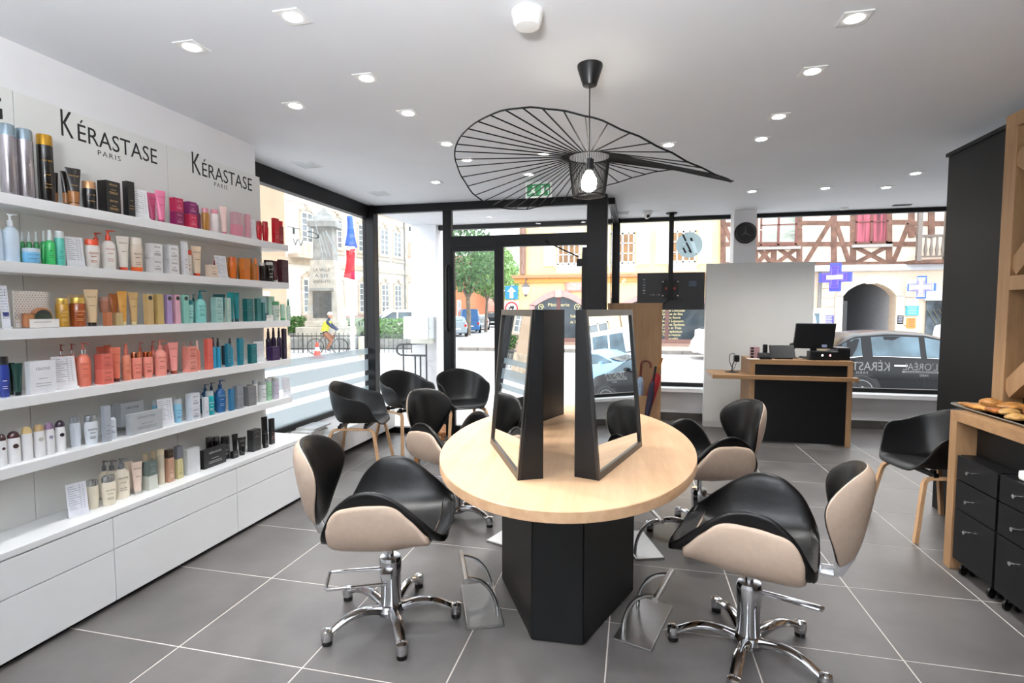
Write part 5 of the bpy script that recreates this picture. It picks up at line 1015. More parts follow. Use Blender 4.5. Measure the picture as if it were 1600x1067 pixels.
 ('pump', 4, 2.832, -2.555, 0.0639, 0.0639, 0.203, 0, '16568e', '154878', 'large blue pump bottle in front', {'ink': 'c0d4e8'}),
 ('box', 4, 2.8905, -2.5252, 0.0318, 0.0204, 0.141, 0, '2f6f96', '', 'narrow blue carton', {}),
 ('box', 4, 2.962, -2.5316, 0.0531, 0.0331, 0.076, 0.0766, '8f939a', '', 'grey carton on another one', {'ink': '5a5e64'}),
 ('box', 4, 2.962, -2.5316, 0.0531, 0.0331, 0.076, 0, '8a8e95', '', 'grey carton under another one', {'ink': '5a5e64'}),
 ('box', 4, 3.074, -2.5373, 0.074, 0.0446, 0.131, 0, '77777a', '', 'wide dark grey carton', {'ink': '9a9a9c'}),
 ('can', 4, 3.152, -2.645, 0.0358, 0.0358, 0.116, 0, 'cfd6d2', 'a9adb0', 'grey-capped bottle in the back row', {}),
 ('can', 4, 3.2025, -2.645, 0.0364, 0.0364, 0.122, 0, 'eceff0', 'a9adb0', 'grey-capped white bottle in the back row', {}),
 ('can', 4, 3.1761, -2.58, 0.0322, 0.0322, 0.158, 0, 'f0f2f2', 'a9adb0', 'slim white bottle beside the dark grey carton', {'ink': '4a4a50'}),
 ('can', 4, 3.2195, -2.555, 0.053, 0.053, 0.144, 0, 'f2f4f4', 'a9adb0', 'white bottle with a silver cap and dark print', {'ink': '4a4a50'}),
 ('can', 4, 3.2865, -2.555, 0.0459, 0.0459, 0.157, 0, 'a8d8b4', 'b4b8ba', 'pale green bottle with a silver cap', {'ink': '3a7a58'}),
 ('can', 4, 3.36, -2.555, 0.0513, 0.0513, 0.155, 0, 'd9cfe2', 'b4b8ba', 'pale lilac bottle with a silver cap', {'ink': '7a5a8a'}),
 ('box', 4, 3.44, -2.645, 0.052, 0.0283, 0.148, 0, 'dcdfe2', '', 'white carton in the back row at the window end', {}),
 ('card', 4, 3.485, -2.555, 0.071, 0.071, 0.141, 0, 'e8eaf0', '', 'white price card at the window end', {}),
 ('card', 5, 1.928, -2.555, 0.0811, 0.0811, 0.157, 0, 'eef0f8', '', 'white price card beside the cream bottles', {}),
 ('bottle', 5, 2.0295, -2.6, 0.0417, 0.0417, 0.136, 0, 'f0e6d0', 'b8b8b6', 'cream bottle with a chrome cap at the back', {'metal': 1}),
 ('bottle', 5, 2.0211, -2.575, 0.0469, 0.0469, 0.142, 0, 'f0e6d0', 'b8b8b6', 'cream bottle with a chrome cap in the middle', {'metal': 1}),
 ('bottle', 5, 2.0779, -2.55, 0.0651, 0.0651, 0.147, 0, 'f3e9d4', 'b8b8b6', 'cream bottle with a chrome cap in front', {'metal': 1, 'ink': '6a5a40'}),
 ('pump', 5, 2.1395, -2.65, 0.0493, 0.0493, 0.198, 0, 'f0e6d0', '6a6c70', 'cream pump bottle at the back of three', {}),
 ('pump', 5, 2.1555, -2.62, 0.0603, 0.0603, 0.199, 0, 'f0e6d0', '6a6c70', 'cream pump bottle in the middle of three', {}),
 ('pump', 5, 2.1715, -2.58, 0.0742, 0.0742, 0.207, 0, 'f4ead6', '6a6c70', 'cream pump bottle in front of three', {'ink': '5a4a38'}),
 ('tube', 5, 2.2605, -2.63, 0.0415, 0.0415, 0.162, 0, 'eedbc8', 'd8c8b8', 'pale pink tube at the back', {}),
 ('tube', 5, 2.239, -2.555, 0.0522, 0.0522, 0.17, 0, 'f0d8c8', 'c8c0b8', 'pale pink tube in front with black print', {'ink': '2a2424'}),
 ('bottle', 5, 2.369, -2.64, 0.0321, 0.0321, 0.176, 0, 'cdbfa4', 'd9c8a8', 'champagne bottle in the back row', {'cyl': 1}),
 ('bottle', 5, 2.417, -2.64, 0.0328, 0.0328, 0.178, 0, 'cdbfa4', 'd9c8a8', 'champagne bottle in the back row', {'cyl': 1}),
 ('box', 5, 2.3145, -2.555, 0.0537, 0.0429, 0.077, 0.0776, '5e6a66', '', 'greenish black carton on a white one', {'ink': '8a9690'}),
 ('box', 5, 2.3145, -2.555, 0.0537, 0.0429, 0.077, 0, 'cfd2c8', '', 'pale carton under the greenish one', {}),
 ('can', 5, 2.3985, -2.57, 0.0356, 0.0356, 0.197, 0, 'd9cdb8', 'e0d0b0', 'champagne spray bottle in front', {}),
 ('box', 5, 2.439, -2.555, 0.0364, 0.0276, 0.047, 0.1386, '3a2c24', '', 'dark brown carton on a bronze one', {'ink': '8a6a50'}),
 ('box', 5, 2.439, -2.555, 0.0364, 0.0276, 0.138, 0, 'b08a72', '', 'bronze pink carton with white print', {'ink': 'f0e8e0'}),
 ('box', 5, 2.5015, -2.555, 0.0354, 0.0262, 0.074, 0.1156, '6a6c74', '', 'grey carton on a gold one', {}),
 ('box', 5, 2.5015, -2.555, 0.0354, 0.0262, 0.115, 0, 'c9c08e', '', 'pale gold carton with black print', {'ink': '3a3a30'}),
 ('box', 5, 2.594, -2.555, 0.0897, 0.03, 0.153, 0, 'cfd2d4', '', 'wide reflective silver carton', {'flat': 1}),
 ('box', 5, 2.759, -2.555, 0.1771, 0.03, 0.116, 0, '1d1d1e', '', 'wide black carton with silver print', {'flat': 1, 'ink': 'b8b8b8'}),
 ('can', 5, 2.811, -2.63, 0.0424, 0.0424, 0.163, 0, '121213', '0d0d0e', 'black jar in a row of three, nearest the shelves', {}),
 ('can', 5, 2.858, -2.62, 0.0432, 0.0432, 0.157, 0, '121213', '1a1a1b', 'black jar in the middle of a row of three', {}),
 ('can', 5, 2.9095, -2.6, 0.0551, 0.0551, 0.147, 0, '121213', '0d0d0e', 'black jar with pale print in a row of three', {'ink': 'a8a8a8'}),
 ('box', 5, 2.935, -2.555, 0.0427, 0.0269, 0.046, 0, '141415', '', 'tiny black carton with a white label', {'ink': 'e0e0e0'}),
 ('tube', 5, 3.0535, -2.65, 0.0425, 0.0425, 0.127, 0, '1a1a1b', '111112', 'black tube in the back row', {}),
 ('tube', 5, 3.007, -2.555, 0.0572, 0.0572, 0.12, 0, '19191a', '111112', 'shiny black tube with pale print', {'ink': '9a9a9a'}),
 ('box', 5, 3.126, -2.555, 0.0802, 0.0474, 0.072, 0.0756, '1c1c1d', '', 'long black carton on another one', {'ink': '6a6a6a'}),
 ('box', 5, 3.126, -2.555, 0.0802, 0.0475, 0.075, 0, '2c2c2d', '', 'long black carton under another one', {}),
 ('box', 5, 3.2895, -2.6, 0.0392, 0.0224, 0.2, 0, '141415', '', 'tall black carton at the window end', {'ink': 'a8a8a8'}),
 ('box', 5, 3.209, -2.53, 0.0345, 0.0197, 0.1, 0, '181819', '', 'small black carton in front of the tall one', {'ink': 'a8a8a8'}),
 ('box', 5, 3.3075, -2.555, 0.04, 0.0224, 0.187, 0, '151516', '', 'tall black carton with a red mark, last before the window', {'ink': 'c0706a'}),
]
SILVER = {'a9a3a8', 'aaa4a9', '8fa0ab', 'aeb4ba', 'b8b8b6', 'b98a2e', 'c79a72', 'd8b45c'}
def gloss(c, r=.3, metal=0):
    if c in SILVER: metal = .75
    return M(c, r, metal=metal, var=.03, scale=20, coat=.15 if not metal else 0)
seen = {}
for p in PRODUCTS: seen.setdefault((p[1], p[10]), []).append(p[2])
for a in seen.values(): a.sort(reverse=True)
ORD = ['first', 'second', 'third', 'fourth', 'fifth', 'sixth', 'seventh']
txt_ink = {}
def brand(r, w_, z, x, col, facing_w=.72):
    m = M(col, .5, var=.0, name='print_' + col)
    text('KÉRASTASE', m, r, (x, 0, z), min(.018, w_*.17), FX, w_*facing_w, extrude=.01, name='brand_lettering')
def lines(r, w_, zs, x, col, th=.0022):
    b = MB()
    for z, f in zs: b.box(x, x+.0008, -w_*f/2, w_*f/2, z, z+th)
    b.build('print', M(col, .5, var=0, name='print_' + col), r)['kind'] = 'stuff'
for (kind, s, y, x, w_, d_, h, lift, cb, cc, desc, o) in PRODUCTS:
    z = SH_Z[s]+lift+.0004
    same = seen[(s, desc)]
    lb = desc + ' on the ' + SH_N[s]
    if len(same) > 1: lb += ', %s from the window' % ORD[same.index(y)]
    r = thing(NAMES[kind], lb, CATS[kind], (x, y, z), 0, 'hair products on the ' + SH_N[s])
    ink_c = o.get('ink'); big = w_ > .045 and h > .06
    if kind in ('bottle', 'pump', 'spray', 'can', 'jar', 'dome', 'tube'): r.rotation_euler = (0, 0, math.radians(-22))
    if kind == 'box':
        r.rotation_euler = (0, 0, 0)
        bx('carton', (-d_/2, d_/2), (-w_/2, w_/2), (0, h), gloss(cb, .38), r, .0008)
        if ink_c:
            if big and w_ > .05: brand(r, w_, h*.72, d_/2+.0003, ink_c, .55)
            lines(r, w_, ((h*.45, .35),) + (((h*.3, .6), (h*.22, .6)) if h > .07 else ()), d_/2, ink_c)
        else: lines(r, w_, ((h*.7, .5),), d_/2, cb)
        if o.get('seal'): MB().lathe([(.012, 0), (.012, .001)], n=16).build('seal', M('1a1a1c', .4), r, loc=(d_/2, 0, h*.88), rot=(0, PI/2, 0))
    elif kind == 'card':
        r.rotation_euler = (0, 0, math.radians(-14))
        mk('sheet', [(.012, -w_/2, .002), (.012, w_/2, .002), (-.008, w_/2, h), (-.008, -w_/2, h), (.010, -w_/2, .002), (.010, w_/2, .002), (-.010, w_/2, h), (-.010, -w_/2, h)], [(0, 1, 2, 3), (7, 6, 5, 4), (0, 4, 5, 1), (1, 5, 6, 2), (2, 6, 7, 3), (3, 7, 4, 0)], gloss(cb, .3), r)
        MB().box(-.02, .024, -w_/2, w_/2, 0, .002).box(.022, .024, -w_/2, w_/2, .002, .010).build('acrylic_foot', gloss('eef0f2', .15), r)
        b = MB(); n = 11
        for i in range(n):
            zz = h*(.9-.066*i); xx = .0128-.020*zz/h
            b.box(xx, xx+.0006, -w_*.42, w_*(-.42+.30+.12*((i*7) % 3)), zz, zz+h*.013)
            for cc_ in ((.12, .2), (.28, .36)): b.box(xx, xx+.0006, w_*cc_[0], w_*cc_[1], zz, zz+h*.016)
        b.build('printed_rows', M('a4a6b4', .6, var=0), r)['kind'] = 'stuff'
        if o.get('blue'): bx('blue_block', (.004, .0065), (-w_*.3, w_*.4), (h*.2, h*.38), M('1f2a66', .4), r); text('2', M('4a4a52', .5), r, (.0005, w_*.1, h*.8), h*.12, FX, w_*.16, name='numeral')
    elif kind == 'tube':
        ch = h*.10; R_ = w_*.36; rows = []
        for t, rx, ry in ((0, R_*.80, R_*.86), (.1, R_*.86, R_*.92), (.45, R_*.66, R_*1.08), (.8, R_*.3, R_*1.27), (.93, R_*.06, R_*1.36), (1, R_*.045, R_*1.37)):
            rows.append([(rx*math.cos(a), ry*math.sin(a), ch+(h-ch)*t) for a in [2*PI*i/20 for i in range(20)]])
        MB().add(*smooth_grid(rows)).build('tube', gloss(cb, .25), r, True)
        MB().lathe([(R_*.78, 0), (R_*.82, ch*.2), (R_*.80, ch)], n=18).build('cap', gloss(cc, .25), r, True)
        if o.get('low'):
            rows = [[(rx*1.02*math.cos(a), ry*1.02*math.sin(a), ch+(h-ch)*t) for a in [2*PI*i/20 for i in range(20)]] for t, rx, ry in ((.02, R_*.81, R_*.87), (.1, R_*.86, R_*.92), (.34, R_*.72, R_*1.03))]
            MB().add(*smooth_grid(rows)).build('bronze_band', gloss(o['low'], .25), r, True)
        if ink_c and big: brand(r, w_, h*.78, R_*.40, ink_c, .62)
        if ink_c: lines(r, w_, ((h*.55, .4),), R_*.66, ink_c)
    elif kind == 'pouch':
        if not o.get('plain'):
            bx('dotted_back', (-.032, -.028), (-w_/2, w_/2), (.002, h), gloss(cb, .4), r)
            dots = MB(); nn = max(2, int(w_/.011)); mm = int(h/.010)
            for i in range(nn):
                for j in range(mm):
                    yy = -w_/2+(i+.5+.5*(j % 2)*.9)*w_/nn; dots.box(-.028, -.0275, min(yy, w_/2-.004)-.0016, min(yy, w_/2-.004)+.0016, .004+j*.0098, .0078+j*.0098)
            dots.build('dots', M('9a7f6a', .5), r)['kind'] = 'stuff'
            if w_ > .1:
                MB().lathe([(.018, .0), (.021, .004), (.019, .055), (.024, .06)], n=18).build('copper_tube', gloss('b5764e', .25), r, True, loc=(.0, -w_*.24, .003))
                MB().lathe([(.040, -.012), (.044, -.006), (.044, .006), (.036, .012)], n=28).build('round_compact', gloss('b5764e', .3), r, True, loc=(0, w_*.12, .045), rot=(0, PI/2, 0))
                MB().lathe([(.034, .0), (.034, .003)], n=24).build('mirror_disc', gloss('2c3036', .15), r, loc=(.0125, w_*.12, .045), rot=(0, PI/2, 0))
        else:
            bx('blue_back', (-.03, -.024), (-w_/2, w_/2), (.002, h), gloss(cb, .35), r)
            MB().lathe([(.022, -.01), (.022, .01)], n=18).build('jar', gloss('3a6a74', .3), r, True, loc=(0, -.01, .035), rot=(0, PI/2, 0))
        bx('clear_front', (.026, .0265), (-w_/2, w_/2), (.002, h*.97), glass, r)
        bx('front_label', (.0275, .029), (-w_*.36, w_*.5), (.002, h*.24), gloss('f1efec', .4), r); lines(r, w_, ((h*.15, .5),), .029, '8a8a8a')
    else:
        R_ = w_/2; sy = 1.0; sx = .72 if kind in ('bottle', 'pump') and not o.get('cyl') else .95
        if kind == 'can':
            ch = h*.16; prof = [(R_*.94, 0), (R_, h*.01), (R_, h-ch)]; cap = [(R_*.97, h-ch), (R_*.97, h-ch*.12), (R_*.88, h)]
        elif kind == 'jar':
            ch = h*.26; prof = [(R_*.8, 0), (R_*.93, h*.06), (R_, h*.5), (R_*.96, h-ch)]; cap = [(R_*.97, h-ch), (R_*.97, h-.002), (R_*.94, h)]; sx = 1 if w_ < .08 else .85
        elif kind == 'dome':
            ch = h*.2; prof = [(R_*.9, 0), (R_*.96, h*.02), (R_*.98, h*.5), (R_*.90, h-ch)]; cap = [(R_*.9, h-ch), (R_*.86, h-ch*.6), (R_*.64, h-ch*.2), (R_*.25, h)]; sx = .9
        elif kind == 'spray':
            ch = h*.30; prof = [(R_*.92, 0), (R_, h*.02), (R_, h*.6), (R_*.86, h*.665), (R_*.5, h-ch)]; cap = [(R_*.52, h-ch), (R_*.5, h-ch*.45), (R_*.36, h-ch*.3), (R_*.34, h)]
        elif kind == 'pump':
            ch = h*.26; prof = [(R_*.86, 0), (R_*.93, h*.02), (R_*1.0, h*.45), (R_*.92, h*.64), (R_*.55, h*.715), (R_*.34, h-ch)]
            cap = [(R_*.36, h-ch), (R_*.36, h-ch*.52), (R_*.16, h-ch*.5), (R_*.15, h-ch*.12), (R_*.28, h-ch*.1), (R_*.28, h)]
        else:
            ch = h*.2; prof = [(R_*.72, 0), (R_*.80, h*.02), (R_*.98, h*.55), (R_*.97, h*.7), (R_*.86, h-ch)]; cap = [(R_*.87, h-ch), (R_*.87, h-ch*.25), (R_*.80, h)]
            if o.get('cyl'): prof = [(R_*.92, 0), (R_*.97, h*.02), (R_*.97, h-ch-.004), (R_*.88, h-ch)]
        MB().lathe(prof, n=20, sx=sx, sy=sy).build('body', gloss(cb, .25), r, True, ang=math.radians(50))
        cm = gloss(cc, .18, 1) if o.get('metal') else gloss(cc, .28)
        c_ = MB().lathe(cap, n=18, sx=sx if kind not in ('pump', 'spray') else 1)
        if kind == 'pump': c_.tube([(0, 0, h-ch*.06), (R_*.45, R_*.3, h-ch*.05), (R_*.95, R_*.62, h-ch*.1)], [R_*.12, R_*.11, R_*.07], 8)
        c_.build('pump' if kind == 'pump' else 'cap', cm, r, True)
        if o.get('ring'): MB().lathe([(R_*.38, h-ch*.98), (R_*.38, h-ch*.6)], n=18).build('chrome_ring', chrome, r, True)
        if o.get('foot'): MB().lathe([(R_*.76, -.0), (R_*.86, h*.02), (R_*.92, h*.13)], n=20, sx=sx).build('orange_foot', gloss(o['foot'], .3), r, True)
        if o.get('dot'): MB().lathe([(R_*.42, 0), (R_*.42, .0015)], n=18).build('colour_dot', M(o['dot'], .4), r, loc=(R_*sx*.95, R_*.12, h*.55), rot=(0, PI/2, 0))
        if ink_c:
            if big: brand(r, w_, h*(.5 if kind != 'can' else .6), R_*sx*.985, ink_c, .6)
            lines(r, w_, ((h*.40, .36), (h*.26, .4), (h*.21, .4)) if kind != 'jar' else ((h*.3, .5),), R_*sx*.965, ink_c)
# ------------------------------------------------------------------ the street outside
GZ = -.45
road = M('c4c5c6', .8, var=.08, scale=.6, name='pale_asphalt'); pave_m = M('aaa59c', .8, var=.08, scale=1.5)
gnd = MB().box(-70, 90, -15, 110, GZ-.4, GZ).build('street_ground', road); tag(gnd, 'pale asphalt street in front of the salon', kind='structure')
pav = MB().box(-8, 60, 23.6, 27, GZ, GZ+.13).build('pavement_far', M('c9b9ac', .8, var=.05)); tag(pav, 'far pavement in front of the yellow house', kind='structure')
kb = MB()
krb = M('8d8882', .8, var=.15, scale=3)
krb_o = thing('kerb', 'grey kerb stones along the far pavement', None, kind='structure')
for i in range(44): bx('kerb_stone', (-8+i*1.0, -7.02+i*1.0), (23.35, 23.6), (GZ, GZ+.15), krb, krb_o, .01)
pv2 = MB().box(-3.4, 40, 7.36, 9.2, GZ, GZ+.10).build('pavement_near', pave_m); tag(pv2, 'near pavement under the shop window', kind='structure')
wmat = M('f4f2ee', .7, var=.02); wglass = M('7d878c', .1, var=.3, scale=.8); shut = M('eceae6', .7, var=.03)

def window(parent, cx, z0, z1, wd, y, cols=2, rows=3, frame=wmat, pane=wglass, out=-1, surround=None, arch=False, bar=.05):
    """window part on a facade in the local x-z plane at depth y; out = direction of the street along y"""
    f = MB(); t = .07
    a, b = (y, y+out*.06) if out > 0 else (y+out*.06, y)
    x0, x1 = cx-wd/2, cx+wd/2
    f.box(x0, x0+t, a, b, z0, z1).box(x1-t, x1, a, b, z0, z1).box(x0, x1, a, b, z0, z0+t).box(x0, x1, a, b, z1-t, z1)
    for i in range(1, cols): xx = lerp(x0, x1, i/cols); k = bar if i != cols/2 else bar*1.8; f.box(xx-k/2, xx+k/2, a, b, z0, z1)
    for j in range(1, rows): zz = lerp(z0, z1, j/rows); f.box(x0, x1, a, b, zz-bar/2, zz+bar/2)
    fo = f.build('window', frame, parent)
    a2, b2 = (y, y+out*.02) if out > 0 else (y+out*.02, y)
    bx('pane', (x0, x1), (a2, b2), (z0, z1), pane, fo)
    if surround:
        s = MB(); q = .16; a3, b3 = (y, y+out*.10) if out > 0 else (y+out*.10, y)
        s.box(x0-q, x0, a3, b3, z0, z1).box(x1, x1+q, a3, b3, z0, z1).box(x0-q*1.3, x1+q*1.3, min(y, y+out*.16), max(y, y+out*.16), z0-.16, z0)
        n = 8; top = [(lerp(x0-q, x1+q, i/n), z1+.12+.28*math.sin(PI*i/n)) for i in range(n+1)]; low = [(lerp(x0, x1, i/n), z1-.0+.18*math.sin(PI*i/n)) for i in range(n+1)]
        s.prism(top+low[::-1], 1, a3, b3); s.box(cx-.13, cx+.13, a3, b3+.0, z1+.15, z1+.50)
        s.build('surround', surround, fo)
        if arch: MB().prism([(lerp(x0, x1, i/n), z1-.02+.20*math.sin(PI*i/n)) for i in range(n+1)], 1, a2, b2).build('fanlight', pane, fo)
    return fo
# --- town hall on the left
hall_w = M('ece8e2', .8, var=.04, scale=1.2); stone = M('cdbfae', .8, var=.08, scale=3); pink = M('c9a8a0', .8, var=.1, scale=2); slate = M('5f6f6c', .7, var=.12, scale=2)
th = thing('town_hall', 'pale two-storey town hall with arched windows behind the monument', 'building', (-18.8, 42, 0), math.atan2(-.9817, -.1904))
bx('wall', (0, 30), (-10, 0), (GZ, 8.9), hall_w, th)
bx('plinth', (-.05, 30), (-.2, .06), (GZ, 1.0), pink, th); bx('string_course', (-.1, 30), (-.2, .14), (4.35, 4.72), stone, th)
bx('cornice', (-.35, 30), (-10.2, .42), (8.9, 9.15), stone, th); bx('frieze', (-.06, 30), (-.2, .08), (8.25, 8.75), M('e2d4c8', .8, var=.03), th)
for i in range(14): bx('attic_block', (.1+i*2.1, 1.3+i*2.1), (-.3, .30), (9.15, 9.95), pink if i % 2 else hall_w, th)
bx('attic', (-.1, 30), (-9.9, .1), (9.15, 9.8), pink, th)
MB().prism([(-10.3, 9.15), (.2, 9.8), (-2.5, 11.2), (-7.5, 11.2)], 0, -.2, 30).build('roof', slate, th)
for u in (14, 11.15, 8.4, 5.7, 3.1, 1.4):
    window(th, u, 5.75, 7.75, 1.0, 0, 2, 5, out=1, surround=stone); window(th, u, 1.25, 3.45, .95, 0, 2, 5, out=1, surround=stone)
    bx('window_ledge', (u-.75, u+.75), (0, .18), (5.3, 5.42), stone, th)
for k in range(14): bx('quoin', (-.04, .42 if k % 2 else .28), (-.3, .05), (1.0+k*.52, 1.48+k*.52), stone, th, .02)
MB().tube([(.55, .12, 8.7), (.55, .12, .2)], .06, 8).build('downpipe', M('7d7d7d', .5), th)
bx('balcony', (9.6, 12.8), (0, .9), (4.72, 4.95), stone, th); bx('balcony_wall', (9.6, 12.8), (.8, .92), (4.95, 5.75), hall_w, th)
for k in range(6): bx('baluster_panel', (9.72+k*.5, 10.1+k*.5), (.90, .94), (5.05, 5.65), stone, th, .01)
# --- near plaster house at the left
nh = thing('plaster_house', 'beige plaster house edge nearest the left shop window', 'building', (0, 0, 0))
bx('wall', (-22, -11.8), (6, 16.25), (GZ, 14), M('b29c84', .85, var=.05, scale=1), nh); bx('stone_base', (-22, -11.74), (6, 16.3), (GZ, .55), M('b5a48e', .9, var=.2, scale=4), nh); bx('window_ledge', (-11.8, -11.65), (13.9, 15.2), (1.9, 2.05), stone, nh)
bx('cornice', (-22, -11.5), (6, 16.4), (9.0, 9.3), stone, nh)
# --- monument with its steps
mn = thing('war_memorial', 'grey stone memorial with a capped pillar and a dark plaque', 'monument', (-14.9, 23.6, GZ), math.radians(14)); mn.scale = (.8, .8, 1)
gs = M('c6c4ba', .85, var=.1, scale=3); gs2 = M('9fa3a2', .85, var=.12, scale=3)
bx('step', (-2.0, 2.0), (-1.6, 1.6), (0, .55), gs2, mn, .03); bx('step', (-1.5, 1.5), (-1.2, 1.2), (.55, 1.05), gs, mn, .03); bx('pedestal', (-1.05, 1.05), (-.9, .9), (1.05, 1.35), gs, mn, .05)
MB().add([(-.95, -.8, 1.35), (.95, -.8, 1.35), (.95, .8, 1.35), (-.95, .8, 1.35), (-.72, -.6, 4.3), (.72, -.6, 4.3), (.72, .6, 4.3), (-.72, .6, 4.3)], [(0, 3, 2, 1), (4, 5, 6, 7), (0, 1, 5, 4), (1, 2, 6, 5), (2, 3, 7, 6), (3, 0, 4, 7)]).build('shaft', gs, mn)
MB().add([(-.62, -.5, 4.3), (.62, -.5, 4.3), (.62, .5, 4.3), (-.62, .5, 4.3), (-.56, -.45, 5.9), (.56, -.45, 5.9), (.56, .45, 5.9), (-.56, .45, 5.9)], [(0, 3, 2, 1), (4, 5, 6, 7), (0, 1, 5, 4), (1, 2, 6, 5), (2, 3, 7, 6), (3, 0, 4, 7)]).build('upper_shaft', gs2, mn)
bx('cap_slab', (-.85, .85), (-.7, .7), (5.9, 6.15), gs2, mn, .03); MB().add([(-.85, -.7, 6.15), (.85, -.7, 6.15), (.85, .7, 6.15), (-.85, .7, 6.15), (0, 0, 6.9)], [(0, 3, 2, 1), (0, 1, 4), (1, 2, 4), (2, 3, 4), (3, 0, 4)]).build('cap_pyramid', gs2, mn)
bx('plaque', (-.55, .55), (-.83, -.74), (1.5, 2.75), M('5d6264', .5, var=.15, scale=6), mn, .01); bx('plaque_hood', (-.7, .7), (-.9, -.7), (2.8, 2.95), gs2, mn, .01)
tx = M('4a4a4a', .7)
for i, t in enumerate(('LA VILLE', 'A SES', 'ENFANTS')): text(t, tx, mn, (0, -.80, 3.75-.28*i), .2, FY, [1.0, .8, 1.0][i], name='inscription')
fp = thing('flagpole', 'white flagpole with a blue, white and red flag', 'flag', (-11.56, 20.2, GZ))
MB().lathe([(.11, 0), (.10, .05), (.085, 5.2), (.07, 6.2)], n=14).build('pole', M('f3f3f3', .4), fp, True)
def cloth(nm, z0, z1, wa, wb_, mat, ox):
    v = []; N = 8
    for j in range(N+1):
        t = j/N
        for i in range(7):
            q = i/6; v.append((ox*t + lerp(wa, wb_, t)*(q-.35)+.03*math.sin(q*9+t*4), -.16+.05*math.sin(q*7+t*3), lerp(z1, z0, t)-.12*q*t))
    o = mk(nm, v, [(j*7+i, j*7+i+1, (j+1)*7+i+1, (j+1)*7+i) for j in range(N) for i in range(6)], mat, fp, True); mods(o, 0, .01); return o
cloth('blue_cloth', 4.55, 5.75, .22, .55, M('3f6fdc', .7), .02); cloth('white_cloth', 4.38, 4.5, .46, .42, M('f2f2f2', .7), 0); cloth('red_cloth', 3.25, 4.4, .40, .5, M('d8303f', .7), -.08)
# --- iron fence
ir = M('3c4446', .6); fc = thing('iron_fence', 'dark iron fence around the memorial', 'fence', (-9.9, 21.6, GZ), math.radians(14))
for z in (.16, .72): bx('rail', (-9.2, .75), (-.02, .02), (z, z+.05), ir, fc)
for i in range(51): MB().tube([(-9.15+i*.198, 0, 0), (-9.15+i*.198, 0, .88)], .014 if i % 8 else .03, 5).build('bar', ir, fc)
hd = []
def leaves(name, n, box, mat, parent, size=.12, shape=None, kind=True):
    v = []; f = []
    for i in range(n):
        while True:
            p = Vector((random.uniform(-1, 1), random.uniform(-1, 1), random.uniform(-1, 1)))
            if shape == 'box' or p.length < 1: break
        if shape != 'box' and p.length < .55 and random.random() < .7: p = p.normalized()*random.uniform(.6, 1)
        c = Vector((p.x*box[0], p.y*box[1], p.z*box[2])); a = Vector((random.uniform(-1, 1), random.uniform(-1, 1), random.uniform(-1, 1))).normalized(); b = a.orthogonal().normalized(); s = size*random.uniform(.6, 1.3); k = len(v)
        v += [c-a*s, c+b*s*.5, c+a*s, c-b*s*.5]; f.append((k, k+1, k+2, k+3))
    o = mk(name, v, f, mat, parent)
    if kind: o['kind'] = 'stuff'
    return o
gleaf = M('8fb572', .7, var=.35, scale=2); dleaf = M('6a9468', .7, var=.4, scale=1.5); yleaf = M('b2c46a', .7, var=.3, scale=2)
hg = thing('hedge_shrub', 'low clipped green hedge left of the memorial', 'hedge', (-18.2, 25.8, GZ)); leaves('foliage', 1400, (1.0, .5, .45), M('5c8a4a', .7, var=.3, scale=5), hg, .09, 'box').location = (0, 0, 1.05); bx('stone_planter', (-1.1, 1.1), (-.6, .6), (0, .62), M('8f918e', .9, var=.15, scale=4), hg, .02)
hg = thing('hedge_shrub', 'low green hedge between the flagpole and the window post', 'hedge', (-11.7, 24.0, GZ)); leaves('foliage', 1600, (1.2, .5, .5), M('6a9a52', .7, var=.3, scale=5), hg, .09, 'box').location = (0, 0, .95); bx('stone_planter', (-1.3, 1.3), (-.6, .6), (0, .5), M('8f918e', .9, var=.15, scale=4), hg, .02)
bl = MB().lathe([(.26, 0), (.26, .75), (.22, .82)], n=14).build('stone_bollard', M('d8d0bf', .8, var=.06), None, True, loc=(-10.55, 19.4, GZ)); tag(bl, 'short stone bollard beside the flagpole', 'bollard')
tcn = thing('traffic_cone', 'red and white traffic marker on the pavement by the fence', 'cone', (-12.0, 18.3, GZ)); bx('base', (-.2, .2), (-.2, .2), (0, .05), M('c8402f', .6), tcn); MB().lathe([(.14, .05), (.10, .3)], n=14).build('red_band', M('d84a3a', .6), tcn, True); MB().lathe([(.10, .3), (.075, .45)], n=14).build('white_band', M('f2f2f2', .6), tcn, True); MB().lathe([(.075, .45), (.05, .62)], n=14).build('red_top', M('d84a3a', .6), tcn, True)
# --- cyclist seen past the fence
def skin_fig(name, pts, edges, radii, mat, parent, sub=2):
    me = bpy.data.meshes.new(name); me.from_pydata(pts, edges, []); me.materials.append(mat)
    o = place(name, me, parent); m = o.modifiers.new('skin', 'SKIN'); me.skin_vertices.new() if not me.skin_vertices else None
    for i, rr_ in enumerate(radii): me.skin_vertices[0].data[i].radius = (rr_, rr_)
    me.skin_vertices[0].data[0].use_root = True
    s = o.modifiers.new('smooth', 'SUBSURF'); s.levels = sub; s.render_levels = sub; return o
cy = thing('person', 'person cycling in a dark jacket and yellow vest past the fence', 'person', (-12.75, 20.0, GZ+.0), math.radians(20))
skin = M('c99a82', .6); navy = M('33415f', .8); yel = M('d8dc4a', .7); brick_p = M('9a6a52', .8)
sk_pts = [(0, 0, .95), (.05, 0, 1.15), (.14, 0, 1.38), (.18, 0, 1.48), (.2, 0, 1.56), (.16, .17, 1.36), (.36, .2, 1.16), (.55, .18, 1.05), (.16, -.17, 1.36), (.36, -.2, 1.16), (.55, -.18, 1.05), (.02, .10, .9), (.30, .11, .72), (.16, .11, .34), (.26, .11, .30), (.02, -.10, .9), (.26, -.11, .58), (.12, -.11, .22), (.22, -.11, .18)]
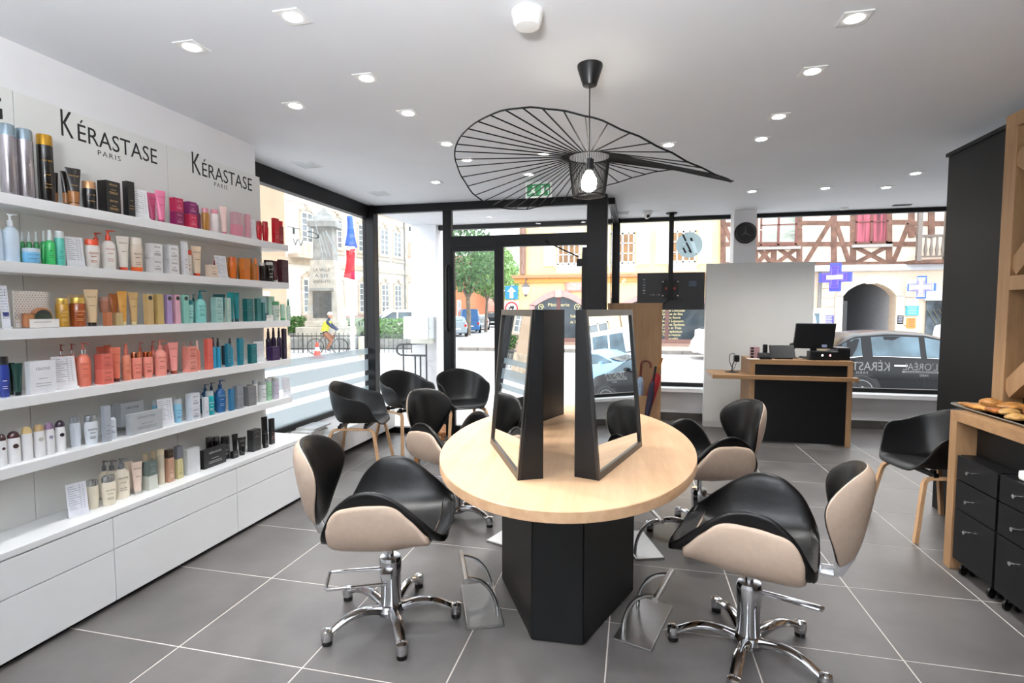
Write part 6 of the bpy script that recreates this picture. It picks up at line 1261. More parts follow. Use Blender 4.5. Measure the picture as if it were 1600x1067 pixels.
sk_e = [(0, 1), (1, 2), (2, 3), (3, 4), (2, 5), (5, 6), (6, 7), (2, 8), (8, 9), (9, 10), (0, 11), (11, 12), (12, 13), (13, 14), (0, 15), (15, 16), (16, 17), (17, 18)]
skin_fig('body', sk_pts, sk_e, [.13, .13, .15, .06, .05, .07, .05, .035, .07, .05, .035, .09, .07, .05, .035, .09, .07, .05, .035], navy, cy, 1)
MB().lathe([(.03, -.12), (.075, -.08), (.09, 0), (.085, .06), (.05, .115), (.01, .125)], n=16, sx=1.1).build('head', skin, cy, True, loc=(.24, 0, 1.66)); MB().lathe([(.10, -.0), (.10, .05), (.06, .11), (.01, .13)], n=16, sx=1.15).build('cap', M('e4e4e0', .6), cy, True, loc=(.235, 0, 1.68)); MB().tube([(.33, 0, 1.66), (.355, 0, 1.64)], .012, 6).build('nose', skin, cy)
MB().add(*smooth_grid([[(lerp(.0, .15, t)+rx*math.cos(a), ry*math.sin(a), lerp(.98, 1.42, t)) for a in [2*PI*i/16 for i in range(16)]] for t, rx, ry in ((0, .15, .17), (.5, .165, .185), (.85, .17, .20), (1, .11, .13))])).build('vest', yel, cy, True)
for sgn in (1, -1): MB().tube([(.02, sgn*.10, .9), (.29, sgn*.11, .72 if sgn > 0 else .58), (.16 if sgn > 0 else .12, sgn*.11, .36 if sgn > 0 else .24)], [.1, .085, .06], 10).build('trouser_leg', brick_p, cy, True)
bk_ = thing('bicycle', 'bicycle ridden by the person past the fence', 'bicycle', (-12.75, 20.0, GZ), math.radians(20))
for x in (-.38, .62):
    MB().tube([(x+.33*math.cos(a), 0, .34+.33*math.sin(a)) for a in [2*PI*i/28 for i in range(28)]], .018, 6, True).build('tyre', black_plastic, bk_)
    w_ = MB()
    for i in range(10): a = 2*PI*i/10; w_.tube([(x, 0, .34), (x+.32*math.cos(a), 0, .34+.32*math.sin(a))], .003, 3)
    w_.build('spokes', steel, bk_)
MB().tube([(-.38, 0, .34), (.12, 0, .30), (.46, 0, .82), (-.05, 0, .78), (.12, 0, .30)], .018, 6).tube([(.62, 0, .34), (.46, 0, .86), (.45, 0, 1.0)], .018, 6).tube([(-.38, 0, .34), (-.05, 0, .78), (-.06, 0, .88)], .016, 6).build('bike_frame', M('4a4f55', .4), bk_)
MB().tube([(.5, -.22, 1.03), (.44, 0, 1.0), (.5, .22, 1.03)], .014, 6).build('handlebar', black_plastic, bk_); MB().box(-.18, .06, -.07, .07, .86, .91).build('saddle', black_plastic, bk_, bev=.02)

# --- cars
def car(label, loc, rot, col, L=4.0, H=1.48, W=1.72, kind='hatch', group=None, name='car', plate=None):
    r = thing(name, label, 'car', loc, rot, group)
    body = M(col, .22, var=.02, scale=3, coat=.08, spec=.25); gl = M('566c78', .08, var=.35, scale=1.6, spec=.4); dark = M('151618', .5)
    a, b = -L/2, L/2
    if kind == 'van': roof = [(a, .98), (a+.1, H), (b-1.35, H), (b-.75, H*.66), (b-.05, H*.56), (b, .62)]; belt = [(a, 1.0), (b-.75, 1.0), (b, .8)]
    elif kind == 'beetle': roof = [(a, .58), (a+.35, .92), (a+1.1, H-.06), (a+1.75, H), (a+2.35, H-.12), (b-1.15, .98), (b-.5, .88), (b, .55)]; belt = [(a, .62), (a+.6, .95), (b-1.1, .93), (b-.4, .84), (b, .55)]
    else: roof = [(a, .88), (a+.12, 1.05), (a+.62, H-.07), (a+1.25, H), (a+1.9, H-.03), (a+2.45, H-.2), (b-.95, .98), (b-.35, .86), (b, .62)]; belt = [(a, .88), (a+.8, .98), (b-.95, .93), (b-.3, .82), (b, .60)]
    def at(tab, x):
        for i in range(len(tab)-1):
            if tab[i][0] <= x <= tab[i+1][0]: return lerp(tab[i][1], tab[i+1][1], (x-tab[i][0])/(tab[i+1][0]-tab[i][0]))
        return tab[-1][1]
    rows = []; N = 30; top = []
    for j in range(N+1):
        x = lerp(a, b, j/N); e = 1-.22*max(0, abs(x)/(L/2)-.72)/.28; hw_ = W/2*e; bz = min(at(belt, x), at(roof, x)); zl = .22+.10*max(0, (abs(x)-(L/2-.35))/.35)
        half = [(hw_*.9, zl), (hw_*.99, .36), (hw_, .58), (hw_*.985, bz-.08), (hw_*.95, bz), (hw_*.5, bz+.015), (0, bz+.025)]
        rows.append([(x, -y, z) for y, z in half]+[(x, y, z) for y, z in half[-2::-1]])
        rz = at(roof, x)
        if rz > bz+.03: t = min(1, (rz-bz)/.45); hb = hw_*.94; ht = hw_*lerp(.92, .76, t); top.append([(x, -hb, bz-.02), (x, -lerp(hb, ht, .9), lerp(bz, rz, .88)), (x, -ht*.86, rz-.012), (x, 0, rz), (x, ht*.86, rz-.012), (x, lerp(hb, ht, .9), lerp(bz, rz, .88)), (x, hb, bz-.02)])
    MB().add(*smooth_grid(rows)).build('body', body, r, True, ang=math.radians(42))
    MB().add(*smooth_grid(top)).build('cabin', body, r, True, ang=math.radians(40))
    xs = [t[0][0] for t in top]; x0, x1 = xs[0], xs[-1]
    def side(u0, u1, nm='side_window', lo=.10, hi=.84, cut=0):
        for s in (-1, 1):
            q = MB(); n = 6; up = []; dn = []
            for i in range(n+1):
                x = lerp(u0, u1, i/n); k = min(range(len(xs)), key=lambda m: abs(xs[m]-x)); k = min(max(k, 0), len(xs)-2)
                if xs[k] > x and k > 0: k -= 1
                t = (x-xs[k])/(xs[k+1]-xs[k]); A = [lerp(top[k][5][m], top[k+1][5][m], t) for m in range(3)]; Bq = [lerp(top[k][6][m], top[k+1][6][m], t) for m in range(3)]
                up.append((x, s*(lerp(Bq[1], A[1], hi/.88)+.006), lerp(Bq[2], A[2], hi/.88*.97))); dn.append((x, s*(lerp(Bq[1], A[1], lo)+.008), lerp(Bq[2], A[2], lo)))
            q.add(up+dn[::-1], [tuple(range(2*n+2))]); q.build(nm, gl, r)
            MB().tube([(p[0], p[1]+s*.004, p[2]-.01) for p in dn], .010, 4).build('window_trim', chrome, r)
    if kind == 'van': side(x0+.2, x0+1.2); side(x0+1.3, x0+2.2); side(x0+2.3, x1-.35)
    elif kind == 'beetle': side(x0+.55, x0+1.2); side(x0+1.28, x1-.45)
    else: side(x0+.30, x0+.62); side(x0+.80, x0+1.62); side(x0+1.72, x1-.38)
    # windscreen and rear window
    for u, nm, s in ((x1, 'windscreen', -1), (x0, 'rear_window', 1)):
        k0 = top[-2] if s < 0 else top[1]; idx = [m for m in range(len(top))]; seq = top[::-1] if s < 0 else top
        m0, m1 = seq[1], seq[min(len(seq)-1, 5 if kind != 'van' else 4)]
        mk(nm, [(m0[2][0]-s*.012, m0[2][1]*.86, m0[2][2]+.012), (m0[4][0]-s*.012, m0[4][1]*.86, m0[4][2]+.012), (m1[4][0]-s*.012, m1[4][1]*.92, m1[4][2]+.010), (m1[2][0]-s*.012, m1[2][1]*.92, m1[2][2]+.010)], [(0, 1, 2, 3)], gl, r)
    for x in (a+.72, b-.78):
        for s in (-1, 1):
            wr_ = .31; MB().lathe([(wr_+.045, 0), (wr_+.045, .012)], n=26).build('wheel_arch', dark, r, loc=(x, s*(W/2*.985)+(0 if s > 0 else 0), .33), rot=(-s*PI/2, 0, 0))
            ty = MB().lathe([(wr_*.7, -.10), (wr_, -.09), (wr_, .07), (wr_*.93, .09), (wr_*.72, .085)], n=26).build('tyre', dark, r, True, loc=(x, s*(W/2-.07), wr_), rot=(-s*PI/2, 0, 0))
            rim_ = MB().lathe([(wr_*.70, .06), (wr_*.70, .088), (wr_*.60, .078), (.03, .09)], n=24)
            rim_.build('rim', M('b4b8bc', .3, metal=.7), ty, True)
            for k in range(5):
                an = 2*PI*k/5; MB().tube([(.05*math.cos(an+.6), .05*math.sin(an+.6), .091), (wr_*.42*math.cos(an+.6), wr_*.42*math.sin(an+.6), .086)], .035, 6, flat=(.15, 1)).build('rim_gap', dark, ty)
    for s in (-1, 1):
        bx('door_handle', (x0+1.15, x0+1.38), (s*W*.492-.02, s*W*.492+.02), (.80, .835), chrome, r, .008)
        MB().lathe([(.03, -.05), (.09, -.03), (.10, .0), (.06, .02)], n=16, sx=1.2).build('headlight', M('e8ecf0', .1, coat=.5), r, True, loc=(b-.12, s*W*.33, .68), rot=(0, PI/2, 0))
        bx('tail_light', (a-.01, a+.10), (s*W*.36-.09, s*W*.36+.09), (.70, .88), M('c8202a', .2), r, .02)
        MB().tube([(b-1.55, s*W*.48, .98), (b-1.55, s*W*.57, 1.0)], .05, 8).build('door_mirror', body, r, True)
        bx('door_seam', (x0+1.665, x0+1.672), (s*W*.4993-.001, s*W*.4993+.001), (.30, .90), dark, r)
    bx('bumper', (a-.04, a+.10), (-W*.42, W*.42), (.30, .50), body, r, .03); bx('front_bumper', (b-.10, b+.04), (-W*.42, W*.42), (.28, .48), body, r, .03)
    bx('number_plate', (a-.05, a-.04), (-.26, .26), (.52, .63), M('eeeeea', .5), r); bx('number_plate', (b+.04, b+.05), (-.26, .26), (.36, .47), M('eeeeea', .5), r)
    return r
car('black hatchback parked outside the front shop window', (5.62, 12.45, GZ), 0, '0e1014')
car('light blue rounded car standing beyond the black hatchback', (11.2, 17.6, GZ), PI, '8fb4e0', 4.1, 1.5, 1.72, 'beetle')
car('white van parked at the far kerb behind the partition', (4.5, 21.6, GZ), PI, 'f0f1f2', 4.6, 1.95, 1.8, 'van')
car('silver blue car parked under the trees down the side street', (-12.9, 36.6, GZ), math.radians(118), '9fb0bf', 4.0, 1.45, 1.7)
car('blue van parked behind the silver car in the side street', (-13.6, 42.5, GZ), math.radians(112), '4a7ab8', 4.5, 1.95, 1.8, 'van')
car('grey car parked between the blue van and the black car', (-14.6, 49.0, GZ), math.radians(112), 'b0b4b8', 4.0, 1.45, 1.7)
car('black car parked farthest down the side street', (-14.9, 56.0, GZ), math.radians(100), '20242a', 4.0, 1.6, 1.75)
car('white service van with red marks behind the porch column', (-16.0, 34.4, GZ), math.radians(200), 'f2f2f2', 4.6, 1.9, 1.8, 'van')
car('green grey car parked in front of the town hall', (-15.8, 29.0, GZ), math.radians(84), '7d8f7a', 4.0, 1.45, 1.7)
car('pale grey delivery van parked beyond the light blue car', (13.2, 21.9, GZ), PI, 'c9d2d8', 5.2, 2.3, 1.9, 'van')
tl_ = thing('utility_trailer', 'low white trailer with red lamps outside the porch', 'trailer', (-12.3, 27.0, GZ), math.radians(24)); bx('bed', (-.9, .9), (-.0, 2.2), (.45, .68), M('f0f0ee', .5), tl_, .02)
for s in (-1, 1):
    bx('red_lamp', (s*.7-.16, s*.7+.16), (-.02, 0), (.50, .63), M('d8303a', .3), tl_); MB().lathe([(.26, -.08), (.28, 0), (.26, .08)], n=18).build('wheel', black_plastic, tl_, True, loc=(s*.8, 1.1, .28), rot=(0, PI/2, 0))
# --- buildings across the street
yellow = M('efd6a2', .85, var=.05, scale=1); ochre = M('d9a05a', .8, var=.06); rose = M('d0a09c', .8, var=.05)
yh = thing('yellow_house', 'yellow corner house with white shutters and an arched shop front', 'building', (0, 27, 0))
bx('wall', (-5.85, 3.94), (0, 9), (GZ, 9.5), yellow, yh); bx('cornice', (-6.2, 3.95), (-.28, 0), (3.05, 3.22), M('c98f6a', .8), yh, .02); bx('cornice_moulding', (-6.1, 3.95), (-.16, 0), (2.82, 3.05), ochre, yh, .02)
MB().prism([(-6.4, 9.5), (3.94, 9.5), (3.2, 11.5), (-5.4, 11.5)], 1, -.5, 9).build('roof', M('9a5a44', .8, var=.15, scale=3), yh)
wamb = M('9a7040', .2, var=.3, scale=1.4)
def slat_shutter(x, z0, z1, wd):
    o = bx('shutter', (x-wd/2, x+wd/2), (-.09, 0), (z0, z1), shut, yh)
    n = 12
    for i in range(n): bx('slat', (x-wd/2+.07, x+wd/2-.07), (-.105, -.09), (z0+.08+i*(z1-z0-.16)/n, z0+.08+(i+.72)*(z1-z0-.16)/n), M('dcdad8', .7), o)
for cx in (-3.28, -.62, 2.25):
    window(yh, cx, 3.72, 5.22, 1.15, 0, 4, 3, pane=wamb, out=-1); bx('window_ledge', (cx-.7, cx+.7), (-.16, 0), (3.58, 3.70), wmat, yh); bx('lintel', (cx-.68, cx+.68), (-.06, 0), (5.24, 5.36), wmat, yh); bx('apron', (cx-.62, cx+.62), (-.03, 0), (3.30, 3.58), wmat, yh)
    slat_shutter(cx-.98, 3.66, 5.3, .62); slat_shutter(cx+.98, 3.66, 5.3, .62)
    for s in (-.32, .32): MB().prism([(cx+s-.25, 3.8), (cx+s+.25, 3.8), (cx+s+.25, 3.82), (cx+s-.25, 3.82)], 1, -.05, -.03).build('sash_bar', wmat, yh)
def arch_front(cx, hw_, zs, rise, sill_z, nm):
    n = 14; inner = [(cx-hw_+2*hw_*i/n, zs+rise*math.sin(PI*i/n)) for i in range(n+1)]; outer = [(cx-(hw_+.28)+2*(hw_+.28)*i/n, zs+.05+(rise+.27)*math.sin(PI*i/n)**.9) for i in range(n+1)]
    s = MB().prism(outer+inner[::-1], 1, -.14, 0).box(cx-hw_-.28, cx-hw_, -.14, 0, sill_z, zs+.06).box(cx+hw_, cx+hw_+.28, -.14, 0, sill_z, zs+.06); fr_ = s.build('shop_arch', rose, yh)
    bx('keystone', (cx-.17, cx+.17), (-.2, 0), (zs+rise-.05, zs+rise+.36), M('d9aea8', .8), fr_, .02)
    MB().prism([(cx-hw_, sill_z)]+inner+[(cx+hw_, sill_z)], 1, -.05, 0).build('shop_glass', M('39434a', .08, var=.35, scale=.7), fr_)
    bx('mullion', (cx-.09, cx+.09), (-.08, 0), (sill_z, zs+rise), M('6a4a48', .6), fr_)
    return fr_
af = arch_front(-3.78, 1.24, 1.62, .5, -.1, 'a'); af2 = arch_front(1.55, 2.1, 1.62, .5, -.1, 'b')
gold = M('e6d9a0', .5)
text('Pâtisserie', gold, af, (-3.78, -.06, 1.62), .22, FY, 1.1, name='gilded_lettering'); 
for i, t in enumerate(('Salon', 'de Thé')): text(t, gold, af, (-2.95, -.06, 1.05-.3*i), .2, FY, .45, name='gilded_lettering')
for i, t in enumerate(('Pâtisserie Chocolats', 'Gâteaux de fête', 'Petits fours', 'Vins et Liqueurs', 'Glaces et Sorbets', 'Cafés et Thés', 'Pains spéciaux', 'Tartes maison', 'Biscuits', 'Confiseries')): text(t, gold, af2, (.95+.55*1.5, -.06, 1.35-.17*i), .17, FY, [1.2, 1.0, .8, 1.1, 1.2, .9, 1.0, .85, .6, .8][i], name='gilded_lettering')
for cx, z, s in ((-4.7, 1.55, .2), (-2.85, 1.55, .2), (.2, 1.4, .16)):
    MB().tube([(cx+s*.8*math.cos(a)*(1-a/12), -.06, z+s*math.sin(a)*(1-a/12)) for a in [i*.5 for i in range(18)]], .02, 4).build('gilded_scroll', gold, yh)
bx('shop_step', (-5.2, 3.9), (-.5, 0), (GZ, -.2), M('a58c80', .8), yh); bx('shop_plinth', (-5.9, 3.9), (-.12, 0), (GZ+.2, .0), M('8a6a62', .8), yh)
sg = thing('shop_board', 'small pink board with lines of lettering on the yellow house', 'sign', (-2.6, 26.93, 2.68)); bx('board', (-.85, .85), (-.05, .0), (-.32, .32), M('dd8f86', .7), sg, .01); bx('panel', (-.76, .76), (-.06, -.05), (-.25, .25), M('e3a59c', .7), sg)
for i, t in enumerate(('Boulangerie', 'Pâtisserie', 'Salon de thé')): text(t, M('f3e6df', .6), sg, (0, -.062, .09-.15*i), .15, FY, [1.2, 1.0, 1.3][i])
lm = thing('street_lantern', 'grey wall lantern at the corner of the yellow house', 'lantern', (-5.45, 26.75, 2.35)); lmt = M('6a6a6e', .5)
MB().tube([(.1, .2, .62), (0, 0, .66), (0, 0, .42)], .03, 6).build('bracket', lmt, lm); MB().lathe([(.06, .42), (.2, .3), (.22, .26)], n=8).build('hood', lmt, lm); MB().lathe([(.2, .26), (.17, .0), (.1, -.12)], n=8).build('glass_body', M('eef0f0', .2), lm); MB().lathe([(.1, -.12), (.04, -.24)], n=8).build('finial', lmt, lm)
MB().lathe([(.15, 3.25), (.17, 5), (.13, 9.2)], n=12).build('corner_pole', M('9a7d70', .85, var=.25, scale=4, stretch=(6, 6, .6)), yh, True, loc=(-5.62, -.2, 0))
# --- half-timbered house
tim = M('7a5a4c', .8, var=.2, scale=4); cream = M('efdcc8', .85, var=.04, scale=1.5)
hh = thing('half_timbered_house', 'half-timbered house with a vaulted carriage passage', 'building', (0, 27, 0))
bx('upper_wall', (3.95, 16.5), (-.12, 8), (3.45, 9.5), cream, hh); bx('band', (3.95, 16.5), (-.3, 0), (3.18, 3.45), M('dadde0', .7), hh, .01)
for a_, b_ in ((3.95, 9.23), (11.37, 16.5)): bx('ground_wall', (a_, b_), (0, .6), (GZ, 3.18), M('e8d6c0', .85, var=.04), hh)
n = 12; arc = [(9.23+2.14*i/n, 2.05+.62*math.sin(PI*i/n)**.7) for i in range(n+1)]
MB().prism([(9.23, 3.18)]+[(9.23, 2.05)]+arc[1:-1]+[(11.37, 2.05), (11.37, 3.18)], 1, 0, .6).build('arch_wall', M('e8d6c0', .85, var=.04), hh)
oa = [(9.23-.32+(2.14+.64)*i/n, 2.05+.92*math.sin(PI*i/n)**.75) for i in range(n+1)]
MB().prism(oa+arc[::-1], 1, -.10, 0).box(8.91, 9.23, -.10, 0, GZ, 2.07).box(11.37, 11.69, -.10, 0, GZ, 2.07).build('arch_stones', M('efe6d2', .85, var=.04), hh)
bx('keystone', (10.12, 10.48), (-.16, 0), (2.6, 3.0), M('eee4d0', .8), hh, .02)
bx('passage_wall', (11.37, 11.5), (.6, 7), (GZ, 3.0), M('c9ccd2', .8), hh); bx('passage_wall', (9.1, 9.23), (.6, 7), (GZ, 3.0), M('a9a9a8', .8), hh); bx('passage_end', (9.1, 11.5), (6.9, 7), (GZ, 3.0), M('b9bcc2', .8), hh); bx('passage_vault', (9.1, 11.5), (.6, 7), (2.7, 2.9), M('8f8d86', .8), hh)
dg_ = bx('passage_door', (9.45, 9.62), (.5, 1.6), (GZ, 1.85), M('4a4d50', .6), hh); bx('door_pane', (9.62, 9.64), (.7, 1.4), (.0, 1.6), M('aab4b8', .3), dg_)
bx('drainpipe', (8.2, 8.3), (-.14, -.04), (GZ, 3.2), M('8f8f8c', .5), hh)
BK = [0]
def beam(x0, z0, x1, z1, wd=.2):
    d = Vector((x1-x0, z1-z0)); L_ = d.length; d /= L_; n_ = Vector((-d.y, d.x))*wd/2
    MB().prism([(x0+n_.x, z0+n_.y), (x1+n_.x, z1+n_.y), (x1-n_.x, z1-n_.y), (x0-n_.x, z0-n_.y)], 1, -.155-.003*(BK[0] % 9), -.12).build('timber', tim, hh); BK[0] += 1
beam(4.00, 6.24, 4.06, 3.57, 0.24)
beam(7.26, 6.83, 7.36, 3.51, 0.24)
beam(8.68, 6.76, 8.79, 3.49, 0.24)
beam(9.46, 6.72, 9.57, 3.47, 0.24)
beam(10.87, 6.65, 11.00, 3.45, 0.24)
beam(11.74, 6.61, 11.82, 4.61, 0.24)
beam(6.25, 4.36, 6.27, 3.59, 0.24)
beam(5.38, 6.92, 5.47, 3.61, 0.24)
beam(12.49, 6.57, 12.58, 4.59, 0.24)
beam(7.30, 5.41, 8.73, 5.36, 0.20)
beam(8.86, 5.33, 9.51, 5.30, 0.20)
beam(10.93, 5.31, 11.79, 5.28, 0.20)
beam(4.02, 5.46, 5.42, 5.41, 0.20)
beam(4.04, 4.53, 12.22, 4.32, 0.20)
beam(4.06, 3.60, 12.26, 3.46, 0.20)
beam(11.80, 5.22, 13.63, 5.16, 0.20)
beam(8.69, 5.62, 7.60, 3.57, 0.18)
beam(8.86, 5.21, 9.41, 3.53, 0.18)
beam(9.62, 4.27, 10.92, 3.51, 0.18)
beam(10.89, 4.24, 9.65, 3.53, 0.18)
beam(11.70, 5.23, 11.14, 3.50, 0.18)
beam(6.36, 4.36, 7.33, 3.57, 0.18)
beam(7.31, 4.33, 6.38, 3.59, 0.18)
beam(5.53, 4.38, 6.19, 3.59, 0.18)
beam(6.17, 4.36, 5.55, 3.60, 0.18)
beam(11.93, 5.05, 12.12, 4.63, 0.18)
beam(3.99, 5.58, 4.47, 4.52, 0.18)
curt = M('a8505e', .6, var=.4, scale=2, stretch=(6, 1, .3)); refl = M('b9c2b4', .1, var=.35, scale=.9)
for cx, wd, pn in ((6.43, 1.55, refl), (10.24, 1.29, curt)):
    window(hh, cx, 4.42, 6.3, wd, -.12, 2, 2, frame=M('7a4a44', .7), pane=pn, out=-1); bx('window_ledge', (cx-wd/2-.15, cx+wd/2+.15), (-.32, -.12), (4.22, 4.34), M('a8a4a0', .8), hh)
# balcony with turned balusters
bx('balcony_floor', (11.6, 16.5), (-1.1, -.12), (3.42, 3.56), tim, hh); bx('balcony_rail', (11.6, 16.5), (-1.1, -1.0), (4.5, 4.6), M('6f6660', .8), hh); bx('balcony_rail', (11.6, 16.5), (-1.1, -1.0), (3.66, 3.72), M('6f6660', .8), hh)
for i in range(22): MB().lathe([(.04, 0), (.075, .25), (.045, .5), (.04, .8)], n=8).build('baluster', M('7d746d', .8), hh, True, loc=(11.75+i*.21, -1.05, 3.72))
for xx in (11.62, 12.62): bx('balcony_post', (xx, xx+.16), (-1.15, -.98), (3.5, 6.6), M('7d746d', .8), hh)
bx('side_pane', (13.6, 14.5), (-.16, -.12), (4.6, 6.4), refl, hh)
# stone joints on the ground floor pier
for k in range(7): bx('pier_stone', (8.35, 8.9), (-.05, 0), (-.1+k*.42, .29+k*.42), M('efe4cf', .85, var=.05), hh, .02); bx('pier_stone', (11.72, 12.25), (-.05, 0), (-.1+k*.42, .29+k*.42), M('efe4cf', .85, var=.05), hh, .02)
# shop window with roller grille at the right
bx('shop_window', (12.55, 16), (-.08, 0), (-.1, 2.25), M('6a7680', .1, var=.5, scale=1.2), hh); bx('shop_fascia', (12.45, 16.2), (-.16, 0), (1.85, 2.3), M('dfe4e4', .6), hh)
for i in range(16):
    for sgn in (1, -1):
        x_ = 12.55+i*.22; MB().tube([(x_, -.11, -.1 if sgn > 0 else 1.5), (min(16, x_+.9), -.11, 1.5 if sgn > 0 else -.1)], .012, 4).build('grille_bar', M('7d7a60', .6), hh)
def cross_sign(x, y, z, s, col, face, label):
    r = thing('pharmacy_cross', label, 'sign', (x, y, z)); m = M(col, .5, var=.05)
    r.rotation_euler = (0, 0, math.radians(-32))
    def cr(k, d0, d1, mat, nm): return MB().prism([(-k*.33, -k), (k*.33, -k), (k*.33, -k*.33), (k, -k*.33), (k, k*.33), (k*.33, k*.33), (k*.33, k), (-k*.33, k), (-k*.33, k*.33), (-k, k*.33), (-k, -k*.33), (-k*.33, -k*.33)], 1, d0, d1).build(nm, mat, r)
    cr(s, -.12, .12, m, 'cross_box'); cr(s*.86, -.135, -.12, face, 'cross_face')
    ed = M('8f7de6', .5)
    for k in (.74, .55): 
        pts = [(-k*.33, -k), (k*.33, -k), (k*.33, -k*.33), (k, -k*.33), (k, k*.33), (k*.33, k*.33), (k*.33, k), (-k*.33, k), (-k*.33, k*.33), (-k, k*.33), (-k, -k*.33), (-k*.33, -k*.33)]
        MB().tube([(p[0]*s, -.14, p[1]*s) for p in pts], .018, 4, True).build('neon_line', ed, r)
    bx('lit_bar', (-s*.5, s*.5), (-.15, -.136), (-.08, .08), emit_mat('sign_light', (.95, .85, 1), 2.0), r)
    bx('bracket', (-.05, .05), (.12, .9), (-.04, .04), M('3a3a3c', .6), r); return r
cross_sign(8.62, 26.1, 2.87, .62, '4a58d0', M('5a4ad0', .5), 'violet blue pharmacy cross left of the carriage passage')
cross_sign(11.95, 26.1, 2.40, .48, '3f6fc8', M('e6ecf6', .5), 'white and blue pharmacy cross right of the carriage passage')
def plate(lb, x, z, w_, h_, c1, c2, y=26.93, cat='sign'):
    r = thing('wall_plate', lb, cat, (x, y, z)); bx('plate', (-w_/2, w_/2), (-.03, .02), (-h_/2, h_/2), M(c1, .5), r, .004); m = M(c2, .5)
    for i in range(5): bx('text_line', (-w_*(.38-.05*(i % 2)), w_*(.38-.05*(i % 2))), (-.034, -.03), (h_*(.36-.17*i)-h_*.03, h_*(.36-.17*i)+h_*.03), m, r)
    return r
plate('violet and white notice on the pier left of the passage', 8.62, .98, .5, .42, '5a58b8', 'e4e4f4'); plate('dark violet notice just right of the passage', 11.55, 1.0, .25, .4, '4a4a90', 'd8d8ec')
plate('sky blue plate on the pier right of the passage', 12.0, 1.4, .5, .42, '4ab6d8', 'bfe6f0'); plate('orange and red plate below the sky blue one', 11.98, .85, .34, .46, 'efa050', 'e2605a')
# street signs on a post
ow = thing('one_way_sign', 'blue square road sign with a white arrow', 'sign', (-6.07, 26.20, 2.31)); sb = M('2f86d8', .5)
bx('plate', (-.33, .33), (-.02, .0), (-.33, .33), sb, ow, .004); MB().prism([(-.09, -.28), (.09, -.28), (.09, .05), (.22, .05), (0, .29), (-.22, .05), (-.09, .05)], 1, -.026, -.02).build('arrow', M('f6f8fa', .5), ow)
MB().tube([(0, .05, .4), (0, .05, -2.76)], .035, 8).build('post', M('a8acb0', .4), ow)
bx('round_sign_board', (-.37, .37), (-.02, 0), (-1.2, -.40), M('d9c6c4', .5), ow, .004); MB().lathe([(.34, 0), (.34, .012)], n=32).build('red_ring', M('d4323c', .5), ow, loc=(0, -.02, -.80), rot=(PI/2, 0, 0)); MB().lathe([(.26, 0), (.26, .016)], n=32).build('white_disc', M('f4f2f2', .5), ow, loc=(0, -.02, -.80), rot=(PI/2, 0, 0))
MB().box(-.08, .14, -.042, -.036, -.82, -.68).box(-.16, -.09, -.042, -.036, -.82, -.72).prism([(.06+.035*math.cos(a), -.84+.035*math.sin(a)) for a in [2*PI*i/12 for i in range(12)]], 1, -.044, -.036).prism([(-.12+.035*math.cos(a), -.84+.035*math.sin(a)) for a in [2*PI*i/12 for i in range(12)]], 1, -.044, -.036).build('lorry_symbol', M('2a2a2c', .5), ow)
# --- street at the back with trees and houses
def brick_house(lb, x0, x1, y0, y1, h, col, roofc, wins):
    r = thing('town_house', lb, 'building', (0, 0, 0)); bx('wall', (x0, x1), (y0, y1), (GZ, h), M(col, .85, var=.08), r)
    MB().prism([(y0-.4, h), (y1+.4, h), ((y0+y1)/2, h+2.6)], 0, x0-.3, x1+.3).build('roof', M(roofc, .8, var=.12, scale=2), r)
    for cx, z0, z1, wd in wins: window(r, cx, z0, z1, wd, y0, 2, 2, out=-1)
    return r
brick_house('orange brick house behind the trees of the side street', -26, -19.2, 60, 68, 5.6, 'c9805c', '8a5a4c', ((-20.3, .6, 2.6, .5), (-21.4, .6, 2.6, .5)))
brick_house('low house with a pink tiled roof at the end of the side street', -20.8, -13.5, 70, 78, 1.2, 'd8c0b0', 'c98a7c', ((-18.2, -.2, .8, .8),))
brick_house('reddish house between the town hall and the porch column', -36, -27, 68, 76, 8.6, 'c49a88', 'b07a66', ((-30.6, 5.2, 6.6, 1.2), (-33, 5.2, 6.6, 1.2)))
brick_house('white rendered house low behind the service van', -25.5, -20, 46.5, 52, 4.0, 'f0eee8', 'b89a8a', ((-21.2, 1.4, 2.8, .9), (-22.9, 1.4, 2.8, .9)))
def tree(lb, x, y, h, cr, leaf, seed, lean=0, trunk=.16, n=2600, zc=None, gap=.5):
    random.seed(seed); r = thing('street_tree', lb, 'tree', (x, y, GZ)); bark = M('8a7f74', .9, var=.2, scale=5)
    t = MB(); zt = h*.38
    t.tube([(0, 0, 0), (.05, 0, zt*.5), (lean*.3, 0, zt)], [trunk, trunk*.85, trunk*.75], 8)
    for k in range(7):
        a = 2*PI*k/7+random.uniform(-.3, .3); q = random.uniform(.45, .8); e = (lean*.3+cr*q*math.cos(a), cr*q*math.sin(a), h*random.uniform(.6, .85)); md = (lean*.3+cr*q*.35*math.cos(a)+random.uniform(-.15, .15), cr*q*.35*math.sin(a), zt+(e[2]-zt)*.45)
        t.tube([(lean*.3, 0, zt*.96), md, e], [trunk*.6, trunk*.38, trunk*.12], 6)
    t.build('trunk', bark, r, True)
    o = leaves('foliage', n, (cr, cr, h*.34), leaf, r, .17); o.location = (lean*.3, 0, zc or h*.76)
    return r
tree('leafy street tree with several grey limbs nearest the entrance door', -12.0, 37.5, 7.4, 2.6, dleaf, 3, 0, .2)
tree('slim street tree beside the blue van', -12.2, 43.0, 7.2, 2.4, gleaf, 5, .4, .14)
tree('slim street tree before the black car', -12.6, 48.0, 6.8, 2.4, gleaf, 8, -.3, .15)
tree('yellowish tree far down the side street', -15.6, 66.0, 6.2, 2.8, yleaf, 11, 0, .2)
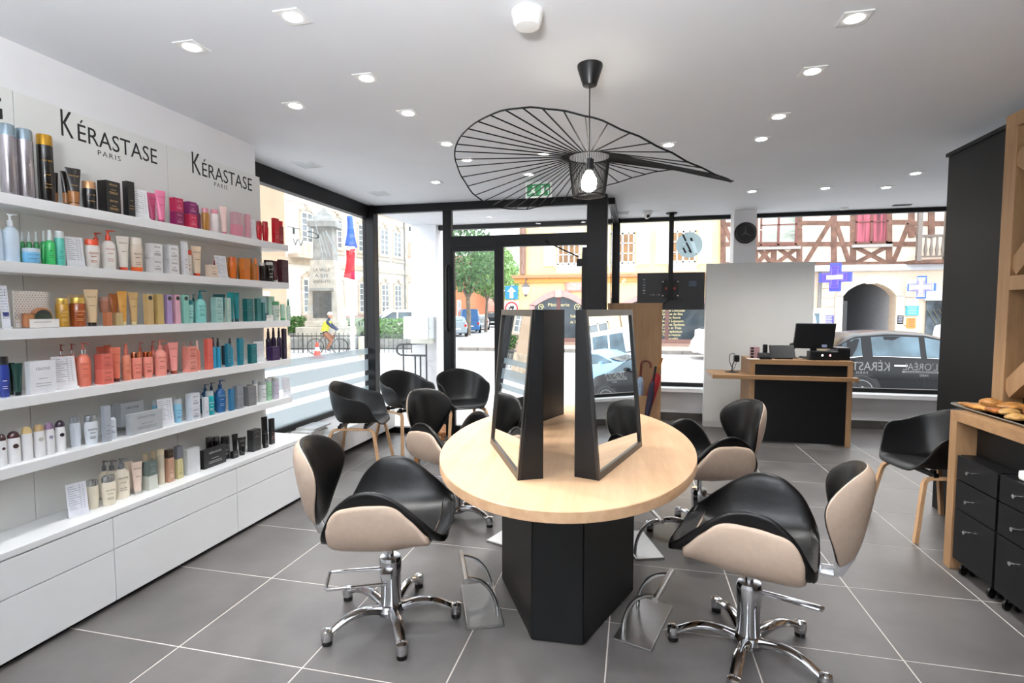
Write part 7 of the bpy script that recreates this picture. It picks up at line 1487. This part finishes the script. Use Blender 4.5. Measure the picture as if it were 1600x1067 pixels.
tree('pale tree on the hillside left of the yellow house', -15.5, 84.0, 11.5, 4.2, M('a8c8bc', .7, var=.25, scale=1), 13, 0, .3)
tree('green tree between the town hall and the porch column', -27.6, 58.0, 6.6, 2.4, gleaf, 17, 0, .2)
# --- railing and wall box in the porch
rb = M('3a3d40', .5); rg = thing('porch_railing', 'dark iron railing with a rounded end beside the porch column', 'railing', (0, 0, 0))
zt_, zl_ = .955, .80; rx0, rx1 = -3.30, -2.86; ry = 7.0
cyc = [(rx0+.07-.085*math.sin(a), ry, (zt_+zl_)/2+.0775*math.cos(a)) for a in [PI*i/10 for i in range(11)]]
MB().tube([(rx1, ry, zt_+.02)]+cyc+[(rx1, ry, zl_)], .014, 8).build('loop_rail', rb, rg, True)
for xx, z1 in ((rx1, .98), (rx0+.09, .95), (-3.03, .80), (-2.95, .80)): MB().tube([(xx, ry, -.02), (xx, ry, z1)], .012, 8).build('upright', rb, rg)
mbx = thing('wall_letterbox', 'white metal letterbox with a side flap on the porch column', 'letterbox', (-2.97, 7.0, 1.04)); bx('box', (-.19, .18), (-.10, .115), (0, .31), M('e9f0f2', .35, var=.01), mbx, .004); bx('side_door', (.182, .188), (-.09, .11), (.01, .30), M('dbe4e8', .35), mbx, .001); MB().lathe([(.008, 0), (.008, .006)], n=10).build('lock', steel, mbx, loc=(.188, -.06, .15), rot=(0, PI/2, 0)); bx('base_wedge', (-.10, .18), (-.06, .115), (-.07, 0), M('d9d9cc', .4), mbx, .004)

ch = thing('cream_house', 'cream street house with pale framed windows beyond the carriage passage', 'building', (0, 27, 0))
bx('wall', (16.6, 40), (0, 8), (GZ, 9), M('e6cfae', .85, var=.04), ch); bx('band', (16.6, 40), (-.15, 0), (3.3, 3.6), M('e9e2d4', .8), ch)
for cx in (18.2, 21.4, 24.6, 27.8, 31.0): window(ch, cx, .4, 2.5, 1.5, 0, 2, 2, frame=M('efe6d4', .7), out=-1); window(ch, cx, 4.4, 6.2, 1.2, 0, 2, 3, out=-1)
bx('red_band', (19.4, 20.2), (-.06, 0), (1.6, 1.85), M('b8483c', .6), ch); bx('yellow_plate', (22.7, 23.2), (-.1, 0), (2.5, 3.1), M('e8cc30', .5), ch)
